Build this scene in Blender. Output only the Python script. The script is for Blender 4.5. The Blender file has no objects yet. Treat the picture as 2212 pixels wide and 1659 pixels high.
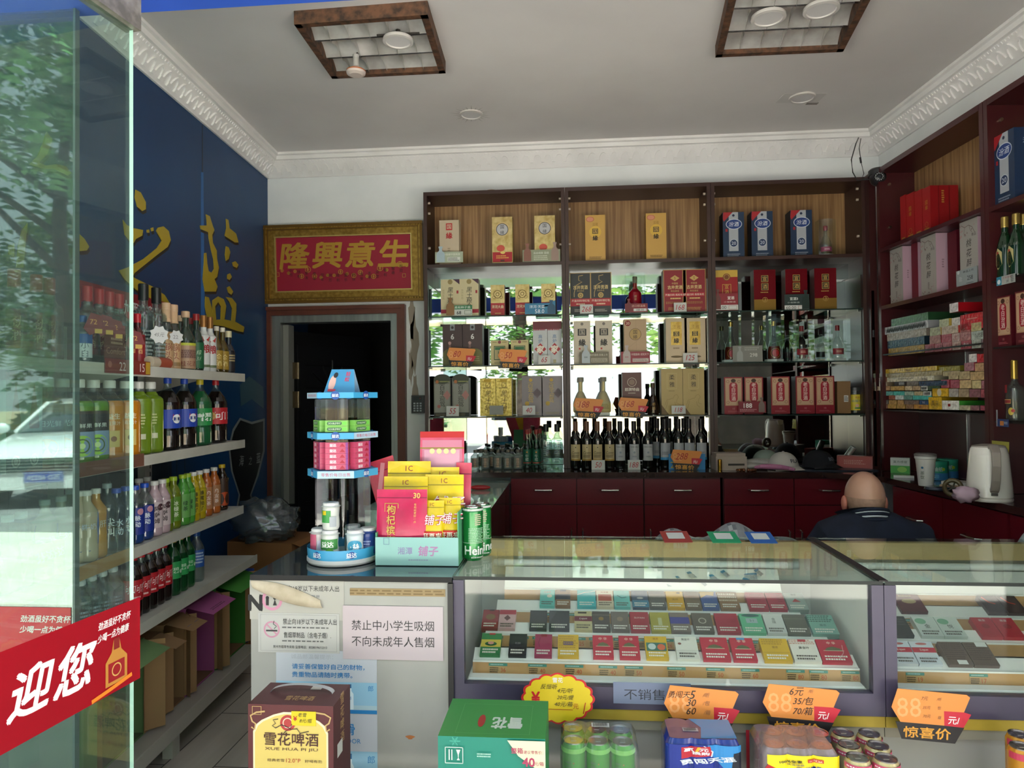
import bpy, math, random
from mathutils import Vector, Matrix
random.seed(7)
C = bpy.context.scene.collection
S = bpy.context.scene
PI = math.pi
# ---------------------------------------------------------------- camera, sky, sun, exposure
F = 1530.0                                   # focal length in pixels of the 2212 px wide frame
CZ = 1.42                                    # eye height
RC = Matrix.Rotation(math.radians(4.9), 3, 'Z') @ Matrix.Rotation(PI/2 + math.radians(.98), 3, 'X') @ Matrix.Rotation(math.radians(-.57), 3, 'Z')
cd = bpy.data.cameras.new('camera'); cam = bpy.data.objects.new('camera', cd); C.objects.link(cam)
cd.sensor_fit = 'HORIZONTAL'; cd.sensor_width = 36; cd.lens = F/2212*36; cd.clip_start = .05; cd.clip_end = 300
cam.matrix_world = Matrix.Translation((0, 0, CZ)) @ RC.to_4x4()
S.camera = cam
S.view_settings.view_transform = 'Standard'; S.view_settings.look = 'None'; S.view_settings.gamma = 1
S.view_settings.exposure = EXPOSURE if 'EXPOSURE' in globals() else 2.05
S.view_settings.use_curve_mapping = False
S.cycles.max_bounces = 10; S.cycles.diffuse_bounces = 7; S.cycles.glossy_bounces = 5
S.cycles.transmission_bounces = 8; S.cycles.transparent_max_bounces = 28
S.cycles.caustics_reflective = False; S.cycles.caustics_refractive = False
S.cycles.sample_clamp_indirect = 6; S.cycles.use_denoising = True
wd = bpy.data.worlds.new('sky'); S.world = wd; wd.use_nodes = True
nt = wd.node_tree; bg = nt.nodes['Background']
tc = nt.nodes.new('ShaderNodeTexCoord'); sp = nt.nodes.new('ShaderNodeSeparateXYZ'); rp = nt.nodes.new('ShaderNodeValToRGB')
nt.links.new(tc.outputs['Generated'], sp.inputs[0]); nt.links.new(sp.outputs['Z'], rp.inputs[0]); nt.links.new(rp.outputs[0], bg.inputs[0])
rp.color_ramp.elements[0].color = (.95, .97, 1, 1); rp.color_ramp.elements[1].color = (.62, .79, 1, 1)
bg.inputs[1].default_value = .6
sd = bpy.data.lights.new('sun', 'SUN'); sd.energy = 10; sd.angle = .02; sd.color = (1, .955, .9)
sun = bpy.data.objects.new('sun', sd); C.objects.link(sun)
sun.rotation_euler = (math.radians(-16), math.radians(6), 0)     # high sun coming from behind the shop
# ---------------------------------------------------------------- pixel rays of the reference frame
O = Vector((0, 0, CZ))
def ray(px, py): return RC @ Vector(((px-1106)/F, -(py-829.5)/F, -1))
def aty(px, py, y): d = ray(px, py); return O + d*(y/d.y)
def atz(px, py, z): d = ray(px, py); return O + d*((z-CZ)/d.z)
def atp(px, py, p, n): d = ray(px, py); n = Vector(n); return O + d*((Vector(p)-O).dot(n)/d.dot(n))
TH = math.radians(4)                         # the side walls stand 4 degrees off square to the back wall
RS = Matrix.Rotation(TH, 3, 'Z')
def side(x, y, z=0): return RS @ Vector((x, y, z))       # side-wall frame -> world
def atsx(px, py, x):                                      # side-wall frame point on the plane x = const
    return RS.transposed() @ atp(px, py, side(x, 0, 0), side(1, 0, 0))
# ---------------------------------------------------------------- materials
def lin(h):
    h = h.lstrip('#'); v = [int(h[i:i+2], 16)/255 for i in (0, 2, 4)]
    return tuple(c/12.92 if c <= .04045 else ((c+.055)/1.055)**2.4 for c in v) + (1,)
_m = {}
def mat(name):
    m = bpy.data.materials.new(name); m.use_nodes = True; return m, m.node_tree, m.node_tree.nodes['Principled BSDF']
def P(h, r=.5, m=0, **k):
    key = (h, r, m, tuple(sorted(k.items())))
    if key in _m: return _m[key]
    M, t, b = mat('paint_' + h.lstrip('#'))
    b.inputs['Base Color'].default_value = lin(h); b.inputs['Roughness'].default_value = r; b.inputs['Metallic'].default_value = m
    for q, v in k.items(): b.inputs[{'trans': 'Transmission Weight', 'ior': 'IOR', 'coat': 'Coat Weight', 'spec': 'Specular IOR Level', 'sss': 'Subsurface Weight', 'alpha': 'Alpha', 'sheen': 'Sheen Weight'}[q]].default_value = v
    _m[key] = M; return M
def thin(h='ffffff', refl=1.0, r=.02, body=0.0, bodyc=None):
    """thin clear sheet: tinted see-through, Fresnel mirror, optional milky share"""
    key = ('thin', h, refl, r, body, bodyc)
    if key in _m: return _m[key]
    M, t, b = mat('clear_' + h.lstrip('#')); t.nodes.remove(b); N = t.nodes.new
    out = t.nodes['Material Output']; tr = N('ShaderNodeBsdfTransparent'); gl = N('ShaderNodeBsdfGlossy'); fr = N('ShaderNodeFresnel')
    mx = N('ShaderNodeMixShader'); ml = N('ShaderNodeMath'); ml.operation = 'MULTIPLY'; ml.inputs[1].default_value = refl; ml.use_clamp = True
    tr.inputs[0].default_value = lin(h); gl.inputs['Roughness'].default_value = r; 
    ge = N('ShaderNodeNewGeometry'); mi = N('ShaderNodeMath'); mi.operation = 'MULTIPLY_ADD'; mi.inputs[1].default_value = 1/1.5-1.5; mi.inputs[2].default_value = 1.5
    t.links.new(ge.outputs['Backfacing'], mi.inputs[0]); t.links.new(mi.outputs[0], fr.inputs[0])      # both faces of a sheet reflect alike
    t.links.new(fr.outputs[0], ml.inputs[0]); t.links.new(ml.outputs[0], mx.inputs[0]); t.links.new(gl.outputs[0], mx.inputs[2])
    if body:
        df = N('ShaderNodeBsdfDiffuse'); df.inputs[0].default_value = lin(bodyc or h); m2 = N('ShaderNodeMixShader'); m2.inputs[0].default_value = body
        t.links.new(tr.outputs[0], m2.inputs[1]); t.links.new(df.outputs[0], m2.inputs[2]); t.links.new(m2.outputs[0], mx.inputs[1])
    else: t.links.new(tr.outputs[0], mx.inputs[1])
    t.links.new(mx.outputs[0], out.inputs[0]); _m[key] = M; return M
def noisy(name, c1, c2, scale, r=.6, stretch=(1, 1, 1), detail=4, lo=.35, hi=.65, bump=0, met=0, coat=0):
    if name in _m: return _m[name]
    M, t, b = mat(name); N = t.nodes.new
    tc = N('ShaderNodeTexCoord'); mp = N('ShaderNodeMapping'); nz = N('ShaderNodeTexNoise'); rp = N('ShaderNodeValToRGB')
    mp.inputs['Scale'].default_value = stretch; nz.inputs['Scale'].default_value = scale; nz.inputs['Detail'].default_value = detail
    t.links.new(tc.outputs['Object'], mp.inputs[0]); t.links.new(mp.outputs[0], nz.inputs[0]); t.links.new(nz.outputs[0], rp.inputs[0]); t.links.new(rp.outputs[0], b.inputs['Base Color'])
    e = rp.color_ramp.elements; e[0].position, e[1].position = lo, hi; e[0].color, e[1].color = lin(c1), lin(c2)
    b.inputs['Roughness'].default_value = r; b.inputs['Metallic'].default_value = met; b.inputs['Coat Weight'].default_value = coat
    if bump:
        bp = N('ShaderNodeBump'); bp.inputs['Strength'].default_value = bump; bp.inputs['Distance'].default_value = .01
        t.links.new(nz.outputs[0], bp.inputs['Height']); t.links.new(bp.outputs[0], b.inputs['Normal'])
    _m[name] = M; return M
# ---------------------------------------------------------------- lettering
_tc = {}
_fc = bpy.data.curves.new('lettering', 'FONT'); _fc.resolution_u = 2
_fo = bpy.data.objects.new('lettering', _fc); C.objects.link(_fo)
def glyphs(s, bold=0., shear=0.):
    k = (s, bold, shear)
    if k not in _tc:
        _fc.body = s; _fc.offset = 0; _fc.shear = shear
        _fc.resolution_u = 2
        me = bpy.data.meshes.new_from_object(_fo)
        v = [(p.co.x, p.co.y) for p in me.vertices]; f = [tuple(p.vertices) for p in me.polygons]
        bpy.data.meshes.remove(me)
        if bold:                                            # heavier weight: the same letters laid over each other a little shifted
            ov, of, v, f = v, f, [], []
            for i in range(4):
                q = len(v); v += [(x+bold*math.cos(i*PI/2+.6), y+bold*math.sin(i*PI/2+.6)) for x, y in ov]; f += [tuple(q+a for a in g) for g in of]
        x0 = min(p[0] for p in v); x1 = max(p[0] for p in v); y0 = min(p[1] for p in v); y1 = max(p[1] for p in v)
        _tc[k] = ([(p[0]-x0, p[1]-y0) for p in v], f, x1-x0, y1-y0)
    return _tc[k]
# ---------------------------------------------------------------- mesh builder
class MB:
    def __init__(s): s.v, s.f, s.mi, s.sm, s.ms = [], [], [], [], []
    def mi_(s, m):
        if isinstance(m, str): m = P(m)
        if m not in s.ms: s.ms.append(m)
        return s.ms.index(m)
    def poly(s, pts, m, smooth=False):
        n = len(s.v); s.v += [tuple(p) for p in pts]; s.f.append(tuple(range(n, n+len(pts)))); s.mi.append(s.mi_(m)); s.sm.append(smooth)
    def mesh(s, vs, fs, m, smooth=False):
        n = len(s.v); i = s.mi_(m); s.v += [tuple(p) for p in vs]
        for f in fs: s.f.append(tuple(n+a for a in f)); s.mi.append(i); s.sm.append(smooth)
    def box(s, x0, y0, z0, x1, y1, z1, m, front=None, side=None, top=None):
        v = [(x0, y0, z0), (x1, y0, z0), (x1, y1, z0), (x0, y1, z0), (x0, y0, z1), (x1, y0, z1), (x1, y1, z1), (x0, y1, z1)]
        for f, mm in (((0, 1, 5, 4), front), ((1, 2, 6, 5), side), ((2, 3, 7, 6), None), ((3, 0, 4, 7), side), ((4, 5, 6, 7), top), ((3, 2, 1, 0), None)):
            s.mesh([v[i] for i in f], [(0, 1, 2, 3)], mm or m)
    def obox(s, c, ax, hx, ay, hy, az, hz, m):
        c, ax, ay, az = Vector(c), Vector(ax).normalized()*hx, Vector(ay).normalized()*hy, Vector(az).normalized()*hz
        v = [c+i*ax+j*ay+k*az for k in (-1, 1) for i, j in ((-1, -1), (1, -1), (1, 1), (-1, 1))]
        s.mesh(v, [(0, 1, 5, 4), (1, 2, 6, 5), (2, 3, 7, 6), (3, 0, 4, 7), (4, 5, 6, 7), (3, 2, 1, 0)], m)
    def lathe(s, prof, m, n=24, cx=0, cy=0, sq=None, smooth=True, sx=1, sy=1, cap0=True, cap1=True, a0=0):
        """prof = [(r, z[, material])...]; sq = superellipse exponent for square bottles"""
        rings = []
        for p in prof:
            ring = []
            for i in range(n):
                a = a0 + 2*PI*i/n; c, q = math.cos(a), math.sin(a); k = 1
                if sq: k = (abs(c)**sq+abs(q)**sq)**(-1/sq)
                ring.append((cx+p[0]*c*k*sx, cy+p[0]*q*k*sy, p[1]))
            rings.append(ring)
        for j in range(len(prof)-1):
            mm = prof[j][2] if len(prof[j]) > 2 else m
            vs = rings[j]+rings[j+1]
            s.mesh(vs, [(i, (i+1) % n, n+(i+1) % n, n+i) for i in range(n)], mm, smooth)
        if cap0: s.mesh(rings[0][::-1], [tuple(range(n))], prof[0][2] if len(prof[0]) > 2 else m)
        if cap1: s.mesh(rings[-1], [tuple(range(n))], m if len(prof[-1]) < 3 else prof[-1][2])
    def tube(s, pts, r, m, n=8, cap=True):
        pts = [Vector(p) for p in pts]; rings = []
        rr = r if isinstance(r, (list, tuple)) else [r]*len(pts)
        for i, p in enumerate(pts):
            d = (pts[min(i+1, len(pts)-1)]-pts[max(i-1, 0)]).normalized()
            u = d.cross(Vector((0, 0, 1)) if abs(d.z) < .9 else Vector((1, 0, 0))).normalized(); w = d.cross(u)
            rings.append([p+(u*math.cos(2*PI*k/n)+w*math.sin(2*PI*k/n))*rr[i] for k in range(n)])
        for a, b in zip(rings, rings[1:]): s.mesh(a+b, [(k, (k+1) % n, n+(k+1) % n, n+k) for k in range(n)], m, True)
        if cap: s.poly(rings[0][::-1], m); s.poly(rings[-1], m)
    def prism(s, pts, S3, t, m, side=None):
        """flat outline (u, v) lifted by S3(u, v, off), thickness t behind the face"""
        n = len(pts); a = [S3(u, v, 0) for u, v in pts]; b = [S3(u, v, -t) for u, v in pts]
        s.poly(a, m); s.poly(b[::-1], side or m)
        s.mesh(a+b, [(i, n+i, n+(i+1) % n, (i+1) % n) for i in range(n)], side or m)
    def ball(s, c, rx, ry, rz, m, n=16, k=10, f=None):
        vs, fs = [], []
        for j in range(k+1):
            t = PI*j/k
            for i in range(n):
                a = 2*PI*i/n; p = Vector((math.sin(t)*math.cos(a), math.sin(t)*math.sin(a), math.cos(t)))
                if f: p = f(p)
                vs.append((c[0]+p[0]*rx, c[1]+p[1]*ry, c[2]+p[2]*rz))
        for j in range(k):
            for i in range(n): fs.append((j*n+i, (j+1)*n+i, (j+1)*n+(i+1) % n, j*n+(i+1) % n))
        s.mesh(vs, fs, m, True)
    # -- printing on a face: S3(u, v, off) with u, v in metres from the face's lower left; W, H its size
    def art(s, S3, W, H, items, seg=1, lift=.0004, r=.45):
        L = lift
        def mm(h): return P(h, r) if isinstance(h, str) else h
        for it in items:
            k = it[0]; L += lift*.5
            if k == 'r':
                x0, y0, x1, y1 = it[1]*W, it[2]*H, it[3]*W, it[4]*H
                n = max(1, seg)
                lo = [S3(x0+(x1-x0)*i/n, y0, L) for i in range(n+1)]; hi = [S3(x0+(x1-x0)*i/n, y1, L) for i in range(n+1)]
                s.mesh(lo+hi, [(i, i+1, n+2+i, n+1+i) for i in range(n)], mm(it[5]))
            elif k == 'b':
                x0, y0, x1, y1 = it[1]*W, it[2]*H, it[3]*W, it[4]*H; t = it[6]*W
                for a in ((x0, y0, x1, y0+t), (x0, y1-t, x1, y1), (x0, y0, x0+t, y1), (x1-t, y0, x1, y1)):
                    s.mesh([S3(a[0], a[1], L), S3(a[2], a[1], L), S3(a[2], a[3], L), S3(a[0], a[3], L)], [(0, 1, 2, 3)], mm(it[5]))
            elif k in 'oe':
                rx = it[3]*W; ry = rx if k == 'o' else it[4]*H; cx, cy = it[1]*W, it[2]*H; h = it[4] if k == 'o' else it[5]
                n = 20; s.mesh([S3(cx, cy, L)]+[S3(cx+rx*math.cos(2*PI*i/n), cy+ry*math.sin(2*PI*i/n), L) for i in range(n)], [(0, 1+i, 1+(i+1) % n) for i in range(n)], mm(h))
            elif k == 'q':                                   # ring
                rx = it[3]*W; cx, cy = it[1]*W, it[2]*H; t = it[5]*W; n = 24
                ry = it[6]*H if len(it) > 6 else rx
                s.mesh([S3(cx+(rx-q*t)*math.cos(2*PI*i/n), cy+(ry-q*t)*math.sin(2*PI*i/n), L) for q in (0, 1) for i in range(n)], [(i, (i+1) % n, n+(i+1) % n, n+i) for i in range(n)], mm(it[4]))
            elif k == 'p': s.poly([S3(x*W, y*H, L) for x, y in it[1]], mm(it[2]))
            elif k == 'l':                                   # stroke
                pts = [Vector((x*W, y*H)) for x, y in it[1]]; w = it[2]*W/2; n = len(pts); vs = []
                for i, p in enumerate(pts):
                    d = (pts[min(i+1, n-1)]-pts[max(i-1, 0)]); d = d.normalized() if d.length else Vector((1, 0)); q = Vector((-d.y, d.x))*w
                    vs += [S3(p.x-q.x, p.y-q.y, L), S3(p.x+q.x, p.y+q.y, L)]
                s.mesh(vs, [(2*i, 2*i+2, 2*i+3, 2*i+1) for i in range(n-1)], mm(it[3]))
            elif k == 's':                                   # lines of fine print
                x0, y0, x1, y1, n, h = it[1:7]; q = random.Random(int(x0*997+y0*7919+n))
                for j in range(n):
                    yy = y1-(y1-y0)*(j+.5)/n; hh = (y1-y0)/n*.27; x = x0
                    end = x0+(x1-x0)*q.uniform(.75, 1)
                    while x < end:
                        w = (x1-x0)*q.uniform(.04, .1)
                        s.mesh([S3(a*W, b*H, L) for a, b in ((x, yy-hh), (min(x+w, x1), yy-hh), (min(x+w, x1), yy+hh), (x, yy+hh))], [(0, 1, 2, 3)], mm(h)); x += w+(x1-x0)*.025
            elif k in 'tT':                                  # lettering: centre, height, colour, options; T runs downwards
                txt, cx, cy, h, c = it[1], it[2]*W, it[3]*H, it[4]*H, it[5]; o = it[6] if len(it) > 6 else {}
                runs = [(ch, j) for j, ch in enumerate(txt)] if k == 'T' else [(txt, 0)]
                n = len(runs)
                for tx, j in runs:
                    if tx == ' ': continue
                    v, f, w0, h0 = glyphs(tx, o.get('b', 0), o.get('sh', 0))
                    sc = h/(h0 if k == 't' else max(w0, h0)); sx = sc*o.get('sx', 1)
                    if 'w' in o: sx = o['w']*W/w0
                    elif k == 't' and abs(math.sin(o.get('rot', 0))) < .5: sx = min(sx, .96*W/w0)
                    nb = len(v)//4 if o.get('b') else len(v)+1
                    oy = (n-1)/2*h*o.get('gap', 1.15)-j*h*o.get('gap', 1.15) if k == 'T' else 0
                    ca, sa = math.cos(o.get('rot', 0)), math.sin(o.get('rot', 0)); out = []
                    for n_, (x, y) in enumerate(v):
                        a, b = (x-w0/2)*sx, (y-h0/2)*sc
                        if o.get('mir'): a = -a
                        out.append(S3(cx+a*ca-b*sa, cy+oy+a*sa+b*ca, L+n_//nb*5e-5))
                    s.mesh(out, f if not o.get('mir') else [q[::-1] for q in f], mm(c))
    def build(s, name, parent=None, loc=(0, 0, 0), rz=0, bevel=0, rot=None):
        me = bpy.data.meshes.new(name); me.from_pydata(s.v, [], s.f)
        for m in s.ms: me.materials.append(m)
        me.polygons.foreach_set('material_index', s.mi); me.polygons.foreach_set('use_smooth', s.sm); me.update()
        o = bpy.data.objects.new(name, me); C.objects.link(o); o.location = loc; o.rotation_euler = rot or (0, 0, rz)
        if parent: o.parent = parent
        if bevel:
            b = o.modifiers.new('edges', 'BEVEL'); b.width = bevel; b.segments = 2; b.limit_method = 'ANGLE'
        return o
def face(x0, y, z0): return lambda u, v, off: (x0+u, y-off, z0+v)            # a face looking towards -Y
def topf(x0, y0, z): return lambda u, v, off: (x0+u, y0+v, z+off)            # a face looking up
def sidef(x, y0, z0, sg=1): return (lambda u, v, off: (x+off, y0+u, z0+v)) if sg > 0 else (lambda u, v, off: (x-off, y0-u, z0+v))
def cyl(r, z0, a0=0): return lambda u, v, off: ((r+off)*math.sin(a0+u/r), -(r+off)*math.cos(a0+u/r), z0+v)   # wraps about Z, u = 0 facing -Y
def tag(o, label, cat, group=None, kind=None):
    if label: o['label'] = label
    if cat: o['category'] = cat
    if group: o['group'] = group
    if kind: o['kind'] = kind
    return o
def thing(name, label, cat, loc=(0, 0, 0), rz=0, group=None):
    o = bpy.data.objects.new(name, None); C.objects.link(o); o.location = loc; o.rotation_euler = (0, 0, rz); o.empty_display_size = .05
    return tag(o, label, cat, group)
def struct(mb, name, **k): return tag(mb.build(name, **k), None, None, None, 'structure')
def dup(src, loc, rz=0, label=None, group=None, cat=None):
    o = src.copy(); C.objects.link(o); o.location = loc; o.rotation_euler = (src.rotation_euler.x, src.rotation_euler.y, rz) if src.type == 'MESH' else (0, 0, rz)
    tag(o, label, cat, group)
    for ch in list(src.children):
        c = ch.copy(); C.objects.link(c); c.parent = o
        for g in list(ch.children): d = g.copy(); C.objects.link(d); d.parent = c
    return o
ORD = ['first', 'second', 'third', 'fourth', 'fifth', 'sixth', 'seventh', 'eighth', 'ninth', 'tenth', 'eleventh', 'twelfth']
# ---------------------------------------------------------------- shell of the shop
ZC = 3.155; YB = 4.92; YF = 1.66
XL, XR = -1.83, 2.40                          # side walls, in the side-wall frame
white = noisy('plaster_white', 'e6e9e9', 'f0f2f2', 3, .8, detail=6)
b = MB(); b.box(-3.2, 1.2, -.2, 3.4, 6, 0, noisy('floor_planks', 'b8afa5', 'd8d0c6', 7, .45, (1, .12, 1), 6))
for i in range(-6, 12):
    for j in range(5):
        y0 = 1.3+j*.9+(i % 2)*.45
        b.box(-2+i*.2, y0, 0, -2+i*.2+.004, y0+.9, .0006, P('5b5550', .7)); b.box(-2+i*.2, y0, 0, -1.8+i*.2, y0+.004, .0006, P('5b5550', .7))
struct(b, 'floor')
ceil_m = noisy('ceiling_paint', 'dbd6d4', 'e6e2e0', 1.2, .85, detail=8)
b = MB(); b.box(-3.2, YF, ZC, 3.4, 6, ZC+.2, ceil_m); struct(b, 'ceiling')
navy = noisy('mural_blue', '0b345e', '0f4474', .9, .5, detail=3, lo=.3, hi=.7)
b = MB(); b.box(XL-.2, 1.75, -.1, XL, 6, ZC+.1, navy); struct(b, 'wall_left', rz=TH)
b = MB(); b.box(XR, 1.5, -.1, XR+.2, 6, ZC+.1, white); struct(b, 'wall_right', rz=TH)
# back wall with the door opening left of the cabinets
DX0, DX1, DZ = aty(590, 900, YB).x, aty(861, 900, YB).x, aty(730, 680, YB).z
b = MB()
b.box(-3, YB, -.1, DX0, YB+.15, ZC+.1, white); b.box(DX1, YB, -.1, 3, YB+.15, ZC+.1, white); b.box(DX0, YB, DZ, DX1, YB+.15, ZC+.1, white)
struct(b, 'wall_back')
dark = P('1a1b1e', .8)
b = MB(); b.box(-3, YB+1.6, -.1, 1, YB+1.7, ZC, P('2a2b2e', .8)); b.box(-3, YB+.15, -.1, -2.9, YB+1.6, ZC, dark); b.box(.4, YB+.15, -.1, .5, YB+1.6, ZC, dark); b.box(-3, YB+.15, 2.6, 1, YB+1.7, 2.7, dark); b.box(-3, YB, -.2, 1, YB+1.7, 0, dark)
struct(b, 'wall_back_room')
# cornice with an arcade relief
plaster = noisy('cornice_plaster', 'e6e4e3', 'efedec', 5, .75)
def cornice(name, L, **k):
    b = MB(); prof = [(0, .15), (.012, .15), (.016, .142), (.085, .05), (.1, .046), (.105, .022), (.12, .016), (.12, 0)]   # (out, down)
    for (a, d), (a2, d2) in zip(prof, prof[1:]):
        b.mesh([(0, -a, -d), (L, -a, -d), (L, -a2, -d2), (0, -a2, -d2)], [(0, 3, 2, 1)], plaster)
    def sl(u, v, off): t = .142-(.092*v); o = .016+.069*v; return (u, -o-off*.8, -t-off*.6+0)
    n = int(L/.075)
    for i in range(n):
        x = (i+.5)*L/n; pts = [(x+.028*math.cos(t*PI/7), .3+.45*math.sin(t*PI/7)) for t in range(8)]; pin = [(x+.021*math.cos(t*PI/7), .3+.32*math.sin(t*PI/7)) for t in range(8)]
        for q in range(7):
            A, B_, D, E = pts[q], pts[q+1], pin[q+1], pin[q]
            b.mesh([sl(*A, .009), sl(*B_, .009), sl(*D, .009), sl(*E, .009), sl(*A, 0), sl(*B_, 0), sl(*D, 0), sl(*E, 0)], [(0, 1, 2, 3), (0, 4, 5, 1), (3, 2, 6, 7)], plaster)
        for sg in (-1, 1):
            c = x+sg*.0365
            if sg < 0 or i == n-1:
                q = [(c-.014, .1), (c+.014, .1), (c+.014, .3), (c-.014, .3)]
                b.mesh([sl(*a, .01) for a in q]+[sl(*a, 0) for a in q], [(0, 1, 2, 3), (0, 4, 5, 1), (1, 5, 6, 2), (2, 6, 7, 3), (3, 7, 4, 0)], plaster)
        for j in range(3):
            c = x-.025+j*.025; q = [(c-.008, .86), (c+.008, .86), (c+.008, .96), (c-.008, .96)]
            b.mesh([sl(*a, .005) for a in q]+[sl(*a, 0) for a in q], [(0, 1, 2, 3), (0, 4, 5, 1), (1, 5, 6, 2), (2, 6, 7, 3), (3, 7, 4, 0)], plaster)
    struct(b, name, **k)
cl, cr = side(XL, 0), side(XR, 0)
cornice('trim_1', 4.6, loc=(-2.3, YB, ZC))
p = side(XL, 1.75, ZC); cornice('trim_2', 3.4, loc=p, rz=TH+PI/2)
p = side(XR, 5.1, ZC); cornice('trim_3', 3.4, loc=p, rz=TH-PI/2)
# street front: piers, fascia beam and glass transom
b = MB(); b.box(-9, YF-.1, -.1, -2.0, YF+.1, 4.2, noisy('facade_stone', '8e8b86', 'a5a29c', 4, .8)); struct(b, 'wall_front_left')
b = MB(); b.box(1.5, YF-.1, -.1, 9, YF+.1, 4.2, noisy('facade_stone', '8e8b86', 'a5a29c', 4, .8)); struct(b, 'wall_front_right')
zb = aty(430, 5, YF).z
b = MB(); b.box(-2.05, YF-.06, zb, 2.4, YF+.03, zb+.16, P('2f55b8', .5)); struct(b, 'beam_front')
b = MB(); b.box(-9, YF-.1, ZC, 9, YF+.1, 4.2, P('2f55b8', .5)); b.box(-9, YF, 3.4, 9, 7, 3.6, P('77756f', .8)); b.box(-9, .1, 3.55, 9, YF, 3.7, P('b5b2aa', .8)); struct(b, 'beam_fascia_added_canopy')  # last slab: unseen canopy added to cut sky light on the counters
# ---------------------------------------------------------------- furniture
def grain(name, c1, c2, sc, axis, r=.45):
    st = {'z': (1, 1, .03), 'x': (.03, 1, 1)}[axis]
    return noisy(name, c1, c2, sc, r, st, 3, .3, .7)
zebra = grain('zebra_wood', '7a5636', 'b08a5e', 55, 'z', .4)
cherry = P('4a2620', .35, coat=.2); cherry2 = P('66141f', .3, coat=.3); espresso = P('3b241f', .4)
mirror = P('d8dedd', .015, 1); steel = P('b9bab8', .3, 1); blackm = P('141415', .4)
shelfglass = thin('cfe4dd', 1.0)
YC = 4.62                                       # front plane of the back cabinets
CX = [aty(px, 560, YC).x for px in (915, 1221, 1537, 1872)]
ZT = aty(1070, 410, YC).z
SZ = [aty(1070, 568, YC).z, aty(1070, 681, YC).z, aty(1070, 789, YC).z, aty(1070, 900, YC).z]
ZCT = aty(1380, 1011, 4.66).z                   # the back worktop
YW = 4.40                                       # its front edge
def studs(p, pts, sg, m):
    for x, y, z in pts:
        b = MB(); b.tube([(x, y, z), (x+sg*.014, y, z)], .008, m, 6); b.build('stud', p)
def glass_cabinet(x0, x1, label):
    t = thing('liquor_cabinet', label, 'cabinet', ((x0+x1)/2, YC, ZCT)); w = (x1-x0)/2; zc = lambda z: z-ZCT; D = YB-YC-.004
    for sg in (-1, 1):
        b = MB(); a, c = sorted((sg*(w-.001), sg*(w-.024))); b.box(a, 0, .002, c, D, zc(ZT), espresso); studs(b.build('side_panel', t), [(sg*(w-.024), .05, zc(z)) for z in (ZT-.06, ZT-.13, SZ[0]+.12)], -sg, P('c9b9a8', .4))
        b = MB(); x = sg*(w-.026); b.box(x-.0015, .03, .004, x+.0015, D-.01, zc(SZ[0])-.13, mirror if 'corner' not in label else P('2c1a18', .3)); b.build('side_mirror', t)
    b = MB(); b.box(-w+.024, 0, zc(ZT)-.025, w-.024, D, zc(ZT), espresso); b.build('top_panel', t)
    b = MB(); b.box(-w+.024, D-.02, zc(SZ[0])-.02, w-.024, D, zc(ZT)-.025, zebra); b.build('back_panel', t)
    b = MB(); b.box(-w+.024, D-.012, .003, w-.024, D, zc(SZ[0])-.125, mirror, front=mirror); b.build('mirror_back', t)
    b = MB(); b.box(-w+.024, 0, zc(SZ[0])-.022, w-.024, D-.02, zc(SZ[0]), espresso); b.build('wooden_shelf', t)
    b = MB(); b.box(-w+.024, D-.06, zc(SZ[0])-.125, w-.024, D-.001, zc(SZ[0])-.022, P('c9cfcf', .12, 1)); b.build('lamp_trough', t, bevel=.01)
    for z in SZ[1:]:
        b = MB(); b.box(-w+.026, .004, zc(z)-.008, w-.026, D-.014, zc(z), shelfglass, front=P('20302d', .2)); b.build('glass_shelf', t)
        for sg in (-1, 1):
            b = MB(); b.tube([(sg*(w-.024), .04, zc(z)-.013), (sg*(w-.045), .04, zc(z)-.013)], .005, steel, 6); b.build('shelf_pin', t)
    return t
glass_cabinet(CX[0], CX[1], 'dark wood liquor cabinet beside the doorway, tall clear bottles and small flasks at its foot')
glass_cabinet(CX[1], CX[2], 'middle dark wood liquor cabinet, row of black wine bottles at its foot')
glass_cabinet(CX[2], CX[3], 'dark wood liquor cabinet with five red boxes, nearest the room corner')
# dark corner post between the cabinet runs
b = MB(); q = aty(1874, 700, 4.60).x; q2 = aty(1906, 700, 4.45).x-.03
b.box(q+.005, 4.56, ZCT, q2+.05, YB, ZT, P('3a1a1a', .35)); b.mesh([(q+.01, 4.558, ZCT+.02), (q2+.03, 4.558, ZCT+.02), (q2+.03, 4.558, SZ[1]+.1), (q+.01, 4.558, SZ[1]+.1)], [(0, 1, 2, 3)], mirror)
tag(b.build('corner_post'), 'narrow dark red corner panel between the back and side cabinets', 'panel')
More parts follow.
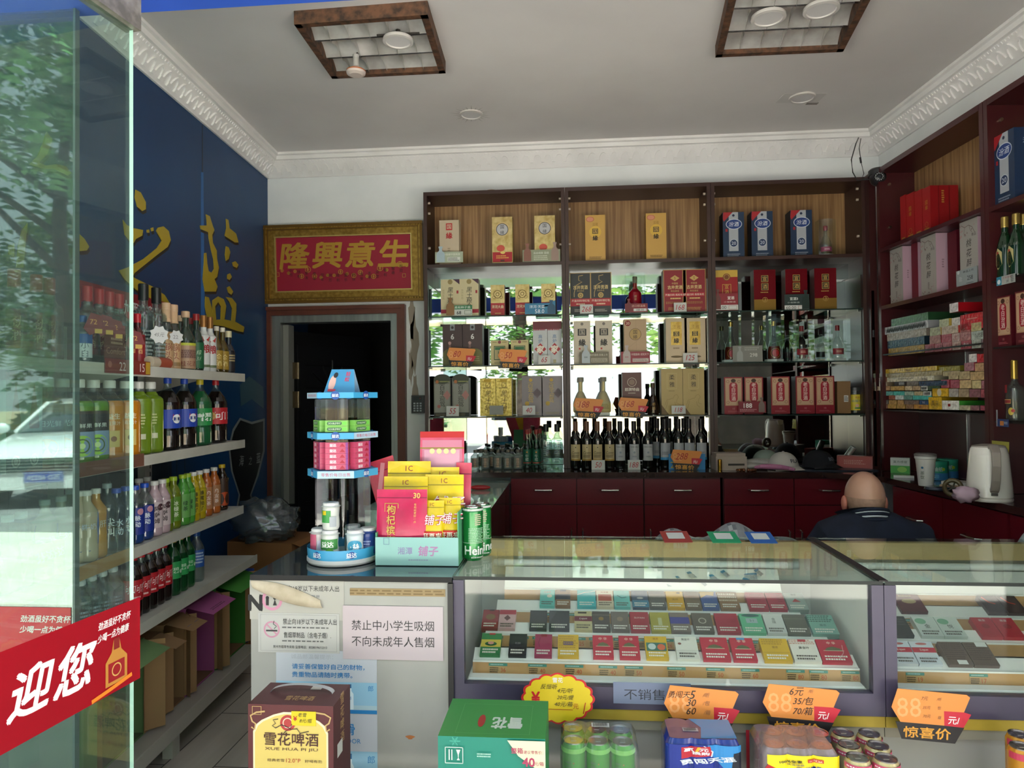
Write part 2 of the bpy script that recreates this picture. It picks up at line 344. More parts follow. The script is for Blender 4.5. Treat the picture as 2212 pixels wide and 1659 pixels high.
# L-shaped worktop and base cabinets
xw0 = aty(1102, 1030, YW).x
rx = 2.02
XRF = atsx(2200, 1110, rx)                       # side frame
b = MB(); top = noisy('worktop_dark', '2c1c1a', '3a2522', 9, .16, coat=.3)
xs = side(rx, 4.0).x
A = [(xw0-.02, YW), (xs-.25, YW), side(rx, 4.02)[:2], side(rx, 2.75)[:2], side(XR-.012, 2.75)[:2], side(XR-.012, 4.72)[:2], (2.05, YB-.005), (xw0-.02-.75, YB-.005), (xw0-.02-.75, YW)]
b.prism(A, lambda u, v, o: (u, v, ZCT+o), .032, top)
tag(b.build('worktop', bevel=.004), 'glossy dark red brown worktop running under the back and side cabinets', 'worktop')
def front(t, x0, x1, z0, z1, handle, name, hz=None):
    b = MB(); b.box(x0+.003, -.018, z0+.003, x1-.003, .0, z1-.003, cherry2); d = b.build(name, t, bevel=.003)
    b = MB(); cx = (x0+x1)/2
    if handle == 'h': pts = [(cx-.06, -.018, hz), (cx-.05, -.042, hz), (cx, -.046, hz), (cx+.05, -.042, hz), (cx+.06, -.018, hz)]
    elif handle == 'l': pts = [(x0+.035, -.018, hz-.05), (x0+.035, -.042, hz-.04), (x0+.035, -.042, hz+.04), (x0+.035, -.018, hz+.05)]
    else: pts = [(x1-.035, -.018, hz-.05), (x1-.035, -.042, hz-.04), (x1-.035, -.042, hz+.04), (x1-.035, -.018, hz+.05)]
    b.tube(pts, .006, P('d5d2cc', .25, 1), 8); h = b.build('handle', d)
def base_cabinet(px0, px1, label, n=1, sides='r'):
    x0, x1 = aty(px0, 1080, YW+.03).x, aty(px1, 1080, YW+.03).x
    t = thing('base_cabinet', label, 'cabinet', (0, YW+.03, 0)); zt = ZCT-.034; dz = zt-.165
    b = MB(); b.box(x0, .001, .0, x1, YB-YW-.04, zt, P('45161c', .4)); b.build('carcass', t)
    for i in range(n):
        a, c = x0+(x1-x0)*i/n, x0+(x1-x0)*(i+1)/n
        front(t, a, c, dz, zt-.004, 'h', 'drawer', dz+.09); front(t, a, c, .08, dz, sides[i % len(sides)], 'door', dz-.2)
base_cabinet(1104, 1390, 'dark red base cabinet under the wine bottles', 2, 'rl')
base_cabinet(1391, 1556, 'dark red base cabinet under the orange 288 price tag', 1, 'l')
base_cabinet(1562, 1868, 'dark red base cabinet behind the seated man', 2, 'rl')
def side_base(y0, y1, label, n):
    t = thing('base_cabinet', label, 'cabinet', side(rx+.03, y1), TH-PI/2); L = y1-y0; zt = ZCT-.034; dz = zt-.3
    b = MB(); b.box(0, .001, 0, L, .34, zt, P('45161c', .4)); b.build('carcass', t)
    for i in range(n):
        a, c = L*i/n, L*(i+1)/n; front(t, a, c, dz, zt-.004, 'h', 'drawer', dz+.15); front(t, a, c, .08, dz, 'l', 'door', dz-.12)
side_base(3.02, 3.95, 'dark red base cabinet under the cup and tissue tubs by the seated man', 2)
side_base(2.78, 3.01, 'dark red base cabinet under the white kettle', 1)
# right wall cabinets, in the side frame
XF = 2.17
def SX(px, py, x=XF): return atsx(px, py, x)
RY = [4.34, SX(2130, 600).y, 2.3]
RZ1 = [SX(2060, 472).z, SX(2020, 632).z, SX(2020, 752).z, SX(2020, 889).z]      # shelf heights of the first bay
RZ2 = [SX(2170, 435).z, SX(2172, 600).z, SX(2170, 748).z, SX(2180, 911).z]
plum = P('45191c', .35, coat=.2)
def side_cabinet(y0, y1, zs, label, mir):
    t = thing('liquor_cabinet', label, 'cabinet', side(XF, y1, ZCT), TH-PI/2); L = y1-y0; zc = lambda z: z-ZCT; D = XR-XF-.004
    for x in (0, L-.03):
        b = MB(); b.box(x+.001, 0, .002, x+.029, D, zc(ZT), plum)
        studs(b.build('side_panel', t), [((x+.029) if x == 0 else x+.001, .06, zc(z)) for z in (ZT-.1, 2.42, 2.0)], 1 if x == 0 else -1, P('b8a58e', .3, 1))
    b = MB(); b.box(.03, 0, zc(ZT)-.03, L-.03, D, zc(ZT), plum); b.build('top_panel', t)
    b = MB(); b.box(.03, D-.012, zc(zs[0]), L-.03, D, zc(ZT)-.03, zebra); b.build('back_panel', t)
    b = MB(); b.box(.03, D-.012, .003, L-.03, D, zc(zs[0])-.022, P('56383a', .3, coat=.4) if not mir else P('4a2a2d', .35))
    if mir: b.box(L*.5-.003, D-.02, .003, L*.5+.003, D-.01, zc(zs[1])-.02, P('dedede', .25, 1))
    b.build('back_board', t)
    for i, z in enumerate(zs):
        b = MB()
        if i < (2 if mir else 1): b.box(.03, 0, zc(z)-.022, L-.03, D-.012, zc(z), plum); b.build('wooden_shelf', t)
        else: b.box(.031, .004, zc(z)-.008, L-.031, D-.013, zc(z), P('2a1a1b', .15), front=P('1a1414', .3)); b.build('glass_shelf', t)
side_cabinet(RY[1], RY[0], RZ1, 'dark red wall cabinet stacked with cigarette cartons', True)
side_cabinet(RY[2], RY[1]-.002, RZ2, 'dark red wall cabinet with green bottles, cut off by the right picture edge', False)
# ---------------------------------------------------------------- doorway
b = MB(); brown = noisy('door_frame_brown', '5a2f24', '6b392b', 6, .4)
def fr(x0, x1, z1, w, y0, y1, m, bb): bb.box(x0-w, y0, 0, x0, y1, z1+w, m); bb.box(x1, y0, 0, x1+w, y1, z1+w, m); bb.box(x0, y0, z1, x1, y1, z1+w, m)
fr(DX0, DX1, DZ, .055, YB-.035, YB, brown, b); fr(DX0-.035, DX1+.035, DZ+.035, .025, YB-.05, YB, brown, b)
struct(b, 'trim_4', bevel=.004)
b = MB(); stl = noisy('brushed_steel', '8f9290', 'a6a9a6', 30, .35, (1, 1, .05), met=.8); fr(DX0+.06, DX1-.05, DZ-.05, .06, YB-.01, YB+.12, stl, b)
b.box(DX0+.06, YB+.04, 0, DX0+.1, YB+.14, DZ-.06, P('8c8d88', .4)); struct(b, 'trim_5')
t = thing('steel_door', 'black steel door standing half open into the dark back room', 'door', (DX0+.11, YB+.14, 0), math.radians(62)); t['kind'] = 'structure'; t.name = 'door_1'
b = MB(); b.box(0, 0, .02, .78, .05, DZ-.1, P('151517', .35))
b.box(.02, -.006, .1, .7, 0, DZ-.2, P('1b1b1e', .3))
for i in range(9): b.box(.08, -.012, .3+i*.17, .62, -.005, .31+i*.17, P('0d0d0e', .3))
for i in range(5): b.tube([(.35, -.012, DZ-.55), (.15+i*.1, -.012, DZ-.3-abs(i-2)*.05)], .008, P('0d0d0e', .3), 6)
b.build('door_leaf', t)
for z in (.5, 1.35, DZ-.45):
    b = MB(); b.box(-.03, -.03, z, .015, .03, z+.12, P('8a7a60', .35, .8)); b.tube([(-.005, -.035, z), (-.005, -.035, z+.12)], .01, P('8a7a60', .35, .8), 8); b.build('hinge', t)
# bare plaster stains beside the door
b = MB(); fx = aty(890, 760, YB-.002)
for k, (x, z, w, h) in enumerate(((0, .23, .02, .16), (.015, .05, .028, .2), (-.01, -.1, .016, .12), (.02, -.26, .02, .1))):
    pts = [(x+w*(1+.4*math.sin(3*a+k))*math.cos(a), z+h*(1+.25*math.sin(5*a+k))*math.sin(a)) for a in [2*PI*i/14 for i in range(14)]]
    b.prism(pts, lambda u, v, o: (fx.x+u, fx.y-o, fx.z+v), .001, P('a59a8c', .9))
struct(b, 'wall_stain')
p = aty(904, 874, YB)
t = thing('keypad', 'black door entry keypad on the wall beside the doorway', 'keypad', p)
b = MB(); b.box(-.045, -.025, -.06, .045, 0, .065, P('1c1d20', .35)); b.build('housing', t, bevel=.006)
b = MB(); b.box(-.03, -.027, .03, .03, -.0255, .055, P('2b3133', .2)); b.box(.015, -.028, .04, .021, -.026, .046, P('e02a1c', .4)); b.build('display', t)
b = MB()
for i in range(3):
    for j in range(4): b.box(-.03+i*.022, -.028, -.048+j*.017, -.016+i*.022, -.0255, -.037+j*.017, P('c4c8ca', .5))
b.build('buttons', t)
# ---------------------------------------------------------------- framed motto above the door
p0, p1 = aty(572, 656, YB-.05), aty(914, 478, YB-.05)
w, h = p1.x-p0.x, p1.z-p0.z
t = thing('framed_motto', 'gold framed red picture with four gold characters above the doorway', 'picture', ((p0.x+p1.x)/2, YB-.012, p0.z)); t.rotation_euler = (math.radians(3), 0, 0)
gold = noisy('gold_leaf', '8d6a2a', 'b28c42', 40, .35, met=.6); gold2 = P('7c5a26', .4, .6)
b = MB()
def ring(b, a, c, y0, y1, m):
    b.box(-w/2+a, y0, a, w/2-a, y1, c, m); b.box(-w/2+a, y0, h-c, w/2-a, y1, h-a, m); b.box(-w/2+a, y0, c, -w/2+c, y1, h-c, m); b.box(w/2-c, y0, c, w/2-a, y1, h-c, m)
ring(b, 0, .018, -.05, -.005, gold2); ring(b, .018, .03, -.042, -.005, gold); ring(b, .03, .036, -.046, -.005, gold2); ring(b, .036, .08, -.03, -.005, gold); ring(b, .08, .088, -.036, -.005, P('cdb46c', .35, .5))
for i in range(60): b.ball((-w/2+.01+i*(w-.02)/59, -.05, h-.024), .006, .006, .006, gold, 6, 4); b.ball((-w/2+.01+i*(w-.02)/59, -.05, .024), .006, .006, .006, gold, 6, 4)
b.build('frame', t)
b = MB(); b.box(-w/2+.088, -.02, .088, w/2-.088, -.008, h-.088, P('9b1632', .6)); iw, ih = w-.176, h-.176; g = P('c79a3d', .35, .35)
its = []
for i, ch in enumerate('隆興意生'): its.append(('t', ch, .135+i*.245, .66, .5, g, {'b': .03, 'sh': .12, 'sx': 1.15}))
rnd = random.Random(3)
for i in range(20):
    x = .04+i*.049; y = .3+.17*((x-.5)/.5)**2*1.1-.04+rnd.uniform(-.07, .1); r = rnd.choice((.018, .022, .012)); its += [('q', x, y, r, g, .004), ('q', x, y, r*.4, g, .003), ('r', x-r*.1, y-r*2, x+r*.1, y+r*2, g)]
small = '祝您事业丰名利双收祝您平安快乐祝您年年发财'
for i in range(15):
    x = .93-i*.058; y = .22+.2*((x-.5)/.5)**2
    its += [('t', small[i], x, y+.045, .06, '2a0c10'), ('t', small[(i+7) % 20], x, y-.04, .06, '2a0c10')]
its += [('b', .01, .27, .03, .35, 'b98b3a', .003), ('b', .94, .2, .965, .27, 'b98b3a', .003)]
b.art(face(-w/2+.088, -.02, .088), iw, ih, its, lift=.0006); b.build('canvas', t)
# ---------------------------------------------------------------- glass shop counters
ZK = .89; YK = 2.08; DK = .61
KX = [aty(542, 1300, YK).x, aty(977, 1300, YK).x, aty(1911, 1380, YK).x, 2.0]
purple = noisy('purple_laminate', '433d52', '4e475e', 5, .4); greyl = noisy('grey_laminate', '9b9b96', 'a6a6a1', 4, .45); tan = noisy('tan_wood', 'b98b58', 'c99d69', 10, .45, (.1, 1, 1))
topglass = thin('f3faf7', .75); clearglass = thin('f8fbfa', .7); whitem = P('eeece6', .5)
x0, x1 = KX[0], KX[1]
t = thing('counter', 'pale grey laminate counter covered with notices', 'counter', ((x0+x1)/2, YK, 0)); w = (x1-x0)/2
b = MB(); b.box(-w, 0, .0, w, DK, ZK-.02, greyl)
b.art(face(-w, 0, 0), 2*w, ZK-.02, [('p', [(.79+.02*math.cos(a)*(1+.4*math.sin(3*a)), .475+.007*math.sin(a)) for a in [i*PI/6 for i in range(12)]], 'b06a35')], lift=.0004); b.build('cabinet_body', t, bevel=.003)
b = MB(); b.box(-w, -.006, ZK-.018, w, DK, ZK-.002, P('3d4448', .05, coat=.6), front=P('0c0c0d', .6)); b.build('black_glass_top', t)
b = MB(); b.box(w-.012, -.012, .5, w+.004, -.001, ZK-.02, blackm); b.build('edge_strip', t)
LIP = [(2.17, .609), (2.32, .641), (2.47, .672), (2.57, .722)]
LSL = [math.radians(a) for a in (30, 27, 25)]
def show_counter(x0, x1, label):
    t = thing('display_counter', label, 'counter', ((x0+x1)/2, YK, 0)); w = (x1-x0)/2
    b = MB(); b.box(-w, 0, .512, -w+.032, .03, ZK-.012, purple); b.build('stile', t, bevel=.002)
    b = MB(); b.box(w-.032, 0, .512, w, .03, ZK-.012, purple); b.build('stile', t, bevel=.002)
    b = MB(); b.box(-w+.032, 0, .512, w-.032, .03, .575, purple); b.build('bottom_rail', t, bevel=.002)
    b = MB(); b.box(-w, .004, .48, w, .03, .51, noisy('yellow_strip', 'a98d2a', 'b79c38', 8, .6)); b.build('yellow_band', t)
    b = MB(); b.box(-w, .03, 0, w, DK-.02, .5, greyl, front=P('a09f9a', .5)); b.box(-w, .012, .45, w, .03, .48, P('8f8a7c', .6)); b.build('plinth', t)
    b = MB(); b.box(-w+.032, .012, .576, w-.032, .017, ZK-.012, clearglass); b.build('front_glass', t)
    b = MB(); b.box(-w+.002, -.002, ZK-.01, w-.002, DK, ZK, topglass, front=P('0d1815', .5)); b.build('top_glass', t)
    for sg in (-1, 1):
        b = MB(); a, c = sorted((sg*w, sg*(w-.008))); b.box(a, .03, .5, c, DK, ZK-.011, P('d4d4d0', .5)); b.build('end_panel', t)
    b = MB(); b.box(-w+.008, DK-.012, .5, w-.008, DK, ZK-.07, P('d9dad5', .4)); b.box(-w+.008, DK-.03, ZK-.07, w-.008, DK, ZK-.011, noisy('back_rail_wood', 'c9ab77', 'd8bd8d', 9, .5, (.1, 1, 1))); b.build('back_panel', t)
    b = MB(); b.tube([(-w+.1, DK-.05, ZK-.09), (w-.1, DK-.05, ZK-.09)], .013, P('f4f5f3', .35), 10)
    for sg in (-1, 1): b.tube([(sg*(w-.1), DK-.05, ZK-.09), (sg*(w-.06), DK-.05, ZK-.09)], .015, P('b9bdbd', .4), 10)
    b.build('lamp_tube', t)
    b = MB()                                                    # stepped tray
    for i, (y, z) in enumerate(LIP):
        y -= YK; a, c = -w+.045+i*.02, w-.035-i*.035
        yn, zn = (LIP[i+1][0]-YK, LIP[i+1][1]) if i < 3 else (DK-.07, .79)
        b.box(a, y-.004, z-.002, c, y+.004, z+.003, whitem)
        b.mesh([(a, y-.003, z-.002), (c, y-.003, z-.002), (c, y-.008, z-.036), (a, y-.008, z-.036)], [(3, 2, 1, 0)], tan)
        if i < 3: b.mesh([(a, y, z), (c, y, z), (c, y+.05, z+.024), (a, y+.05, z+.024), (c, yn, zn-.045), (a, yn, zn-.045)], [(0, 1, 2, 3), (3, 2, 4, 5)], whitem)
        else: b.mesh([(a, y, z), (c, y, z), (c, yn, zn), (a, yn, zn)], [(0, 1, 2, 3)], whitem)
    y, z = LIP[0]; y -= YK
    b.box(-w+.04, .04, .573, w-.04, .075, .578, P('f4f4f2', .4)); b.box(-w+.035, .03, .5, w-.035, DK-.03, .572, whitem)
    b.build('stepped_tray', t)
    return t
show_counter(KX[1]+.002, KX[2]-.001, 'purple framed glass display counter with three rows of cigarette packs')
show_counter(KX[2]+.001, KX[3], 'purple framed glass display counter cut off by the right picture edge')
b = MB(); b.box(KX[2]-.012, YK+.0, ZK-.002, KX[2]+.012, YK+DK, ZK+.002, P('2a2426', .5)); tag(b.build('joint_tape'), 'dark tape strip covering the joint between the two glass counter tops', 'tape')
# small side counter at the back
xr = aty(1099, 1049, 4.26).x
t = thing('display_counter', 'low glass counter at right angles, behind the beer cans', 'counter', (xr-.3, 3.3, 0))
b = MB(); b.box(-.3, 0, 0, .3, 1.08, .55, P('3a1d1c', .4)); b.build('plinth', t)
b = MB(); b.box(.285, 0, .55, .3, 1.08, ZCT-.06, thin('c5ddd4', 1)); b.box(-.3, 0, .55, .3, .008, ZCT-.06, thin('c5ddd4', 1)); b.build('glass_side', t)
b = MB(); b.box(-.3, -.004, ZCT-.058, .305, 1.08, ZCT-.048, P('9db5ac', .06, coat=.5), front=P('24332f', .2), side=P('24332f', .2)); b.build('glass_top', t)
b = MB(); b.box(.27, 1.02, .55, .302, 1.08, ZCT-.06, blackm); b.box(.27, 0, .55, .302, .03, ZCT-.06, blackm); b.build('post', t)
# platform for the drinks in front of the counters
b = MB(); b.box(-1.0, 1.72, 0, 2.0, YK-.02, .30, P('a9a7a0', .6)); tag(b.build('low_plinth'), 'low grey plinth along the foot of the counters', 'plinth')
# ---------------------------------------------------------------- left rack, in the side-wall frame
RKX = -1.42                                    # front edges of the shelves
SHF = [(528, 822), (528, 964), (525, 1106), (538, 1212)]
RS_ = [atsx(px, py, RKX) for px, py in SHF]
RKZ = [p.z+.03 for p in RS_]                    # shelf surfaces
RKE = RS_[0].y
DECKZ = atsx(538, 1400, RKX).z+.02
rackw = noisy('rack_enamel', 'b9b8ae', 'c8c7be', 6, .4)
Y0 = 1.75
t = thing('shop_rack', 'grey metal shelving along the blue wall filled with drinks', 'shelf', side(0, 0), TH)
b = MB(); b.box(XL+.035, Y0, .05, XL+.045, RKE-.02, RKZ[0]+.12, P('1b2c3c', .5))
for i in range(24): b.box(XL+.044, Y0+i*.085, .1, XL+.0465, Y0+i*.085+.004, RKZ[0]+.1, P('2f4350', .5))
b.build('back_panel', t)
for yy in (1.80, 2.66, 3.28):
    b = MB(); b.box(XL+.046, yy-.03, 0, XL+.08, yy+.03, RKZ[0]+.16, rackw)
    for k in range(40): b.box(XL+.0795, yy+.012, .1+k*.037, XL+.081, yy+.018, .12+k*.037, blackm)
    b.build('upright', t)
for i, z in enumerate(RKZ):
    e = RS_[i].y; b = MB(); xb = XL+.082; xf = RKX+(.04 if i == 3 else 0)
    b.box(xb, Y0, z-.012, xf, e, z, rackw); b.box(xf-.003, Y0, z-.036, xf+.003, e, z+.004, rackw)
    s = b.build('shelf', t)
    if i in (1, 2):
        b = MB(); ye = (2.62, 2.55)[i-1]; b.box(RKX+.0035, Y0, z-.034, RKX+.006, ye, z+.012, P('6e4636' if i == 1 else 'a9834f', .5)); b.build('price_rail', s)
    for yy in (1.80, 2.66, 3.28):
        b = MB(); b.poly([(0, 0, 0), (0, 0, 0), (0, 0, 0)], rackw) if 0 else b.prism([(xb, z-.09), (xb+.02, z-.09), (xf-.03, z-.02), (xf-.03, z-.012), (xb, z-.012)], lambda u, v, o, yy=yy: (u, yy-o, v), .003, rackw); b.build('bracket', s)
b = MB(); e = atsx(538, 1400, RKX).y; b.box(XL+.05, Y0, DECKZ-.03, RKX+.06, e, DECKZ, P('a8a299', .5)); b.box(RKX+.055, Y0, DECKZ-.05, RKX+.062, e, DECKZ+.004, P('b5b1a8', .45)); b.box(RKX-.02, 2.8, 0, RKX+.02, 2.86, DECKZ-.03, rackw); b.box(RKX-.02, 1.9, 0, RKX+.02, 1.96, DECKZ-.03, rackw); b.build('bottom_deck', t)
# ---------------------------------------------------------------- open glass door and shop window
gl = thin('e3efe8', 1.0); edge = P('9fc7b6', .1, spec=.8)
hz = aty(284, 800, 1.55)                         # far vertical edge of the door
dn = (Vector((1400-1106, 0, 0))); d0 = ray(1400, 852); dr = Vector((d0.x, d0.y, 0)).normalized()
ang = math.atan2(-dr.x, -dr.y)                   # door runs from its far edge towards the street
t = thing('glass_door', 'frameless glass door standing open at the left, red welcome sticker across it', 'door', (hz.x, hz.y, 0), math.atan2(-dr.y, -dr.x))
ZTG = aty(277, 66, 1.55).z
b = MB(); b.box(0, -.005, .02, .82, .005, ZTG, thin('deece6', .95, body=.02, bodyc='c8d6d4'), side=P('cfe9de', .15, spec=.8)); b.build('glass_pane', t)
b = MB(); b.box(-.008, -.02, ZTG-.0, .15, .02, ZTG+.075, noisy('worn_metal', '6f6a62', '9a948a', 30, .5, met=.4)); b.build('patch_fitting', t, bevel=.004)
b = MB(); b.box(-.008, -.02, 0, .22, .02, .1, noisy('worn_metal', '6f6a62', '9a948a', 30, .5, met=.4)); b.build('floor_fitting', t, bevel=.004)
b = MB(); zA, zB = aty(305, 1300, 1.53).z, aty(315, 1480, 1.53).z; H = zA-zB; red = P('d80f2c', .45); Ls = .72
SF = lambda u, v, o: (Ls-.02-u, .0058+o, zB+v)
b.mesh([SF(0, 0, 0), SF(Ls, 0, 0), SF(Ls, H, 0), SF(0, H, 0)], [(0, 1, 2, 3)], red); b.mesh([SF(0, 0, 0), SF(Ls, 0, 0), SF(Ls, H, 0), SF(0, H, 0)], [(3, 2, 1, 0)], P('c9142f', .5))
wh = P('fbf4f2', .5)
_su = lambda px: Ls-.02-((Vector((hz.x, hz.y))-Vector(atp(px, 1450, (hz.x, hz.y, 0), (dr.y, -dr.x, 0))[:2])).length)
its = [('t', '迎', _su(62)/Ls, .5, .5, wh, {'b': .03, 'sh': .25}), ('t', '您', _su(158)/Ls, .5, .52, wh, {'b': .03, 'sh': .25}),
       ('t', '劲酒虽好不贪杯', _su(243)/Ls, .84, .095, wh, {'b': .02, 'sh': .2, 'w': .135}), ('t', '少喝一点为健康', _su(240)/Ls, .70, .095, wh, {'b': .02, 'sh': .2, 'w': .13})]
c = _su(246)/Ls
its += [('p', [(c-.045, .10), (c+.045, .10), (c+.045, .38), (c+.02, .48), (c+.012, .62), (c-.012, .62), (c-.02, .48), (c-.045, .38)], 'c98b3c'), ('r', c-.034, .14, c+.034, .36, 'a01a22'), ('q', c, .26, .02, 'd9b060', .004), ('r', c-.012, .5, c+.012, .63, '8c2020'), ('l', [(c-.1, .03), (c-.03, .06), (c+.03, .09), (c+.065, .11)], .012, 'f08a2a')]
b.art(SF, Ls, H, its, lift=.0003); b.build('welcome_sticker', t)
# shop window left of the opening
xe = aty(162, 800, YF).x
b = MB(); b.box(-2.0, YF-.005, .0, xe, YF+.005, 3.0, thin('d6e6e2', 3.4, body=.03, bodyc='b8c8cc'), side=P('3b4c4a', .3)); b.box(xe, YF-.008, 0, xe+.006, YF+.008, 3.0, P('4c5c5c', .3)); struct(b, 'window_1')
b = MB(); zA, zB = aty(80, 1310, YF).z, aty(80, 1486, YF).z; H = zA-zB; W = .95; x0 = aty(157, 1350, YF).x-W
SF2 = face(x0, YF-.007, zB); b.box(x0, YF-.007, zB, x0+W, YF-.0056, zA, red)
c = 1-(157-110)/1530*YF/W
b.art(SF2, W, H, [('t', '劲酒虽好不贪杯', 1-(157-98)/1530*YF/W*1.02, .86, .09, wh, {'b': .02, 'sh': .2}), ('t', '少喝一点为健康', 1-(157-96)/1530*YF/W*1.02, .73, .09, wh, {'b': .02, 'sh': .2}), ('r', c-.02, .3, c+.012, .64, 'd8c9b0'), ('t', '欢', .2, .5, .5, wh, {'b': .03}), ('t', '迎', .45, .5, .5, wh, {'b': .03})])
tag(b.build('window_sticker'), 'red sticker with white slogan stuck on the shop window behind the glass door', 'sticker')
# ---------------------------------------------------------------- the street behind the camera (seen in the glass and the mirrors)
b = MB(); b.box(-40, -30, -.25, 40, 1.2, -.02, noisy('street_paving', 'd6d2c9', 'e4e0d8', 2, .85)); struct(b, 'street_pavement')
b = MB(); b.box(-40, -10.6, -.03, 40, -4.0, -.012, noisy('asphalt', '77767a', '8b8a8c', 3, .9)); struct(b, 'street_road')
b = MB(); b.box(-40, -13.9, -.02, 40, -13.4, 1.15, noisy('garden_wall_render', 'b9a88c', 'cbbd9f', 2, .85)); struct(b, 'wall_street')
def tree(x, y, hgt, cr, n, c1, c2, label, seed, cz=.66, rz_=.42):
    r = random.Random(seed); t = thing('street_tree', label, 'tree', (x, y, -.05))
    b = MB(); bark = noisy('bark', '3d342c', '5a4c40', 8, .9)
    b.tube([(0, 0, 0), (.1, 0, hgt*.25), (.05, .1, hgt*.5), (.2, 0, hgt*.8)], [.2, .16, .12, .04], bark, 10)
    for k in range(7):
        a = k*.9+r.random(); z = hgt*(.32+.07*k); b.tube([(.1, 0, z), (math.cos(a)*cr*.4, math.sin(a)*cr*.4, z+hgt*.1), (math.cos(a)*cr*.8, math.sin(a)*cr*.8, z+hgt*.16)], [.08, .05, .02], bark, 6)
    b.build('trunk', t)
    b = MB(); ms = [P(c1, .7), P(c2, .7)]
    for k in range(n):
        while 1:
            p = Vector((r.uniform(-1, 1), r.uniform(-1, 1), r.uniform(-1, 1)))
            if p.length < 1: break
        p = Vector((p.x*cr, p.y*cr, hgt*cz+p.z*hgt*rz_)); d = Vector((r.uniform(-1, 1), r.uniform(-1, 1), r.uniform(-.7, .1))).normalized(); q = d.cross(Vector((0, 0, 1))).normalized(); s = r.uniform(.13, .25)
        for i in range(4):
            c = p+d*s*i*.8; b.mesh([c, c+q*s+d*s*.3-Vector((0, 0, s*.25)), c+d*s*.7, c-q*s+d*s*.3-Vector((0, 0, s*.25))], [(0, 1, 2, 3)], ms[k % 2])
    o = b.build('crown', t)
tree(-9.2, -8.7, 9.5, 3.0, 1700, '55864a', '7aa868', 'tall leafy street tree mirrored in the shop window', 1, .95, .42)
tree(-10.8, -11.4, 5.4, 1.9, 700, '5c8038', '86a04a', 'yellow green street tree mirrored behind the tall one', 2)
tree(-1.4, -8.7, 7, 2.2, 900, '4a7a36', '7aa04c', 'street tree mirrored in the first liquor cabinet', 3)
tree(3.0, -9, 7.5, 2.6, 1000, '4f8038', '86ad55', 'street tree mirrored in the middle liquor cabinet', 4)
tree(9, -8, 6.5, 2.4, 800, '426f33', '6d9648', 'street tree across the road, farthest from the shop window', 5)
def bush(x, y, r_, h, c1, c2, label, seed):
    r = random.Random(seed); b = MB(); ms = [P(c1, .8), P(c2, .8)]
    for k in range(420):
        a = r.random()*6.28; t_ = r.random(); rr = r_*math.sqrt(t_); z = h*(.25+.75*(1-t_)*r.random()+.1*r.random()); p = Vector((rr*math.cos(a), rr*math.sin(a), z)); d = Vector((r.uniform(-1, 1), r.uniform(-1, 1), r.uniform(-.5, .8))).normalized(); q = d.cross(Vector((.3, .2, 1))).normalized(); s = .14
        b.mesh([p-q*s, p+d*s*1.5, p+q*s, p-d*s], [(0, 1, 2, 3)], ms[k % 2])
    b.tube([(0, 0, -.02), (0, 0, h*.4)], .05, P('4a3c30', .9), 6)
    tag(b.build('garden_bush', loc=(x, y, 0)), label, 'bush')
bush(-8.2, -11.2, 1.2, 1.9, '6e2f33', '8a4a45', 'dark red maple bush mirrored in the shop window', 1)
bush(-11.2, -11.5, 1.3, 1.7, '7c9a3c', '9ab04e', 'light green bush mirrored in the shop window', 2)
bush(-5.2, -11.5, 1.3, 2, '3f6a36', '557d43', 'dark green bush mirrored in the shop window', 3)
# white car, its front turned to the shop
t = thing('parked_car', 'white car parked facing the shop, mirrored in the window', 'car', (-7.75, -7.6, 0), math.radians(-20))
def carsec(b, rows, m):
    """rows = [(y, [(x, z)...])] cross-sections from the front backwards"""
    n = len(rows[0][1]); vs = [(x, y, z) for y, pr in rows for x, z in pr]
    b.mesh(vs, [(r_*n+i, (r_+1)*n+i, (r_+1)*n+i+1, r_*n+i+1) for r_ in range(len(rows)-1) for i in range(n-1)], m, True)
    for r_ in (0, len(rows)-1): b.poly([(x, rows[r_][0], z) for x, z in rows[r_][1]], m)
wp = P('eef0f2', .2, coat=1)
def sec(w, z0, z1, tw): return [(-w, z0), (-w*1.02, (z0+z1)*.5), (-w*.97, z1-.05), (-tw, z1), (0, z1+.015), (tw, z1), (w*.97, z1-.05), (w*1.02, (z0+z1)*.5), (w, z0)]
b = MB(); carsec(b, [(2.2, sec(.72, .25, .55, .5)), (2.1, sec(.84, .2, .72, .6)), (1.5, sec(.9, .2, .86, .75)), (.9, sec(.91, .2, .95, .8)), (-1.6, sec(.91, .2, .98, .8)), (-2.2, sec(.84, .25, .95, .7)), (-2.3, sec(.76, .3, .8, .6))], wp); b.build('body', t)
b = MB(); carsec(b, [(.95, sec(.78, .9, .97, .7)), (.25, sec(.72, .9, 1.36, .55)), (-.3, sec(.72, .9, 1.45, .56)), (-1.1, sec(.72, .9, 1.42, .54)), (-1.9, sec(.74, .9, .99, .6))], P('31383c', .05, coat=1)); b.build('windows', t)
b = MB(); carsec(b, [(.22, [(-.56, 1.36), (0, 1.4), (.56, 1.36)]), (-.3, [(-.58, 1.45), (0, 1.48), (.58, 1.45)]), (-1.12, [(-.56, 1.425), (0, 1.45), (.56, 1.425)])], wp)
for s_ in (-1, 1): b.tube([(s_*.78, .95, .97), (s_*.6, .25, 1.38), (s_*.6, -1.1, 1.43), (s_*.66, -1.9, 1.0)], .03, wp, 6)
b.build('roof', t)
b = MB(); b.box(-.62, 2.17, .48, .62, 2.215, .66, P('22262a', .3)); 
for i in range(4): b.box(-.6, 2.215, .5+i*.042, .6, 2.225, .512+i*.042, P('d5d8da', .2, 1))
b.build('grille', t)
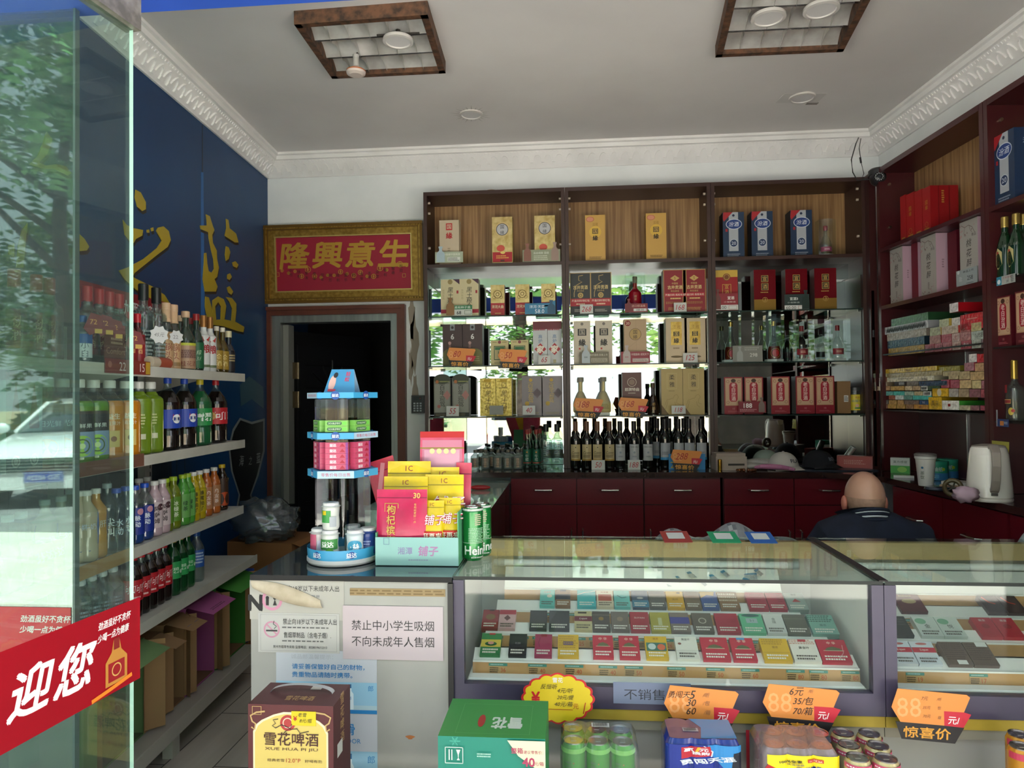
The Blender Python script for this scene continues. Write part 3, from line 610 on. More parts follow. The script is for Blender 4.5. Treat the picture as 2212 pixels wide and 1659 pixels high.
for s_ in (-1, 1):
    b = MB(); b.ball((s_*.7, 2.08, .64), .16, .12, .07, P('dfe8ec', .05, coat=1)); b.build('headlamp', t)
    b = MB(); b.ball((s_*1.05, .75, 1.02), .12, .08, .08, wp); b.build('wing_mirror', t)
    for yy in (1.45, -1.4):
        b = MB(); b.tube([(s_*.93, yy, .31), (s_*.72, yy, .31)], .31, P('1d1d1f', .8), 20); b.tube([(s_*.935, yy, .31), (s_*.925, yy, .31)], .2, P('b8bcc0', .3, 1), 16); b.build('wheel', t)
b = MB(); b.box(-.23, 2.215, .34, .23, 2.23, .48, P('1d4fae', .4)); b.art(lambda u, v, o: (.22-u, 2.23+o, .345+v), .44, .13, [('b', .0, .02, 1, .98, 'f2f4f8', .012), ('t', '苏D 6022R', .5, .5, .62, 'f5f7fa', {'w': .88})], lift=.002); b.build('number_plate', t)
# ---------------------------------------------------------------- goods: shared builders
_k = {}
def put(key, fn, name, cat, loc, rz, label, group=None, sc=None):
    """first of a kind is built with its parts, later ones are copies of it"""
    if key not in _k:
        t = thing(name, label, cat, loc, rz, group); r = fn(t)
        if r is not None: bpy.data.objects.remove(t); t = r; t.location = loc; t.rotation_euler = (t.rotation_euler.x, 0, rz); tag(t, label, cat, group)
        _k[key] = t
    else: t = dup(_k[key], loc, rz, label, group, cat)
    if sc: t.scale = (sc, sc, sc)
    t.location.z += .0012
    return t
def carton(name, w, h, d, base, items=(), side=None, top=None, sitems=(), titems=(), r=.45, bev=.0):
    b = MB(); b.box(-w/2, 0, 0, w/2, d, h, P(base, r), side=P(side or base, r), top=P(top or side or base, r))
    if items: b.art(face(-w/2, 0, 0), w, h, items, r=r)
    if sitems:
        b.art(sidef(w/2, 0, 0, 1), d, h, sitems, r=r); b.art(sidef(-w/2, d, 0, -1), d, h, sitems, r=r)
    if titems: b.art(topf(-w/2, 0, h), w, d, titems, r=r)
    return b.build(name)
clear = thin('f4faf8', 1.4); acryl = thin('f6fbf9', .8); glassg = thin('cfe3d8', 1.5)
def bottle(t, R, H, body, cap, neck=.0135, zs=.6, zn=.78, lev=None, above=None, label=None, sq=None, n=24, waist=None, foot=.01, cneck=None, capname='cap', lname='label', lsq=False):
    """body of revolution with a shoulder and a neck; cap = (radius, height, colour); label = (z0, z1, colour, span, items)"""
    capr, caph, capc = cap[:3]; zt = H-caph
    pr = [(R*.86, .0), (R*.97, foot*.6), (R, foot+.004)]
    if waist: pr += [(R, H*waist[0]), (R*waist[2], H*(waist[0]+waist[1])/2), (R, H*waist[1])]
    pr += [(R, H*zs), (R*.96, H*(zs+.04)), (R*.8, H*(zs+.35*(zn-zs)+.02)), (neck*1.25+R*.12, H*(zn-.05)), (neck*1.08, H*zn), (neck, H*(zn+.02)), (neck, zt+.004)]
    out = []
    for i, p in enumerate(pr):
        m = body
        if lev and p[1] >= lev*H-.001: m = above or clear
        out.append((p[0], p[1], m))
    if lev and not any(abs(p[1]-lev*H) < .002 for p in pr):
        for i in range(len(pr)-1):
            if pr[i][1] < lev*H < pr[i+1][1]:
                f = (lev*H-pr[i][1])/(pr[i+1][1]-pr[i][1]); out.insert(i+1, (pr[i][0]+f*(pr[i+1][0]-pr[i][0]), lev*H, above or clear)); break
    b = MB(); b.lathe(out, body, n, sq=sq, cap1=False); b.build('body', t)
    b = MB(); b.lathe([(capr*.97, zt), (capr, zt+.002), (capr, H-.003), (capr*.9, H)], P(capc, .35) if isinstance(capc, str) else capc, 16); b.build(capname, t)
    if label:
        z0, z1, lc, span, items = label; Rl = R+.0008; a = span; z0, z1 = z0*H, z1*H
        b = MB()
        if sq and lsq:
            S3 = face(-R*.78, -R*(1.0), z0); W = R*1.56
            S3 = (lambda u, v, o: (-R*.78+u, -R-.0008-o, z0+v))
        else:
            W = Rl*2*a; S3 = (lambda u, v, o: ((Rl+o)*math.sin(u/Rl-a), -(Rl+o)*math.cos(u/Rl-a), z0+v))
        if lc: b.art(S3, W, z1-z0, [('r', 0, 0, 1, 1, lc)], seg=16, lift=.0002)
        if items: b.art(S3, W, z1-z0, items, seg=10, lift=.0005)
        b.build(lname, t)
def cased(t, w, h, case_h, fn, base='dcdfdf', sides=6):
    """a display bottle inside a clear presentation case"""
    b = MB(); r = w/2
    pr = [(r, .0), (r, case_h*.99), (r*.92, case_h)]
    b.lathe([(p[0]/math.cos(PI/sides) if sides == 4 else p[0], p[1]) for p in pr], acryl, sides, cy=r, smooth=False, a0=PI/sides, cap0=False); b.build('clear_case', t)
    b = MB(); b.lathe([(r*.9, .0), (r*.9, .018)], P(base, .25), sides, cy=r, a0=PI/sides, smooth=False); b.build('base', t)
    e = bpy.data.objects.new('bottle', None); C.objects.link(e); e.parent = t; e.location = (0, r, .018); fn(e)
g1, g2 = 'd9bd78', 'b8923f'
# ---------------------------------------------------------------- price tags and cards
def burst(name, w, txt, label, loc, rz=0, tilt=0, ink='b3241c', extra=()):
    h = w*.7; b = MB(); f = face(-w/2, 0, 0); U = lambda ps: [(x*w, y*h) for x, y in ps]
    og, rd, bk = P('e58f45', .5), P('c8243a', .5), P('231f22', .5)
    b.prism(U([(0, .65), (.083, 1), (.95, .91), (.99, .86), (.91, .585), (.66, .6), (.66, .33), (.11, .38)]), f, .0015, og)
    b.prism(U([(.66, .6), (.91, .585), (1, .545), (.9, .3), (.66, .33)]), f, .0015, rd); b.prism(U([(.05, .385), (.11, .38), (.66, .33), (.91, .3), (.79, 0), (.12, .065)]), f, .0015, bk)
    b.art(f, w, h, [('t', '88', .22, .655, .36, 'f0a769', {'sx': .9}), ('t', '惊喜价', .44, .185, .21, 'e5a03a', {'b': .02, 'w': .6, 'rot': -.04}), ('t', '元/', .78, .43, .14, 'fff0ee', {'b': .015, 'rot': -.04})]+list(txt), lift=.0003)
    o = b.build(name); o.location = loc; o.rotation_euler = (tilt, 0, rz); return tag(o, label, 'price tag', 'orange surprise price tags')
def small_price(px0, px1, py0, py1, txt, label, y=4.632, z=None, colr='c8c8c4'):
    a, c = aty(px0, py1, y), aty(px1, py0, y); w, h = c.x-a.x, c.z-a.z; b = MB(); b.box(-w/2, 0, 0, w/2, .002, h, P(colr, .5))
    if txt: b.art(face(-w/2, 0, 0), w, h, [('t', txt, .5, .5, .56, 'b5202a', {'sh': .25, 'sx': .85})])
    o = b.build('price_card'); o.location = (a.x+w/2, y, z if z is not None else a.z); o.rotation_euler = (math.radians(-6), 0, 0); tag(o, label, 'price card', 'small handwritten price cards')
def show_card(px0, px1, py0, py1, base, items, label, y=4.634, bot=None, z=None):
    """printed card with a bottle shape standing proud of its upper edge; bot = (x, width, top above card, colour)"""
    a, c = aty(px0, py1, y), aty(px1, py0, y); w, h = c.x-a.x, c.z-a.z; b = MB(); f = face(-w/2, 0, 0); b.box(-w/2, 0, 0, w/2, .002, h, P(base, .4))
    b.art(f, w, h, items, lift=.0003)
    for q in (bot or ()):
        x, bw, bh, cc = q[:4]; x *= w; bw *= w; H = h*bh
        pts = [(x-bw/2, .004), (x+bw/2, .004), (x+bw/2, H*.5), (x+bw*.42, H*.62), (x+bw*.17, H*.74), (x+bw*.17, H*.88), (x+bw*.24, H*.9), (x+bw*.24, H), (x-bw*.24, H), (x-bw*.24, H*.9), (x-bw*.17, H*.88), (x-bw*.17, H*.74), (x-bw*.42, H*.62), (x-bw/2, H*.5)]
        b.prism(pts, lambda u, v, o: (-w/2+u, -.0025-o, v), .001, P(cc, .4))
        if len(q) > 4: b.art(lambda u, v, o: (-w/2+u, -.003-o, v), w, h, [('t', q[4], x/w, .35*bh, .14, q[5])], lift=.0003)
    o = b.build('shelf_card'); o.location = (a.x+w/2, y, z if z is not None else a.z); tag(o, label, 'shelf card', 'printed shelf cards')
YP = 4.69                                       # fronts of the goods on the back shelves
def back(px0, px1, ptop, z, y=YP):
    a, c = aty(px0, ptop, y), aty(px1, ptop, y); return (a.x+c.x)/2, c.x-a.x, (a.z+c.z)/2-z
BX = {}                                         # kind -> (base, side, top, items, depth)
R2 = [('t', '国', .5, .62, .1, '')]
BX['beige_seal'] = ('c7b59b', 'd8cab0', 'd8cab0', [('r', .34, .78, .66, .93, 'b51f28'), ('t', '国', .5, .855, .1, 'd8c8b0'), ('t', '緣', .5, .66, .14, 'b01d28', {'b': .03}), ('s', .42, .2, .58, .4, 5, '8d7a62')], .09)
BX['gold_red'] = (noisy('foil_gold', 'b79a5c', 'd8c089', 25, .3, met=.5), 'c2a566', 'c9ad6e', [('o', .5, .74, .36, 'cdb27a'), ('o', .5, .735, .3, '30323c'), ('o', .5, .735, .27, 'b9b8bd'), ('t', '国', .5, .79, .08, '17171a'), ('t', '緣', .5, .67, .08, '17171a'), ('e', .42, .34, .2, .07, 'c9503f'), ('r', .02, .05, .98, .26, 'ad1626'), ('e', .52, .25, .12, .03, 'e3c56c'), ('s', .2, .12, .8, .2, 2, 'd9a54d'), ('r', .4, .06, .6, .1, '5c1a18')], .09)
BX['gold_plain'] = ('c79b4d', 'a57a35', 'd3aa60', [('e', .25, .91, .2, .055, 'b8604a'), ('e', .25, .91, .17, .045, 'cf8a70'), ('t', '淡雅', .5, .8, .07, '9c7728', {'sx': .8}), ('o', .5, .64, .3, 'd8ae45'), ('r', .36, .6, .64, .71, '3a2a18'), ('t', '国', .5, .655, .09, 'd8ae5c'), ('t', '緣', .5, .51, .11, '2a1f14', {'b': .03}), ('s', .2, .07, .8, .12, 2, '5f4520')], .09)
BX['blue'] = ('1c3350', '131b26', '26405f', [('r', .28, .16, .72, 1, 'a9adb4'), ('p', [(0, .86), (.03, 1), (.46, 1), (.05, .8)], 'a9262c'), ('o', .5, .93, .06, '1c2a48'), ('e', .52, .74, .38, .115, 'c8cfdc'), ('e', .52, .74, .35, .1, '1a3a7c'), ('t', '汾酒', .52, .74, .1, 'eef2fa', {'sh': .15}), ('o', .5, .33, .2, 'bfc4cc'), ('o', .5, .33, .17, '24385c'), ('t', '20', .5, .33, .07, 'd5dbe6'), ('s', .2, .04, .8, .11, 2, '8b95a6'), ('r', .12, .58, .22, .64, 'a3222b')], .11)
BX['cream_grain'] = ('cfc29a', 'b09f6d', 'd9cda6', [('p', [(.65, 1), (1, 1), (1, .86)], '47233d'), ('o', .5, .93, .13, '93804f'), ('T', '黑土粮仓', .5, .5, .15, '1f1a16', {'gap': .95, 'sh': .15}), ('T', '自然生态', .14, .6, .06, 'a2946a'), ('r', .84, .62, .94, .7, '9b2430'), ('r', 0, .1, 1, .2, '9b1230'), ('r', 0, 0, 1, .02, '7d6a45')], .08)
BX['red_gold'] = ('a81a26', '7e1420', 'b8963e', [('r', 0, .42, 1, 1, noisy('foil_gold', 'b79a5c', 'd8c089', 25, .3, met=.5)), ('q', .5, .7, .3, '6d521c', .05), ('q', .5, .7, .14, '6d521c', .05), ('q', .25, .6, .12, '6d521c', .03), ('q', .75, .6, .12, '6d521c', .03), ('t', '洋河大曲', .5, .3, .11, 'e4cfae', {'b': .02, 'w': .84}), ('s', .3, .06, .8, .12, 1, 'd0a15c')], .07)
BX['black_red'] = ('26282c', '1a1b1e', '2d2f33', [('b', .0, .0, 1, 1, 'b08f58', .03), ('l', [(.62, .94), (.42, .92), (.42, .82), (.58, .78), (.3, .7), (.2, .52), (.2, .42)], .03, 'b7985e'), ('t', '古井贡酒', .5, .65, .1, 'd2b87a', {'w': .68, 'b': .02}), ('t', '年份原浆', .5, .565, .04, 'bb9f62'), ('o', .5, .46, .13, 'b89a58'), ('q', .5, .46, .07, '26282c', .02), ('r', .03, .2, .97, .38, 'a91628'), ('t', '开盖扫码领红包', .5, .33, .055, 'f0e2d2', {'w': .84}), ('s', .3, .22, .7, .28, 1, 'e8c8a8'), ('r', .2, .05, .8, .14, '3a3a3a'), ('s', .22, .06, .78, .13, 2, 'a6a29a')], .1)
BX['red_five'] = ('8c1222', '6b3a2a', '9c1a2b', [('b', 0, 0, 1, 1, 'b58d50', .03), ('p', [(.3, .8), (.5, .87), (.7, .8), (.5, .73)], 'c9a45e'), ('t', '5', .5, .8, .06, '8c1222'), ('t', '中国香', .5, .68, .045, 'd6b571'), ('t', '古井贡酒', .5, .59, .09, 'e0c488', {'w': .64, 'b': .02}), ('t', '年份原浆', .5, .5, .045, 'd3ae68'), ('r', .06, .37, .94, .46, 'b5152c'), ('t', '开盖扫码 瓶瓶有奖', .5, .415, .05, 'f2e3cf', {'w': .84}), ('s', .3, .3, .8, .36, 1, 'e8c07a'), ('s', .1, .2, .9, .26, 2, 'a8743c'), ('s', .2, .05, .8, .13, 3, 'b98a4c')], .1)
BX['yellow_red'] = ('9e1420', '6f0f18', 'd8b24a', [('r', 0, .83, 1, 1, 'cfa945'), ('o', .5, .83, .17, '7c4a22'), ('q', .5, .83, .13, 'd4aa55', .02), ('b', .3, .4, .7, .66, 'd2ab52', .02), ('t', '宣', .5, .6, .1, 'd2ab52'), ('t', '酒', .5, .47, .1, 'd2ab52')], .1)
BX['red_metal'] = (P('7d1420', .25, .4), '4f0e16', '8f1a26', [('r', 0, 0, 1, .28, P('a5803c', .28, .6)), ('p', [(0, .28), (1, .28), (.5, .36)], P('7d1420', .25, .4)), ('r', .34, .7, .66, .86, 'bb9a50'), ('r', .36, .71, .64, .85, '1f1612'), ('t', '宣', .5, .78, .11, 'd0ac5c'), ('r', .34, .5, .66, .67, 'bb9a50'), ('r', .36, .51, .64, .66, '1f1612'), ('t', '酒', .5, .585, .11, 'd0ac5c'), ('s', .3, .43, .7, .47, 1, 'bb9a50'), ('q', .5, .27, .12, 'cfab60', .015), ('t', '3', .5, .27, .08, 'cfab60')], .09)
BX['brown_six'] = ('41282a', '2a1a1b', '4b3032', [('r', .38, .85, .62, 1, '8b8f93'), ('o', .5, .92, .07, '2c2224'), ('t', '6', .5, .7, .13, 'd9d6d4', {'b': .02}), ('o', .36, .55, .08, 'b08a86'), ('s', .3, .42, .42, .52, 3, 'a87f7c'), ('r', 0, 0, 1, .32, '6c6a3a'), ('e', .5, .32, .46, .1, '6c6a3a'), ('s', .3, .1, .9, .24, 3, '9b9a70')], .09)
BX['cream_green'] = ('cbbb85', 'b4a36c', 'd6c793', [('o', .5, .93, .09, '8b3a42'), ('s', .1, .9, .35, .96, 1, '7b6a3e'), ('s', .65, .9, .9, .96, 1, '7b6a3e'), ('b', .18, .22, .82, .78, '2f5a3a', .04), ('r', .24, .62, .76, .74, '3f7a4a'), ('T', '种子', .5, .42, .14, '2f5a3a'), ('s', .2, .06, .8, .14, 2, '8d7c4c')], .08)
BX['white_home'] = ('c3c5c6', 'a9adb0', '6b1626', [('r', 0, .82, 1, 1, '6b1422'), ('s', .02, .78, .98, .84, 1, '8f1c2c'), ('T', '高炉', .5, .6, .09, '28609c'), ('p', [(.1, .36), (.5, .5), (.9, .36), (.5, .22)], 'b01f26'), ('t', '家', .5, .36, .18, 'ece4d4', {'b': .04}), ('r', .4, .04, .6, .12, 'a8a07a')], .08)
BX['seal_pair'] = ('cfc2ae', 'b59a7d', 'd8ccb8', [('o', .5, .93, .09, '7d736a'), ('r', .24, .66, .76, .82, '1c1a19'), ('t', '国', .5, .74, .13, 'cfc2ae'), ('t', '緣', .5, .5, .16, '1d1a19', {'b': .03}), ('r', .3, .34, .4, .38, 'b03028'), ('s', .3, .16, .7, .24, 1, '9a8a76')], .075)
BX['beige_ring'] = ('b99a78', 'a38463', 'c7aa88', [('o', .17, .91, .13, '8a2620'), ('t', '20', .17, .91, .06, 'e3cdb2'), ('q', .5, .66, .27, '6d5334', .02), ('o', .5, .66, .25, 'b89659'), ('t', '国', .5, .71, .09, '241a12'), ('t', '緣', .5, .6, .09, '241a12'), ('l', [(.02, .3), (.3, .4), (.6, .52), (.98, .6)], .01, 'a58a66'), ('l', [(.55, .0), (.53, 1)], .006, '9b7d5c')], .09)
BX['beige_goldlabel'] = ('c9b393', 'b59c79', 'd4c0a2', [('r', .24, .4, .76, .92, noisy('foil_gold2', 'b8923f', 'd9b75f', 25, .3, met=.4)), ('t', '淡雅', .5, .8, .1, '9a7630', {'sx': .9}), ('r', .36, .6, .64, .7, '1f1a15'), ('t', '国', .5, .65, .085, 'd9b75f'), ('t', '緣', .5, .5, .12, '1d1814', {'b': .03}), ('s', .34, .3, .66, .36, 1, '8d7858'), ('e', .5, .14, .28, .025, '6b5632')], .1)
BX['grey_hundred'] = ('77756a', '35352e', '4a4d3c', [('r', .06, .1, .94, .84, '8f8e84'), ('e', .5, .97, .5, .13, '3b4030'), ('o', .2, .9, .1, 'b06a38'), ('s', .35, .88, .95, .93, 1, '9da05a'), ('T', '百年迎驾', .5, .54, .14, '1d1a18', {'gap': 1.05}), ('p', [(.55, .55), (.8, .68), (1, .55), (.8, .42)], 'b07a74'), ('o', .3, .26, .1, 'a8625a'), ('r', 0, 0, 1, .1, '25251f'), ('s', .1, .01, .9, .08, 2, '6d6446')], .075)
BX['gold_foil'] = (noisy('foil_gold3', 'a68c3c', 'd9c06a', 60, .28, met=.5, bump=.4), 'b0943e', 'c7a94e', [('r', .25, .9, .7, .98, 'c9a21f'), ('q', .5, .82, .17, '7d6526', .03), ('s', .2, .72, .8, .77, 1, '7d6526'), ('T', '黑土地', .5, .4, .17, '5d4a1c', {'gap': 1.1, 'sh': .2})], .075)
BX['violet_grey'] = (P('6c6669', .3, .3), '4a4548', '7a7477', [('o', .45, .9, .09, 'c19a2c'), ('T', '百年迎驾', .45, .58, .13, 'bfa042', {'gap': .95, 'sh': .1}), ('p', [(.55, .57), (.78, .7), (1, .57), (.78, .44)], '5c4c52'), ('o', .26, .31, .11, 'b8962f'), ('s', .15, .04, .85, .1, 2, '8f8760')], .08)
BX['brown_lang'] = ('5b2c26', '3e1d19', 'd9d2c8', [('q', .5, .77, .24, 'c9b7a2', .03), ('o', .5, .77, .15, '8a6a5a'), ('t', '郎牌特曲', .5, .6, .085, 'e8dccb', {'w': .74, 'b': .015}), ('s', .3, .5, .7, .53, 1, 'd8c8b4')], .09)
BX['gold_elegant'] = ('b79d60', '9a8148', 'c9b178', [('b', .27, .56, .73, .9, 'cdb87e', .012), ('t', '柔', .5, .81, .11, '1b1712'), ('t', '雅', .5, .66, .11, '1b1712'), ('s', .35, .5, .65, .53, 1, '8a7540'), ('l', [(.15, .2), (.25, .32), (.4, .34), (.55, .36), (.62, .42), (.72, .44), (.8, .38), (.74, .34), (.7, .26), (.86, .22)], .014, '8f7838'), ('l', [(.3, .3), (.22, .16), (.12, .1)], .014, '8f7838'), ('l', [(.62, .28), (.66, .2), (.78, .16)], .014, '8f7838'), ('p', [(0, 0), (0, .22), (.35, 0)], '6d5128')], .1)
BX['red_oldwhite'] = ('8a1226', '2a2422', '98192d', [('r', .06, .23, .94, .97, 'b9906f'), ('r', .1, .25, .9, .95, 'c7a283'), ('q', .2, .88, .08, '8d5f48', .02), ('q', .8, .88, .08, '8d5f48', .02), ('q', .2, .32, .08, '8d5f48', .02), ('q', .8, .32, .08, '8d5f48', .02), ('e', .5, .9, .13, .05, '4a2f26'), ('p', [(.28, .4), (.28, .78), (.36, .85), (.64, .85), (.72, .78), (.72, .4), (.64, .34), (.36, .34)], 'a3142b'), ('T', '老白汾酒', .5, .6, .115, 'e9c9c3', {'b': .02, 'gap': 1.05}), ('t', '10', .5, .15, .05, 'c98a8a'), ('s', .2, .05, .8, .1, 2, 'b05a62')], .09)
BX['kraft'] = ('8b6a47', '6d5236', '9a7853', [('r', .5, .36, .82, .56, 'd9d9d6'), ('s', .52, .38, .8, .54, 4, '222222')], .07)
def stand(kind, px0, px1, ptop, z, label, group=None, y=YP, name='liquor_box'):
    x, w, h = back(px0, px1, ptop, z, y); i = 0 if x < CX[1] else 1 if x < CX[2] else 2; w = min(w, .2); x = min(max(x, CX[i]+.0275+w/2), CX[i+1]-.0275-w/2); base, sd, tp, items, d = BX[kind]
    def mk(t):
        b = MB(); m = base if not isinstance(base, str) else P(base, .4)
        b.box(-w/2, 0, 0, w/2, d, h, m, side=P(sd, .45), top=P(tp, .45)); b.art(face(-w/2, 0, 0), w, h, items, lift=.0003); return b.build(name)
    return put(kind, mk, name, 'liquor box', (x, y, z+.0005), 0, label, group)
Z1, Z2, Z3, Z4 = SZ
D, M_, K_ = 'of the doorway cabinet', 'of the middle cabinet', 'of the corner cabinet'
stand('beige_seal', 949, 991, 476, Z1, 'beige box with red seal characters, top shelf '+D)
stand('gold_red', 1062.6, 1106.5, 469, Z1, 'gold box with red foot and round seal, alone in the middle of the top shelf', 'gold boxes with a round seal')
stand('gold_red', 1154.5, 1198, 466, Z1, 'gold box with round seal behind the card with two bottle figures', 'gold boxes with a round seal')
stand('gold_plain', 1263.7, 1307, 465, Z1, 'plain gold box with pink oval sticker, nearer the doorway on the middle top shelf', 'plain gold boxes')
stand('gold_plain', 1394, 1439.5, 460, Z1, 'plain gold box with pink oval sticker, nearer the corner on the middle top shelf', 'plain gold boxes')
for i, (a, c, q) in enumerate(((1561, 1607, 459), (1623.6, 1668, 459), (1708, 1752.6, 456))):
    stand('blue', a, c, q, Z1, ['dark blue box with silver band, first from the left on the corner top shelf', 'dark blue box with silver band, middle of three on the corner top shelf', 'dark blue box with silver band beside the clear hexagonal case'][i], 'dark blue boxes on the top shelf')
for i, (a, c) in enumerate(((952, 992.5), (993, 1033))): stand('cream_grain', a, c, 604, Z2, ['tall cream box behind the 68 price card bottle figure', 'tall cream box with black characters, right one of the pair behind the 68 card'][i], 'tall cream boxes')
for i, (a, c, q) in enumerate(((1059.6, 1089.5, 616), (1113, 1143, 614), (1169, 1199, 612))): stand('red_gold', a, c, q, Z2, ['small red and gold box standing clear beside the cream boxes', 'small red and gold box partly behind the left end of the blue 58.0 card', 'small red and gold box mostly hidden behind the blue 58.0 card'][i], 'small red and gold boxes')
for i, (a, c) in enumerate(((1227.5, 1273.5), (1274, 1320.5))): stand('black_red', a, c, 590, Z2, ['black box with red band, against the cabinet upright left of the 268 card', 'black box with red band, right behind the 268 card'][i], 'black boxes with red band')
for i, (a, c) in enumerate(((1432.5, 1482.5), (1483.5, 1532.6))): stand('red_five', a, c, 583, Z2, ['wine red box with gold border, left one behind the 168 card', 'wine red box with gold border, against the upright right of the 168 card'][i], 'wine red boxes with gold border')
stand('yellow_red', 1545.5, 1593, 584, Z2, 'red box with yellow top behind the 80.00 card')
for i, (a, c) in enumerate(((1628, 1675), (1695, 1744.6), (1759, 1806))): stand('red_metal', a, c, 583, Z2, ['shiny red box with gold foot between the 80.00 and 60 cards', 'shiny red box with gold foot behind the 60 card', 'shiny red box with gold foot, nearest the room corner'][i], 'shiny red boxes with gold foot')
for i, (a, c) in enumerate(((956, 998.2), (998.8, 1042))): stand('brown_six', a, c, 701, Z3, ['dark brown box marked 6, left one behind the orange 80 tag', 'dark brown box marked 6, right one behind the orange 80 tag'][i], 'dark brown boxes marked 6')
for i, (a, c) in enumerate(((1060, 1098), (1103, 1141.7))): stand('cream_green', a, c, 736, Z3, ['low cream box with green label, left one behind the orange 50 tag', 'low cream box with green label, right one behind the orange 50 tag'][i], 'low cream boxes')
for i, (a, c) in enumerate(((1151, 1182.5), (1183.5, 1216))): stand('white_home', a, c, 695, Z3, ['white box with red roof pattern, left one by the 65 card', 'white box with red roof pattern against the cabinet upright'][i], 'white boxes with red roof pattern')
for i, (a, c) in enumerate(((1239, 1275), (1285, 1323))): stand('seal_pair', a, c, 694, Z3, ['slim pale box with black characters, beside the upright above the 188 tag', 'slim pale box with black characters, second from the upright'][i], 'slim pale boxes with black characters')
stand('beige_ring', 1347.6, 1396, 690, Z3, 'beige box with a ring emblem behind the red bottle card')
for i, (a, c) in enumerate(((1438, 1483.2), (1484.2, 1532.5))): stand('beige_goldlabel', a, c, 688, Z3, ['beige box with gold label, left one behind the 125 card', 'beige box with gold label, right one by the upright'][i], 'beige boxes with gold label')
for i, (a, c) in enumerate(((937, 973), (975, 1015))): stand('grey_hundred', a, c, 817, Z4, ['grey box with olive top, nearest the doorway behind the 55 card', 'grey box with olive top, second from the doorway'][i], 'grey boxes with olive top')
for i, (a, c) in enumerate(((1036.7, 1070.2), (1071, 1105))): stand('gold_foil', a, c, 818, Z4, ['crinkled gold foil box, left one behind the blank grey card', 'crinkled gold foil box, right one behind the blank grey card'][i], 'crinkled gold foil boxes')
for i, (a, c) in enumerate(((1127, 1169.5), (1172, 1216))): stand('violet_grey', a, c, 813, Z4, ['dull violet grey box behind the 40 card', 'dull violet grey box against the cabinet upright'][i], 'dull violet grey boxes')
stand('brown_lang', 1344, 1385.5, 805, Z4, 'reddish brown box behind the orange 168 tag')
for i, (a, c) in enumerate(((1428, 1474), (1475, 1520.6))): stand('gold_elegant', a, c, 797, Z4, ['dull gold box with galloping horse, left one by the 118 card', 'dull gold box with galloping horse, right one by the upright'][i], 'dull gold boxes with a horse')
for i, (a, c) in enumerate(((1563.7, 1604), (1608.5, 1647), (1666, 1704.5), (1719, 1759), (1760.7, 1802))): stand('red_oldwhite', a, c, 815, Z4, 'red box with oval name plate, %s of five in the corner cabinet' % ORD[i], 'red boxes with oval name plate')
stand('kraft', 1808, 1837, 824, Z4, 'plain brown cardboard box beside the yellow labelled jar')
# -- cased and bare bottles
def hexcase(t):
    cased(t, .125, 0, .245, lambda e: bottle(e, .036, .19, clear, (.013, .03, '8d2a38'), .011, .35, .68, label=(.1, .26, 'a0446a', 1.3, [('s', .3, .3, .7, .7, 2, 'e9c4d4')])), sides=6)
x, w, h = back(1768, 1812, 466, Z1); put('hex', hexcase, 'cased_bottle', 'bottle in clear case', (x, YP, Z1), 0, 'clear hexagonal case with pink labelled bottle, top shelf by the corner')
def redjar(t):
    cased(t, .125, 0, .27, lambda e: bottle(e, .043, .235, P('9d0f1c', .1, coat=.6), (.016, .045, '5d5048'), .014, .5, .68, label=(.25, .5, None, 1.2, [('T', '原浆', .5, .5, .28, 'd8b088')])), sides=4)
x, w, h = back(1350.5, 1395, 582, Z2); put('redjar', redjar, 'cased_bottle', 'bottle in clear case', (x, YP, Z2), 0, 'clear square case with a bright red bottle, middle cabinet')
def gourd(t):
    def fn(e):
        bottle(e, .042, .25, P('5a2418', .08, coat=.5), (.015, .03, P('c2a55a', .25, .8)), .012, .22, .62, lev=.34, above=clear, label=(.06, .26, None, 1.1, [('e', .5, .5, .22, .5, 'a81a20'), ('q', .5, .5, .34, 'b98a3a', .02, .62)]))
    cased(t, .135, 0, .31, fn, sides=6)
for i, (a, c) in enumerate(((1558, 1608), (1653, 1701))):
    x, w, h = back(a, c, 682, Z3); put('gourd', gourd, 'cased_bottle', 'bottle in clear case', (x, YP, Z3), 0, ['clear case with amber drop shaped bottle, left of the grey 298 card', 'clear case with amber drop shaped bottle, right of the grey 298 card'][i], 'clear cases with amber drop shaped bottles')
def redneck(t): cased(t, .12, 0, .27, lambda e: bottle(e, .036, .215, clear, (.014, .035, '7d1c22'), .011, .4, .66, label=(.12, .3, '8f2430', 1.2, [('s', .3, .3, .7, .7, 2, 'e0b8a0')])), sides=4)
for i, (a, c) in enumerate(((1715, 1760), (1793.5, 1838))):
    x, w, h = back(a, c, 699, Z3); put('redneck', redneck, 'cased_bottle', 'bottle in clear case', (x, YP, Z3), 0, ['clear square case with red capped bottle beside the amber ones', 'clear square case with red capped bottle nearest the corner'][i], 'clear square cases with red capped bottles')
def goldflask(t): cased(t, .125, 0, .28, lambda e: bottle(e, .05, .235, P('c4a650', .35, .2), (.022, .03, '7d6a30'), .014, .25, .6, label=(.05, .3, 'b9a552', 1.2, [('s', .2, .2, .8, .8, 4, '6d5a20')])), sides=4)
for i, (a, c) in enumerate(((1232.7, 1275), (1280.4, 1326.7))):
    x, w, h = back(a, c, 809, Z4); put('goldflask', goldflask, 'cased_bottle', 'bottle in clear case', (x, YP, Z4), 0, ['clear case with gold flask behind the orange 188 tag, by the upright', 'clear case with gold flask, right one behind the 188 tag'][i], 'clear cases with gold flasks')
x, w, h = back(1399, 1424, 823, Z4)
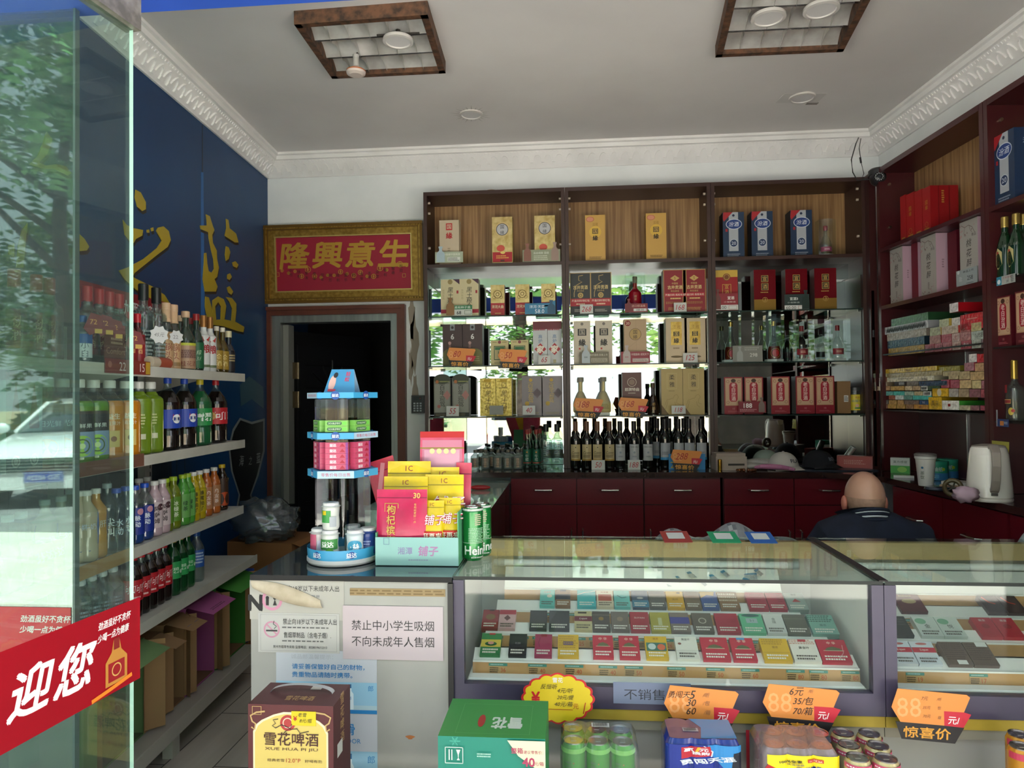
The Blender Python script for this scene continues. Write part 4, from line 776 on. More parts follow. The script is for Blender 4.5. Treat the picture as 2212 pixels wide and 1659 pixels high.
put('amberdark', lambda t: bottle(t, .038, .21, P('2e2018', .08, coat=.5), (.014, .035, '4c3420'), .012, .25, .62, label=(.1, .45, None, 1, [('T', '郎酒', .5, .5, .3, 'b08a3c')])), 'liquor_bottle', 'bottle', (x, YP+.04, Z4), 0, 'dark brown pear shaped bottle beside the orange 168 tag')
def tin(t):
    b = MB(); b.lathe([(.047, 0), (.049, .004), (.049, .145), (.047, .15)], clear, 28); b.build('jar', t)
    b = MB(); b.lathe([(.0465, .003), (.0465, .125)], P('2e2a1c', .6), 28); b.build('contents', t)
    b = MB(); b.lathe([(.05, .145), (.05, .165), (.048, .168)], P('3a3b3d', .3, .6), 28); b.build('lid', t)
    b = MB(); S3 = lambda u, v, o: ((.0497+o)*math.sin(u/.0497-1.5), -(.0497+o)*math.cos(u/.0497-1.5), .02+v); W = .0497*3
    b.art(S3, W, .1, [('r', 0, 0, 1, 1, 'd8c12a'), ('t', '黄金菊', .5, .82, .12, 'a8322a'), ('t', '高端珍藏', .5, .6, .16, '1f6f8a', {'w': .55}), ('o', .45, .3, .07, 'e7b79a'), ('r', .35, .1, .6, .18, '2a8a4a')], seg=14); b.build('label', t)
x, w, h = back(1836, 1872, 838, Z4); put('tin', tin, 'tea_jar', 'jar', (x, YP+.05, Z4), 0, 'round jar with yellow label beside the brown cardboard box')
# -- bottles on the worktop
zc = ZCT+.0005
def flask(t): bottle(t, .03, .125, thin('cdd6d2', 1.5, body=.25, bodyc='b9c2bd'), (.013, .018, '6a6158'), .011, .62, .8, label=(.1, .58, 'b5987f', .8, [('T', '小白', .5, .55, .3, '4d2a24'), ('s', .15, .1, .85, .25, 1, '5d4436')]), sq=4)
rw = [(1027, 4.6), (1049, 4.6), (1076, 4.6), (1097, 4.6), (1119, 4.6), (1040, 4.69), (1062, 4.69), (1086, 4.69), (1106, 4.69), (1127, 4.69)]
for i, (px, y) in enumerate(rw): put('flask', flask, 'liquor_flask', 'small bottle', (aty(px, 1000, y).x, y, zc), 0, 'small square flask with pale pink label, %s of the %s row on the worktop' % (ORD[i % 5], 'front' if i < 5 else 'rear'), 'small square flasks')
def greenlab(t): bottle(t, .026, .255, glassg, (.0125, .03, '8f2420'), .0115, .55, .75, label=(.12, .5, '1f5c46', 1.4, [('o', .5, .82, .07, 'c98a3c'), ('T', '牛栏', .5, .45, .2, 'd8e4da'), ('r', .1, .08, .9, .14, 'b83a34')]))
for i, (px, y) in enumerate(((1139, 4.6), (1159, 4.6), (1145, 4.7), (1167, 4.7))): put('greenlab', greenlab, 'liquor_bottle', 'bottle', (aty(px, 1000, y).x, y, zc), 0, 'slim green labelled bottle with red cap, %s' % ['front left by the flasks', 'front right by the tall clear bottles', 'rear left behind the flasks', 'rear right behind the pair'][i], 'slim green labelled bottles')
def tallclear(t): bottle(t, .036, .29, thin('dbe9e4', 1.6, body=.08, bodyc='a8b8b4'), (.018, .05, '161a18'), .015, .62, .74, label=(.1, .55, None, .8, [('s', .2, .1, .8, .9, 8, '7f9a92')]), sq=3.5)
for i, (px, y) in enumerate(((1180, 4.6), (1204, 4.6))): put('tallclear', tallclear, 'liquor_bottle', 'bottle', (aty(px, 1000, y).x, y, zc), 0, ['tall square clear bottle with black cap beside the green labelled ones', 'tall square clear bottle with black cap against the cabinet upright'][i], 'tall square clear bottles')
wine = P('0b0d0b', .06, coat=.6)
def wineb(capc, lab, it): return lambda t: bottle(t, .0345, .305, wine, (.0155, .06, capc), .0145, .6, .74, label=(.18, .52, lab, .98, it), capname='capsule')
wa = wineb('6f4630', 'c9b68a', [('r', 0, 0, 1, .1, 'b08d45'), ('o', .5, .82, .05, '2a2018'), ('t', 'Cuvee', .5, .5, .16, '33251a', {'sh': .3, 'w': .7}), ('s', .15, .18, .85, .38, 3, '4d3a26')])
wb = wineb('1a1718', 'b9bbbf', [('t', 'TAN HILL', .5, .84, .1, '1c1c22', {'w': .86}), ('o', .5, .5, .1, '8f97a5'), ('s', .3, .2, .7, .3, 2, '6c7280')])
wc = wineb('221a1c', 'a9acb4', [('p', [(0, .78), (.5, .95), (1, .78), (1, 1), (0, 1)], '3a3c42'), ('s', .2, .3, .8, .5, 3, '5d626c'), ('r', 0, 0, 1, .16, '3c8cc0')])
for i, px in enumerate((1243.7, 1268, 1291, 1317)): put('wa', wa, 'wine_bottle', 'wine bottle', (aty(px, 1000, 4.6).x, 4.6, zc), 0, 'wine bottle with bronze capsule and cream label, %s from the upright by the 50 card' % ORD[i], 'wine bottles with cream label')
for i, px in enumerate((1340, 1370, 1399.5)): put('wb', wb, 'wine_bottle', 'wine bottle', (aty(px, 1000, 4.6).x, 4.6, zc), 0, 'wine bottle with black capsule and white label, %s of three by the 188 card' % ORD[i], 'wine bottles with white label')
for i, (px, y) in enumerate(((1437, 4.62), (1466, 4.62), (1489, 4.62), (1515, 4.62), (1446, 4.74), (1420, 4.74), (1478, 4.74))): put('wc', wc, 'wine_bottle', 'wine bottle', (aty(px, 1000, y).x, y, zc), 0, 'tall wine bottle with grey label, %s' % ['first of four behind the 288 tag', 'second of four behind the 288 tag', 'third of four behind the 288 tag', 'against the upright right of the 288 tag', 'rear row left of centre, behind the 288 tag', 'rear row nearest the white labelled bottles', 'rear row nearest the upright, behind the 288 tag'][i], 'tall wine bottles behind the 288 tag', 1.04)
# -- tags and cards on the back shelves
def tagat(px0, px1, py0, py1, txt, label, y=4.612, z=None):
    a, c = aty(px0, py1, y), aty(px1, py0, y); w = c.x-a.x; burst('price_tag', w, [('t', txt, .35, .68, .3, 'b3241c', {'sh': .35, 'sx': .85})], label, (a.x+w/2, y, a.z))
tagat(965.6, 1028, 753, 795, '80', 'orange price tag marked 80 hanging over the third shelf edge')
tagat(1076, 1139, 753, 798, '50', 'orange price tag marked 50 hanging over the third shelf edge')
tagat(1239, 1304, 862.6, 905, '188', 'orange price tag marked 188 in front of the gold flasks')
tagat(1335.6, 1401, 860.5, 904, '168', 'orange price tag marked 168 in front of the reddish brown box')
tagat(1449, 1517, 976, 1018, '288', 'orange price tag marked 288 in front of the wine bottles', 4.52, zc)
b = MB(); a, c = aty(1445, 1010, 4.555), aty(1523, 976, 4.555); b.box(0, 0, 0, c.x-a.x, .012, c.z-a.z, P('2f86c4', .45)); b.art(face(0, 0, 0), c.x-a.x, c.z-a.z, [('t', '2', .1, .3, .4, 'e0c23a'), ('s', .2, .05, .9, .2, 1, 'e0ecf4')]); tag(b.build('card_holder', loc=(a.x, 4.555, zc)), 'blue card holder behind the orange 288 tag', 'card holder')
for a in ((1253, 1281, 657, 678, '268', 'white card reading 268 below the black boxes'), (1456, 1483, 653, 674, '168', 'white card reading 168 below the wine red boxes'), (1163, 1189, 767, 787, '65', 'white card reading 65 below the white boxes'), (1476, 1507, 762, 783, '125', 'white card reading 125 below the gold labelled boxes'), (964, 991, 877, 899, '55', 'white card reading 55 below the grey boxes'), (1129, 1156, 876, 896, '40', 'white card reading 40 below the violet grey boxes'), (1451, 1481, 876, 894, '118', 'white card reading 118 below the horse boxes'), (1278, 1306.7, 992, 1013, '50', 'white card reading 50 in front of the cream labelled wine'), (1356.5, 1383, 992, 1013, '188', 'white card reading 188 in front of the white labelled wine')):
    small_price(*a, **({'y': 4.55, 'z': zc} if a[2] > 950 else {}))
small_price(1057.5, 1087, 876, 896, '', 'blank grey card in front of the crinkled gold boxes', colr='8d8c86')
show_card(940, 1000, 543, 568, 'aab39c', [('t', '今世緣中国高度', .6, .75, .2, 'e3e6da', {'w': .6}), ('r', .45, .1, .9, .5, 'd5d8d2'), ('s', .47, .12, .88, .48, 3, '4d5a4c')], 'pale green card with blue bottle shape by the beige seal box', bot=[(.2, .3, 1.5, 'a9bcc6')])
show_card(1129, 1210, 538, 566, '8f937a', [('t', '自由相聚 国缘', .5, .72, .2, 'dfe2d6', {'w': .4}), ('s', .3, .1, .7, .55, 3, 'c9cdb8')], 'olive card with two bottle figures in front of a gold box', bot=[(.13, .2, 1.55, '8a5a4c'), (.86, .2, 1.6, '9a8076')])
show_card(978, 1020, 659, 682, 'c5cbc4', [('r', 0, .6, 1, 1, '2f7a4e'), ('t', '68', .32, .28, .34, '2b2b2b', {'b': .02}), ('t', '柔和种子酒', .5, .8, .24, 'e4efe4', {'w': .8}), ('b', .6, .1, .95, .5, '5a7a5a', .02)], 'green and white card reading 68 with an amber bottle shape', bot=[(-.12, .42, 1.75, '8a6238')])
show_card(1134, 1200, 654, 679, '2c78a0', [('p', [(0, .8), (.5, .62), (1, 1.25), (1, .8)], '2c78a0'), ('t', '洋河·天蓝', .4, .68, .3, 'dcebf2', {'w': .5}), ('t', '58.0', .48, .25, .36, 'e6f1f5')], 'blue card reading 58.0 with a dark bottle shape', bot=[(.86, .25, 1.25, '1d4f6e')])
show_card(1350, 1399, 655, 675, '7c1a26', [('t', '这口很温柔', .6, .72, .26, 'd9a89a', {'w': .6}), ('r', .38, .12, .95, .42, 'd5d5d2'), ('t', '188.00', .66, .27, .24, '3a2a2a')], 'dark red card reading 188.00 under the red bottle case', bot=[(.17, .26, 1.55, '6d1a22')])
show_card(1543.5, 1594, 633, 670, '8f2632', [('t', '宣酒', .7, .72, .2, 'f1e6dd', {'b': .02}), ('t', '小窖酿造', .65, .48, .1, 'e3c9bf', {'w': .5}), ('r', 0, 0, 1, .3, 'd6d6d2'), ('t', '80.00', .28, .15, .2, '2a2a2a'), ('b', .6, .04, .95, .26, 'b07a6a', .015)], 'dark red card reading 80.00 in front of the yellow topped box', bot=[(.15, .24, 1.25, '6b3a36')])
show_card(1695, 1748, 635, 670, '2a3a38', [('t', '宣酒3', .38, .72, .2, 'e6ece6', {'b': .02}), ('t', '小窖酿造', .36, .48, .1, 'c2ccc4', {'w': .5}), ('r', 0, 0, 1, .3, 'd6d6d2'), ('t', '60.00', .26, .15, .2, '2a2a2a'), ('b', .55, .04, .95, .26, 'b07a6a', .015)], 'dark green card reading 60 with a black jar shape', bot=[(.85, .3, 1.25, '22332f')])
show_card(1252, 1315, 760, 786, '6d624c', [('t', '四开国缘 新春上市', .66, .75, .2, 'ddd5c2', {'w': .6}), ('r', .4, .12, .95, .48, 'b9b09a'), ('s', .42, .15, .93, .45, 3, '4a4232')], 'khaki card with a white bottle shape below the slim pale boxes', bot=[(.22, .28, 1.6, 'b0bac0', '国缘', '33424a')])
show_card(1341.6, 1404, 759, 785, '8d1a2c', [('t', '中国国缘 成就天下', .66, .76, .2, 'f0d9d2', {'w': .6}), ('r', .4, .12, .95, .42, 'd9c9c2'), ('s', .42, .15, .93, .4, 3, '6a3a3a')], 'red card with a pale bottle shape below the ring emblem box', bot=[(.2, .26, 1.55, 'b8a8a4', '国缘', 'a03030')])
show_card(1583, 1647, 746, 782, '7f7f78', [('t', '298', .7, .42, .22, 'd6d6d0'), ('s', .4, .68, .95, .92, 2, 'a4a49c')], 'grey card reading 298 between the amber bottle cases', bot=[(.24, .2, .95, '9a9c98')])
show_card(1595.6, 1654.5, 867, 892, '7c1226', [('t', '188', .34, .64, .42, 'f1e6e4', {'b': .03}), ('s', .05, .1, .7, .36, 2, 'c98a90')], 'red card reading 188 in front of the first two oval plate boxes', bot=[(.84, .22, 1.35, '7d6a62')])
# ---------------------------------------------------------------- goods in the right wall cabinets (side-wall frame)
RZS = TH-PI/2
def sideput(px0, px1, ptop, z, fn, name, label, cat, group=None, x=XF+.03, d=.1):
    a, c = atsx(px0, ptop, x), atsx(px1, ptop, x); w = a.y-c.y; h = (a.z+c.z)/2-z; h = min([h]+[q-z-.025 for q in (RZ1 if px0 < 2130 else RZ2) if q > z+.05])
    b = MB(); fn(b, w, h, d); o = b.build(name, loc=side(x, (a.y+c.y)/2, z+.0005), rz=RZS); return tag(o, label, cat, group)
def boxfn(base, items=(), sd=None, top=None, sitems=()):
    def f(b, w, h, d):
        b.box(-w/2, 0, 0, w/2, d, h, P(base, .4), side=P(sd or base, .4), top=P(top or sd or base, .4)); b.art(face(-w/2, 0, 0), w, h, items, lift=.0003)
        if sitems: b.art(sidef(w/2, 0, 0), d, h, sitems, lift=.0003)
    return f
rd = [('r', .2, .05, .8, .08, 'a8843a'), ('T', '國緣', .5, .6, .1, 'c79a3c'), ('q', .5, .16, .2, 'b08a3a', .03)]
ng = 'red books of liquor cartons on the top right shelf'
for i, (a, c, tp) in enumerate(((1944, 1956, 423), (1957, 1974, 418), (1975, 1991, 412), (1992, 2009, 405))):
    sideput(a, c, tp, RZ1[0], boxfn('a3151c', rd if i in (1, 3) else [('r', .2, .05, .8, .08, 'a8843a')], '8d1218', 'b0202a', [('r', .28, 0, .31, 1, '6d0d12'), ('r', .66, 0, .69, 1, '6d0d12'), ('s', .4, .6, .5, .9, 6, 'b98a3c')]), 'gift_box', 'slim red gift box on the top right shelf, %s from the corner' % ORD[i], 'gift box', 'slim red gift boxes on the top right shelf', d=.15)
blossom = [('l', [(.1, .95), (.3, .9), (.5, .92), (.7, .88), (.85, .78)], .02, '6d5a54'), ('l', [(.3, .9), (.25, .82), (.3, .76)], .015, '6d5a54'), ('l', [(.55, .92), (.6, .84), (.7, .8)], .015, '6d5a54'), ('T', '桃花醉', .52, .5, .13, '2a2626', {'sh': .2, 'gap': 1.15}), ('t', '新品', .8, .76, .05, '3a3434'), ('s', .46, .1, .56, .22, 5, '5a4a46'), ('s', .78, .1, .86, .34, 8, 'a89a96')]
for i in range(26): blossom.append(('o', random.uniform(.05, .9), random.choice((random.uniform(.76, .96), random.uniform(.03, .14))), random.uniform(.015, .035), random.choice(('8d6f6a', '7a6660', 'b08a88'))))
pk = boxfn('a8a39c', blossom, 'b898a6', 'b08f9d', [('o', .72, .45, .035, '2a2424'), ('s', .25, .42, .35, .58, 4, '7d646e')])
zz = RZ1[1]
for i, (a, c, tp, lb, dd) in enumerate(((1922, 1949, 532, 'pale box with blossom print, nearest the corner on the second right shelf', .1), (1988, 2021, 505, 'pale box with blossom print, in the middle of the second right shelf', .12), (2072, 2111, 465, 'pale box with blossom print behind the card reading 258', .09))):
    sideput(a, c, tp, zz, pk, 'blossom_box', lb, 'liquor box', 'pale boxes with blossom print', d=dd)
sideput(1968, 1982, 524, zz, boxfn('6d1428', (), 'b898a6', 'a8889a', [('T', '桃花醉', .55, .5, .13, '2a2626', {'sh': .2})]), 'blossom_box', 'pink sided box with black characters between two pale blossom boxes', 'liquor box', None, XF+.06, .12)
sideput(2046, 2066, 500, zz, boxfn('5a0f20', (), '4a0d1b', '5d1424'), 'liquor_box', 'plain dark maroon box between the blossom boxes', 'liquor box', None, XF+.06, .12)
a, c = atsx(2066, 618, XF+.012), atsx(2110, 570, XF+.012); w, h = a.y-c.y, c.z-a.z
b = MB(); b.box(-w/2, 0, 0, w/2, .002, h, P('9aa3a4', .4)); b.art(face(-w/2, 0, 0), w, h, [('t', '新品上市', .6, .84, .13, '32383a', {'w': .5}), ('t', '258', .68, .42, .26, '23282a'), ('o', .12, .88, .06, 'c8d0d0'), ('s', .15, .3, .3, .6, 4, 'c3caca'), ('s', .5, .08, .9, .16, 1, '5a6466')]); tag(b.build('shelf_card', loc=side(XF+.012, (a.y+c.y)/2, RZ1[1]), rz=RZS), 'pale grey card reading 258 leaning on a blossom box', 'shelf card', 'printed shelf cards')
# cigarette cartons
def ctn(px0, px1, pb, pt, front, sd, label, items=(), x=XF+.02, d=.2):
    a, c = atsx(px0, pb, x), atsx(px1, pt, x); w = a.y-c.y; m = (a.y+c.y)/2
    z0 = atsx((px0+px1)/2, pb, x).z; z1 = atsx((px0+px1)/2, pt, x).z; d = min(d, XR-x-.02)
    b = MB(); fm = noisy('film_'+front, front, '%02x%02x%02x' % tuple(min(255, int(int(front[i:i+2], 16)*1.25)+12) for i in (0, 2, 4)), 60, .18, bump=.35)
    b.box(-w/2+.0007, 0, 0, w/2-.0007, d, z1-z0-.0008, P(sd, .3), front=fm)
    if items: b.art(face(-w/2, 0, 0), w, z1-z0, items, lift=.0003)
    tag(b.build('cigarette_carton', loc=side(x, m, z0), rz=RZS), label, 'cigarette carton', 'cigarette cartons on the right shelves')
def line(p0, p1, px): return p0[1]+(p1[1]-p0[1])*(px-p0[0])/(p1[0]-p0[0])
U0, U1 = (1904, 772), (2132, 752); L0, L1 = (1904, 884), (2136, 889)      # front edges of the two carton shelves
gold, redc, tealc, navyc, grey_ = 'a98a5e', '8a3a40', '4d9d98', '24405a', '8a877e'
def course(S0, S1, lev, hpx, spans, desc):
    for j, (a, c, fcol, scol, nm, *it) in enumerate(spans):
        m = (a+c)/2; pb = line(S0, S1, m)-2-lev*hpx*(1+.0006*(m-1904)); pt = pb-hpx*(1+.0006*(m-1904))
        ctn(a, c, pb, pt, fcol, scol, '%s cigarette carton, %s, %s from the corner' % (nm, desc, ORD[j]), it[0] if it else ())
mid = lambda t, c: [('t', t, .5, .5, .5, c)]
us = [[(1919, 1997, '8a6a1e', '5a4414', 'striped gold long'), (1998, 2018, '7d3640', '6d1420', 'red film'), (2019, 2036, '85404a', '6d1420', 'red film'), (2037, 2056, '8d4a50', '7a1620', 'dark red'), (2057, 2075, '957a72', '7a5a50', 'pale red', mid('宝', '8d2a34')), (2076, 2098, '8a3a44', '7a1a26', 'red lettered', mid('贵州', 'e3cdc8')), (2099, 2119, '8d8f86', '6a6c64', 'grey'), (2120, 2132, '6d5254', '5a3a3e', 'dark film')],
      [(1917, 1997, '223a4c', '182834', 'dark blue long'), (2008, 2032, '8a5a52', '7a1620', 'film wrapped red'), (2034, 2055, '8a3a44', '7a1620', 'red'), (2056, 2073, '9a8078', '8a5a54', 'pale', mid('宝', '8d2a34')), (2074, 2097, '8f5a58', '7a2a30', 'red film'), (2098, 2132, '8f958c', '80867c', 'pale grey long', mid('NISE', '5a5f58'))],
      [(1916, 2001, '8d8378', '6f675e', 'beige long'), (2009, 2032, '8a8668', 'b0913c', 'yellow edged'), (2034, 2070, '9d8a78', 'b03a34', 'wide film wrapped'), (2074, 2096, '8f4a48', '8a1a22', 'red'), (2098, 2120, 'a59668', '3a302c', 'gold film')],
      [(1900, 2005, 'a3a5a6', '8a8c90', 'patterned silver long', [('p', [(.02*i, .1+.5*((i*7) % 5)/5), (.02*i+.02, .9), (.02*i+.03, .2)], '1f2022') for i in range(8, 48)]), (2029, 2050, '9a9a7a', 'b8a04a', 'gold edged upper'), (2056, 2074, 'b0a8a0', '9d1822', 'silver film')],
      [(1925, 2005, '2f5a34', '24442a', 'dark green long')]]
for k, sp_ in enumerate(us): course(U0, U1, k, 16.5 if k < 3 else 16, sp_, ['bottom layer', 'second layer', 'third layer', 'fourth layer', 'top layer'][k]+' of the upper carton shelf')
ctn(2051, 2070, line(U0, U1, 2060)-70-14, line(U0, U1, 2060)-70-34, 'b5aeae', 'a0121c', 'silver and red cigarette carton crowning the upper pile', d=.2)
ctn(2075, 2131, 711, 676, 'a3121c', '8d0f18', 'plain bright red cigarette carton on top of the upper pile', [('s', .25, .6, .7, .75, 1, 'd88a80')])
ls = [[(1903, 1917, '6d4a3a', '4d3024', 'dark tan'), (1918, 1936, 'b08a48', '8a6a30', 'bright gold'), (1938, 1955, 'a9854a', '80602c', 'gold'), (1957, 1973, '8f6a48', '6d4a2c', 'brown gold'), (1974, 2005, 'a87a38', '86581e', 'amber', [('r', .4, .35, .55, .65, '7a3020')]), (2006, 2034, 'bf9a1e', 'a88416', 'yellow', mid('南京', '4d3a12')), (2035, 2067, 'c9c6bc', '3f8f34', 'white and green', [('r', .35, .35, .5, .65, 'b03a30')]), (2073, 2096, '9d9478', '857c60', 'khaki film'), (2097, 2115, '6d4a4c', '4d3436', 'dark film'), (2118, 2135, '8d3a4a', '7a2436', 'crimson film')],
      [(1903, 1919, '5d5a52', '45423c', 'dark grey'), (1920, 1937, 'a8844c', '80602c', 'gold'), (1939, 1952, 'b08a58', '80602c', 'light gold'), (1953, 1985, '6d5d52', '4d4038', 'brown'), (1986, 2005, '2a4a6a', '1e3650', 'navy', mid('INS', 'a8b4c0'))],
      [(1920, 1933, '9d5a48', '7d4030', 'rust'), (1934, 1952, 'b9c4c2', '9aa5a3', 'silver'), (1953, 1971, '5a8a80', '406a62', 'sea green'), (1972, 2012, '3fa39b', '2f8a84', 'turquoise long', mid('J', '2a5a58'))],
      [(1912, 1929, '5fa39d', '4d8d88', 'pale teal'), (1930, 1953, '45a8a0', '359088', 'teal'), (1954, 1974, '8aa595', '6f8a7c', 'grey green'), (1975, 1993, 'a59c78', '8a8262', 'straw'), (1994, 2012, 'b9bcb4', '22372c', 'bar coded', [('r', .1+.09*i, .2, .1+.09*i+.05, .8, '22262a') for i in range(9)])],
      [(1895, 1923, 'a5805a', '805c3c', 'tan'), (1924, 1953, 'b08d50', '8a6a30', 'gold'), (1955, 1970, 'b9a888', '8d7c5c', 'cream gold'), (1971, 1988, 'a08a68', '7a684c', 'light brown'), (1989, 2004, 'b9bcb4', '1f3a2c', 'bar coded', [('r', .1+.09*i, .2, .1+.09*i+.05, .8, '22262a') for i in range(9)]), (2005, 2030, '24442f', '1c3626', 'dark green')],
      [(1899, 1916, 'ab9880', '8a7860', 'beige'), (1932, 1957, '16181a', '0f1112', 'black', [('r', .4+.06*i, .2, .4+.06*i+.03, .8, 'c8cac6') for i in range(8)]), (1958, 1984, '5f5a52', '48443e', 'dark film'), (1985, 2046, '16344c', '112a3e', 'dark blue long', mid('8 8', '5a7a90'))],
      [(1899, 1915, '8d5a3e', '6d4028', 'brown'), (1916, 2018, 'b8b29a', '9a947e', 'cream long', [('s', .25, .5, .65, .8, 1, '7a7258')]+[('r', .76+.012*i, .1, .76+.012*i+.006, .6, '3a3a36') for i in range(9)])],
      [(1900, 1914, 'c0bc96', 'a5a17c', 'pale yellow'), (1916, 2035, '8d8058', '6f6444', 'olive long'), (2037, 2074, '968a62', '776c4a', 'olive short')],
      [(1908, 2024, 'a8891e', '8a6e12', 'mustard long', mid('Diamond', '6d5812')), (2028, 2074, '7a7024', '5f581a', 'dull yellow')]]
for k, sp_ in enumerate(ls): course(L0, L1, k, 9.2 if k in (1, 3) else 9.6, [(a, c, f, s_, n, *i) for a, c, f, s_, n, *i in sp_ if not (k == 0 and a in (2006, 2035))], ['bottom', 'second', 'third', 'fourth', 'fifth', 'sixth', 'seventh', 'eighth', 'top'][k]+' layer of the lower carton shelf')
q = lambda a, c, lv, h, f, s_, lb, it=(): ctn(a, c, line(L0, L1, (a+c)/2)-2-lv, line(L0, L1, (a+c)/2)-2-lv-h, f, s_, lb, it)
q(2006, 2034, 0, 27, 'bf9a1e', 'a88416', 'tall yellow cigarette carton at the foot of the lower pile', mid('南京', '4d3a12')); q(2035, 2072, 0, 20, 'c9c6bc', '3f8f34', 'white cigarette carton with green end', [('r', .35, .35, .5, .65, 'b03a30')])
for r_, (lv, sp_) in enumerate(((28, [(2014, 2048, 'c09a22', 'a37f14', 'egg yellow', [('o', .45, .5, .14, 'd8cdb0')]), (2050, 2070, '97918a', '7d7770', 'silver grey'), (2071, 2093, '8d7c62', '6d5e48', 'khaki'), (2094, 2118, '6f464c', '54303a', 'plum film'), (2119, 2136, '8a4048', '6d2834', 'crimson')]), (20, []), (47, [(2033, 2051, '92404c', '8a1424', 'red film'), (2053, 2072, '8f4450', '8a1424', 'second red film'), (2073, 2098, 'ad9468', '8a7248', 'gold film'), (2100, 2119, 'b0a070', '8a7248', 'pale gold film'), (2120, 2136, '86545a', '6d383e', 'rose film')]), (66, [(2049, 2070, 'a08e68', '806e4a', 'straw film'), (2072, 2095, '9a8660', '7a6844', 'tan film'), (2096, 2136, 'a08458', '80663e', 'wide tan film')]), (85, [(2083, 2104, '8a5a62', 'a03048', 'pink edged film'), (2106, 2136, 'a07a54', '805c3a', 'brown film')]))):
    for j, (a, c, f, s_, nm, *it) in enumerate(sp_): q(a, c, lv, 18, f, s_, '%s cigarette carton end in the right half of the lower pile' % nm, it[0] if it else ())
q(2093, 2110, 104, 18, 'b9b2ae', '8d0f18', 'silver end cigarette carton on top of the lower pile'); 
q(2111, 2136, 104, 19, '9d101a', '8a0d16', 'bright red cigarette carton on top of the lower pile')
# second bay
def fbx(b, w, h, d):
    base, sd, tp, items, _ = BX['blue']; b.box(-w/2, 0, 0, w/2, d, h, P(base, .4), side=P('1b3557', .4), top=P(tp, .4)); b.art(face(-w/2, 0, 0), w, h, items, lift=.0003); b.art(sidef(w/2, 0, 0), d, h, [('e', .55, .4, .2, .22, '3a6a9a'), ('t', '汾酒', .5, .82, .08, 'b9c6d8'), ('s', .3, .05, .8, .12, 2, '7d8ea6')], lift=.0004)
sideput(2146, 2190, 287, RZ2[0], fbx, 'liquor_box', 'large dark blue box with silver band on the top shelf at the right picture edge', 'liquor box', None, XF+.03, .13)
def greenb(t):
    bottle(t, .034, .29, P('16321e', .08, coat=.6), (.0165, .05, P('b89a52', .25, .7)), .014, .5, .74, label=(.16, .5, None, 1.0, [('p', [(.2, .8), (.5, 1), (.8, .8), (.8, .25), (.5, 0), (.2, .25)], 'b9ab78'), ('o', .5, .78, .09, 'a83a30'), ('T', '西凤', .5, .42, .24, '4a3a1c')]))
for i, (px, x) in enumerate(((2172, XF+.05), (2197, XF+.06), (2212, XF+.10))):
    s_ = atsx(px, 560, x); put('greenb', greenb, 'liquor_bottle', 'bottle', side(x, s_.y, RZ2[1]), RZS, ['dark green bottle with gold cap, furthest from the picture edge', 'dark green bottle with gold cap, second from the left', 'dark green bottle with gold cap, cut off by the picture edge'][i], 'dark green bottles with gold caps')
a, c = atsx(2153, 618, XF-.003), atsx(2192, 590, XF-.003); w, h = a.y-c.y, c.z-a.z
b = MB(); b.box(-w/2, 0, 0, w/2, .002, h, P('a9aca8', .5)); b.art(face(-w/2, 0, 0), w, h, [('r', 0, 0, .28, 1, '2f86a0'), ('o', .14, .4, .09, 'd8e6ea'), ('t', '十五年陈', .6, .75, .2, 'a8303a', {'w': .5}), ('t', '24', .6, .3, .26, '2c2c30'), ('s', .8, .1, .95, .9, 4, '6a6a6a')]); tag(b.build('shelf_card', loc=side(XF-.003, (a.y+c.y)/2, a.z), rz=RZS), 'white and blue price label below the dark green bottles', 'shelf card')
def rbx(b, w, h, d):
    base, sd, tp, items, _ = BX['red_oldwhite']; b.box(-w/2, 0, 0, w/2, d, h, P('5d0f1d', .4), side=P('4a0d18', .4), top=P('6a1424', .4)); b.art(face(-w/2, 0, 0), w, h, items, lift=.0003)
for i, (a, c, tp) in enumerate(((2150, 2183, 640), (2192, 2226, 628))): sideput(a, c, tp, RZ2[2], rbx, 'liquor_box', ['red box with oval name plate on the third shelf of the right bay', 'red box with oval name plate, cut off by the right picture edge'][i], 'liquor box', 'red oval plate boxes in the right bay', XF+.03, .09)
s_ = atsx(2192, 850, XF+.05); put('goldcap', lambda t: bottle(t, .036, .275, thin('dbe5df', 1.6, body=.06, bodyc='b0b8b4'), (.014, .085, P('c0a04c', .25, .8)), .012, .5, .66, label=(.1, .62, None, 1.1, [('r', .2, .7, .55, .95, '8a2028'), ('r', .2, .36, .75, .5, 'b8a060'), ('r', .22, .38, .73, .48, '8a3030'), ('e', .75, .12, .14, .12, 'b8a040'), ('o', .85, .14, .09, 'a82a24')])), 'liquor_bottle', 'bottle', side(XF+.05, s_.y, RZ2[3]), RZS, 'tall clear bottle with long gold cap on the lowest right shelf')
a, c = atsx(2153, 921, XF-.003), atsx(2178, 906, XF-.003); w, h = a.y-c.y, c.z-a.z
b = MB(); b.box(-w/2, 0, 0, w/2, .002, h, P('2c3f6e', .5)); b.art(face(-w/2, 0, 0), w, h, [('r', .3, .15, .62, .75, 'c0763a'), ('t', '特价', .8, .5, .4, 'c8d0e0', {'w': .3})]); b.box(-w/2, -.001, 0, -w/2+.006, .002, h*2.2, P('8d9096', .4)); tag(b.build('shelf_clip', loc=side(XF-.003, (a.y+c.y)/2, a.z), rz=RZS), 'small navy price clip on the edge of the lowest right shelf', 'price clip')
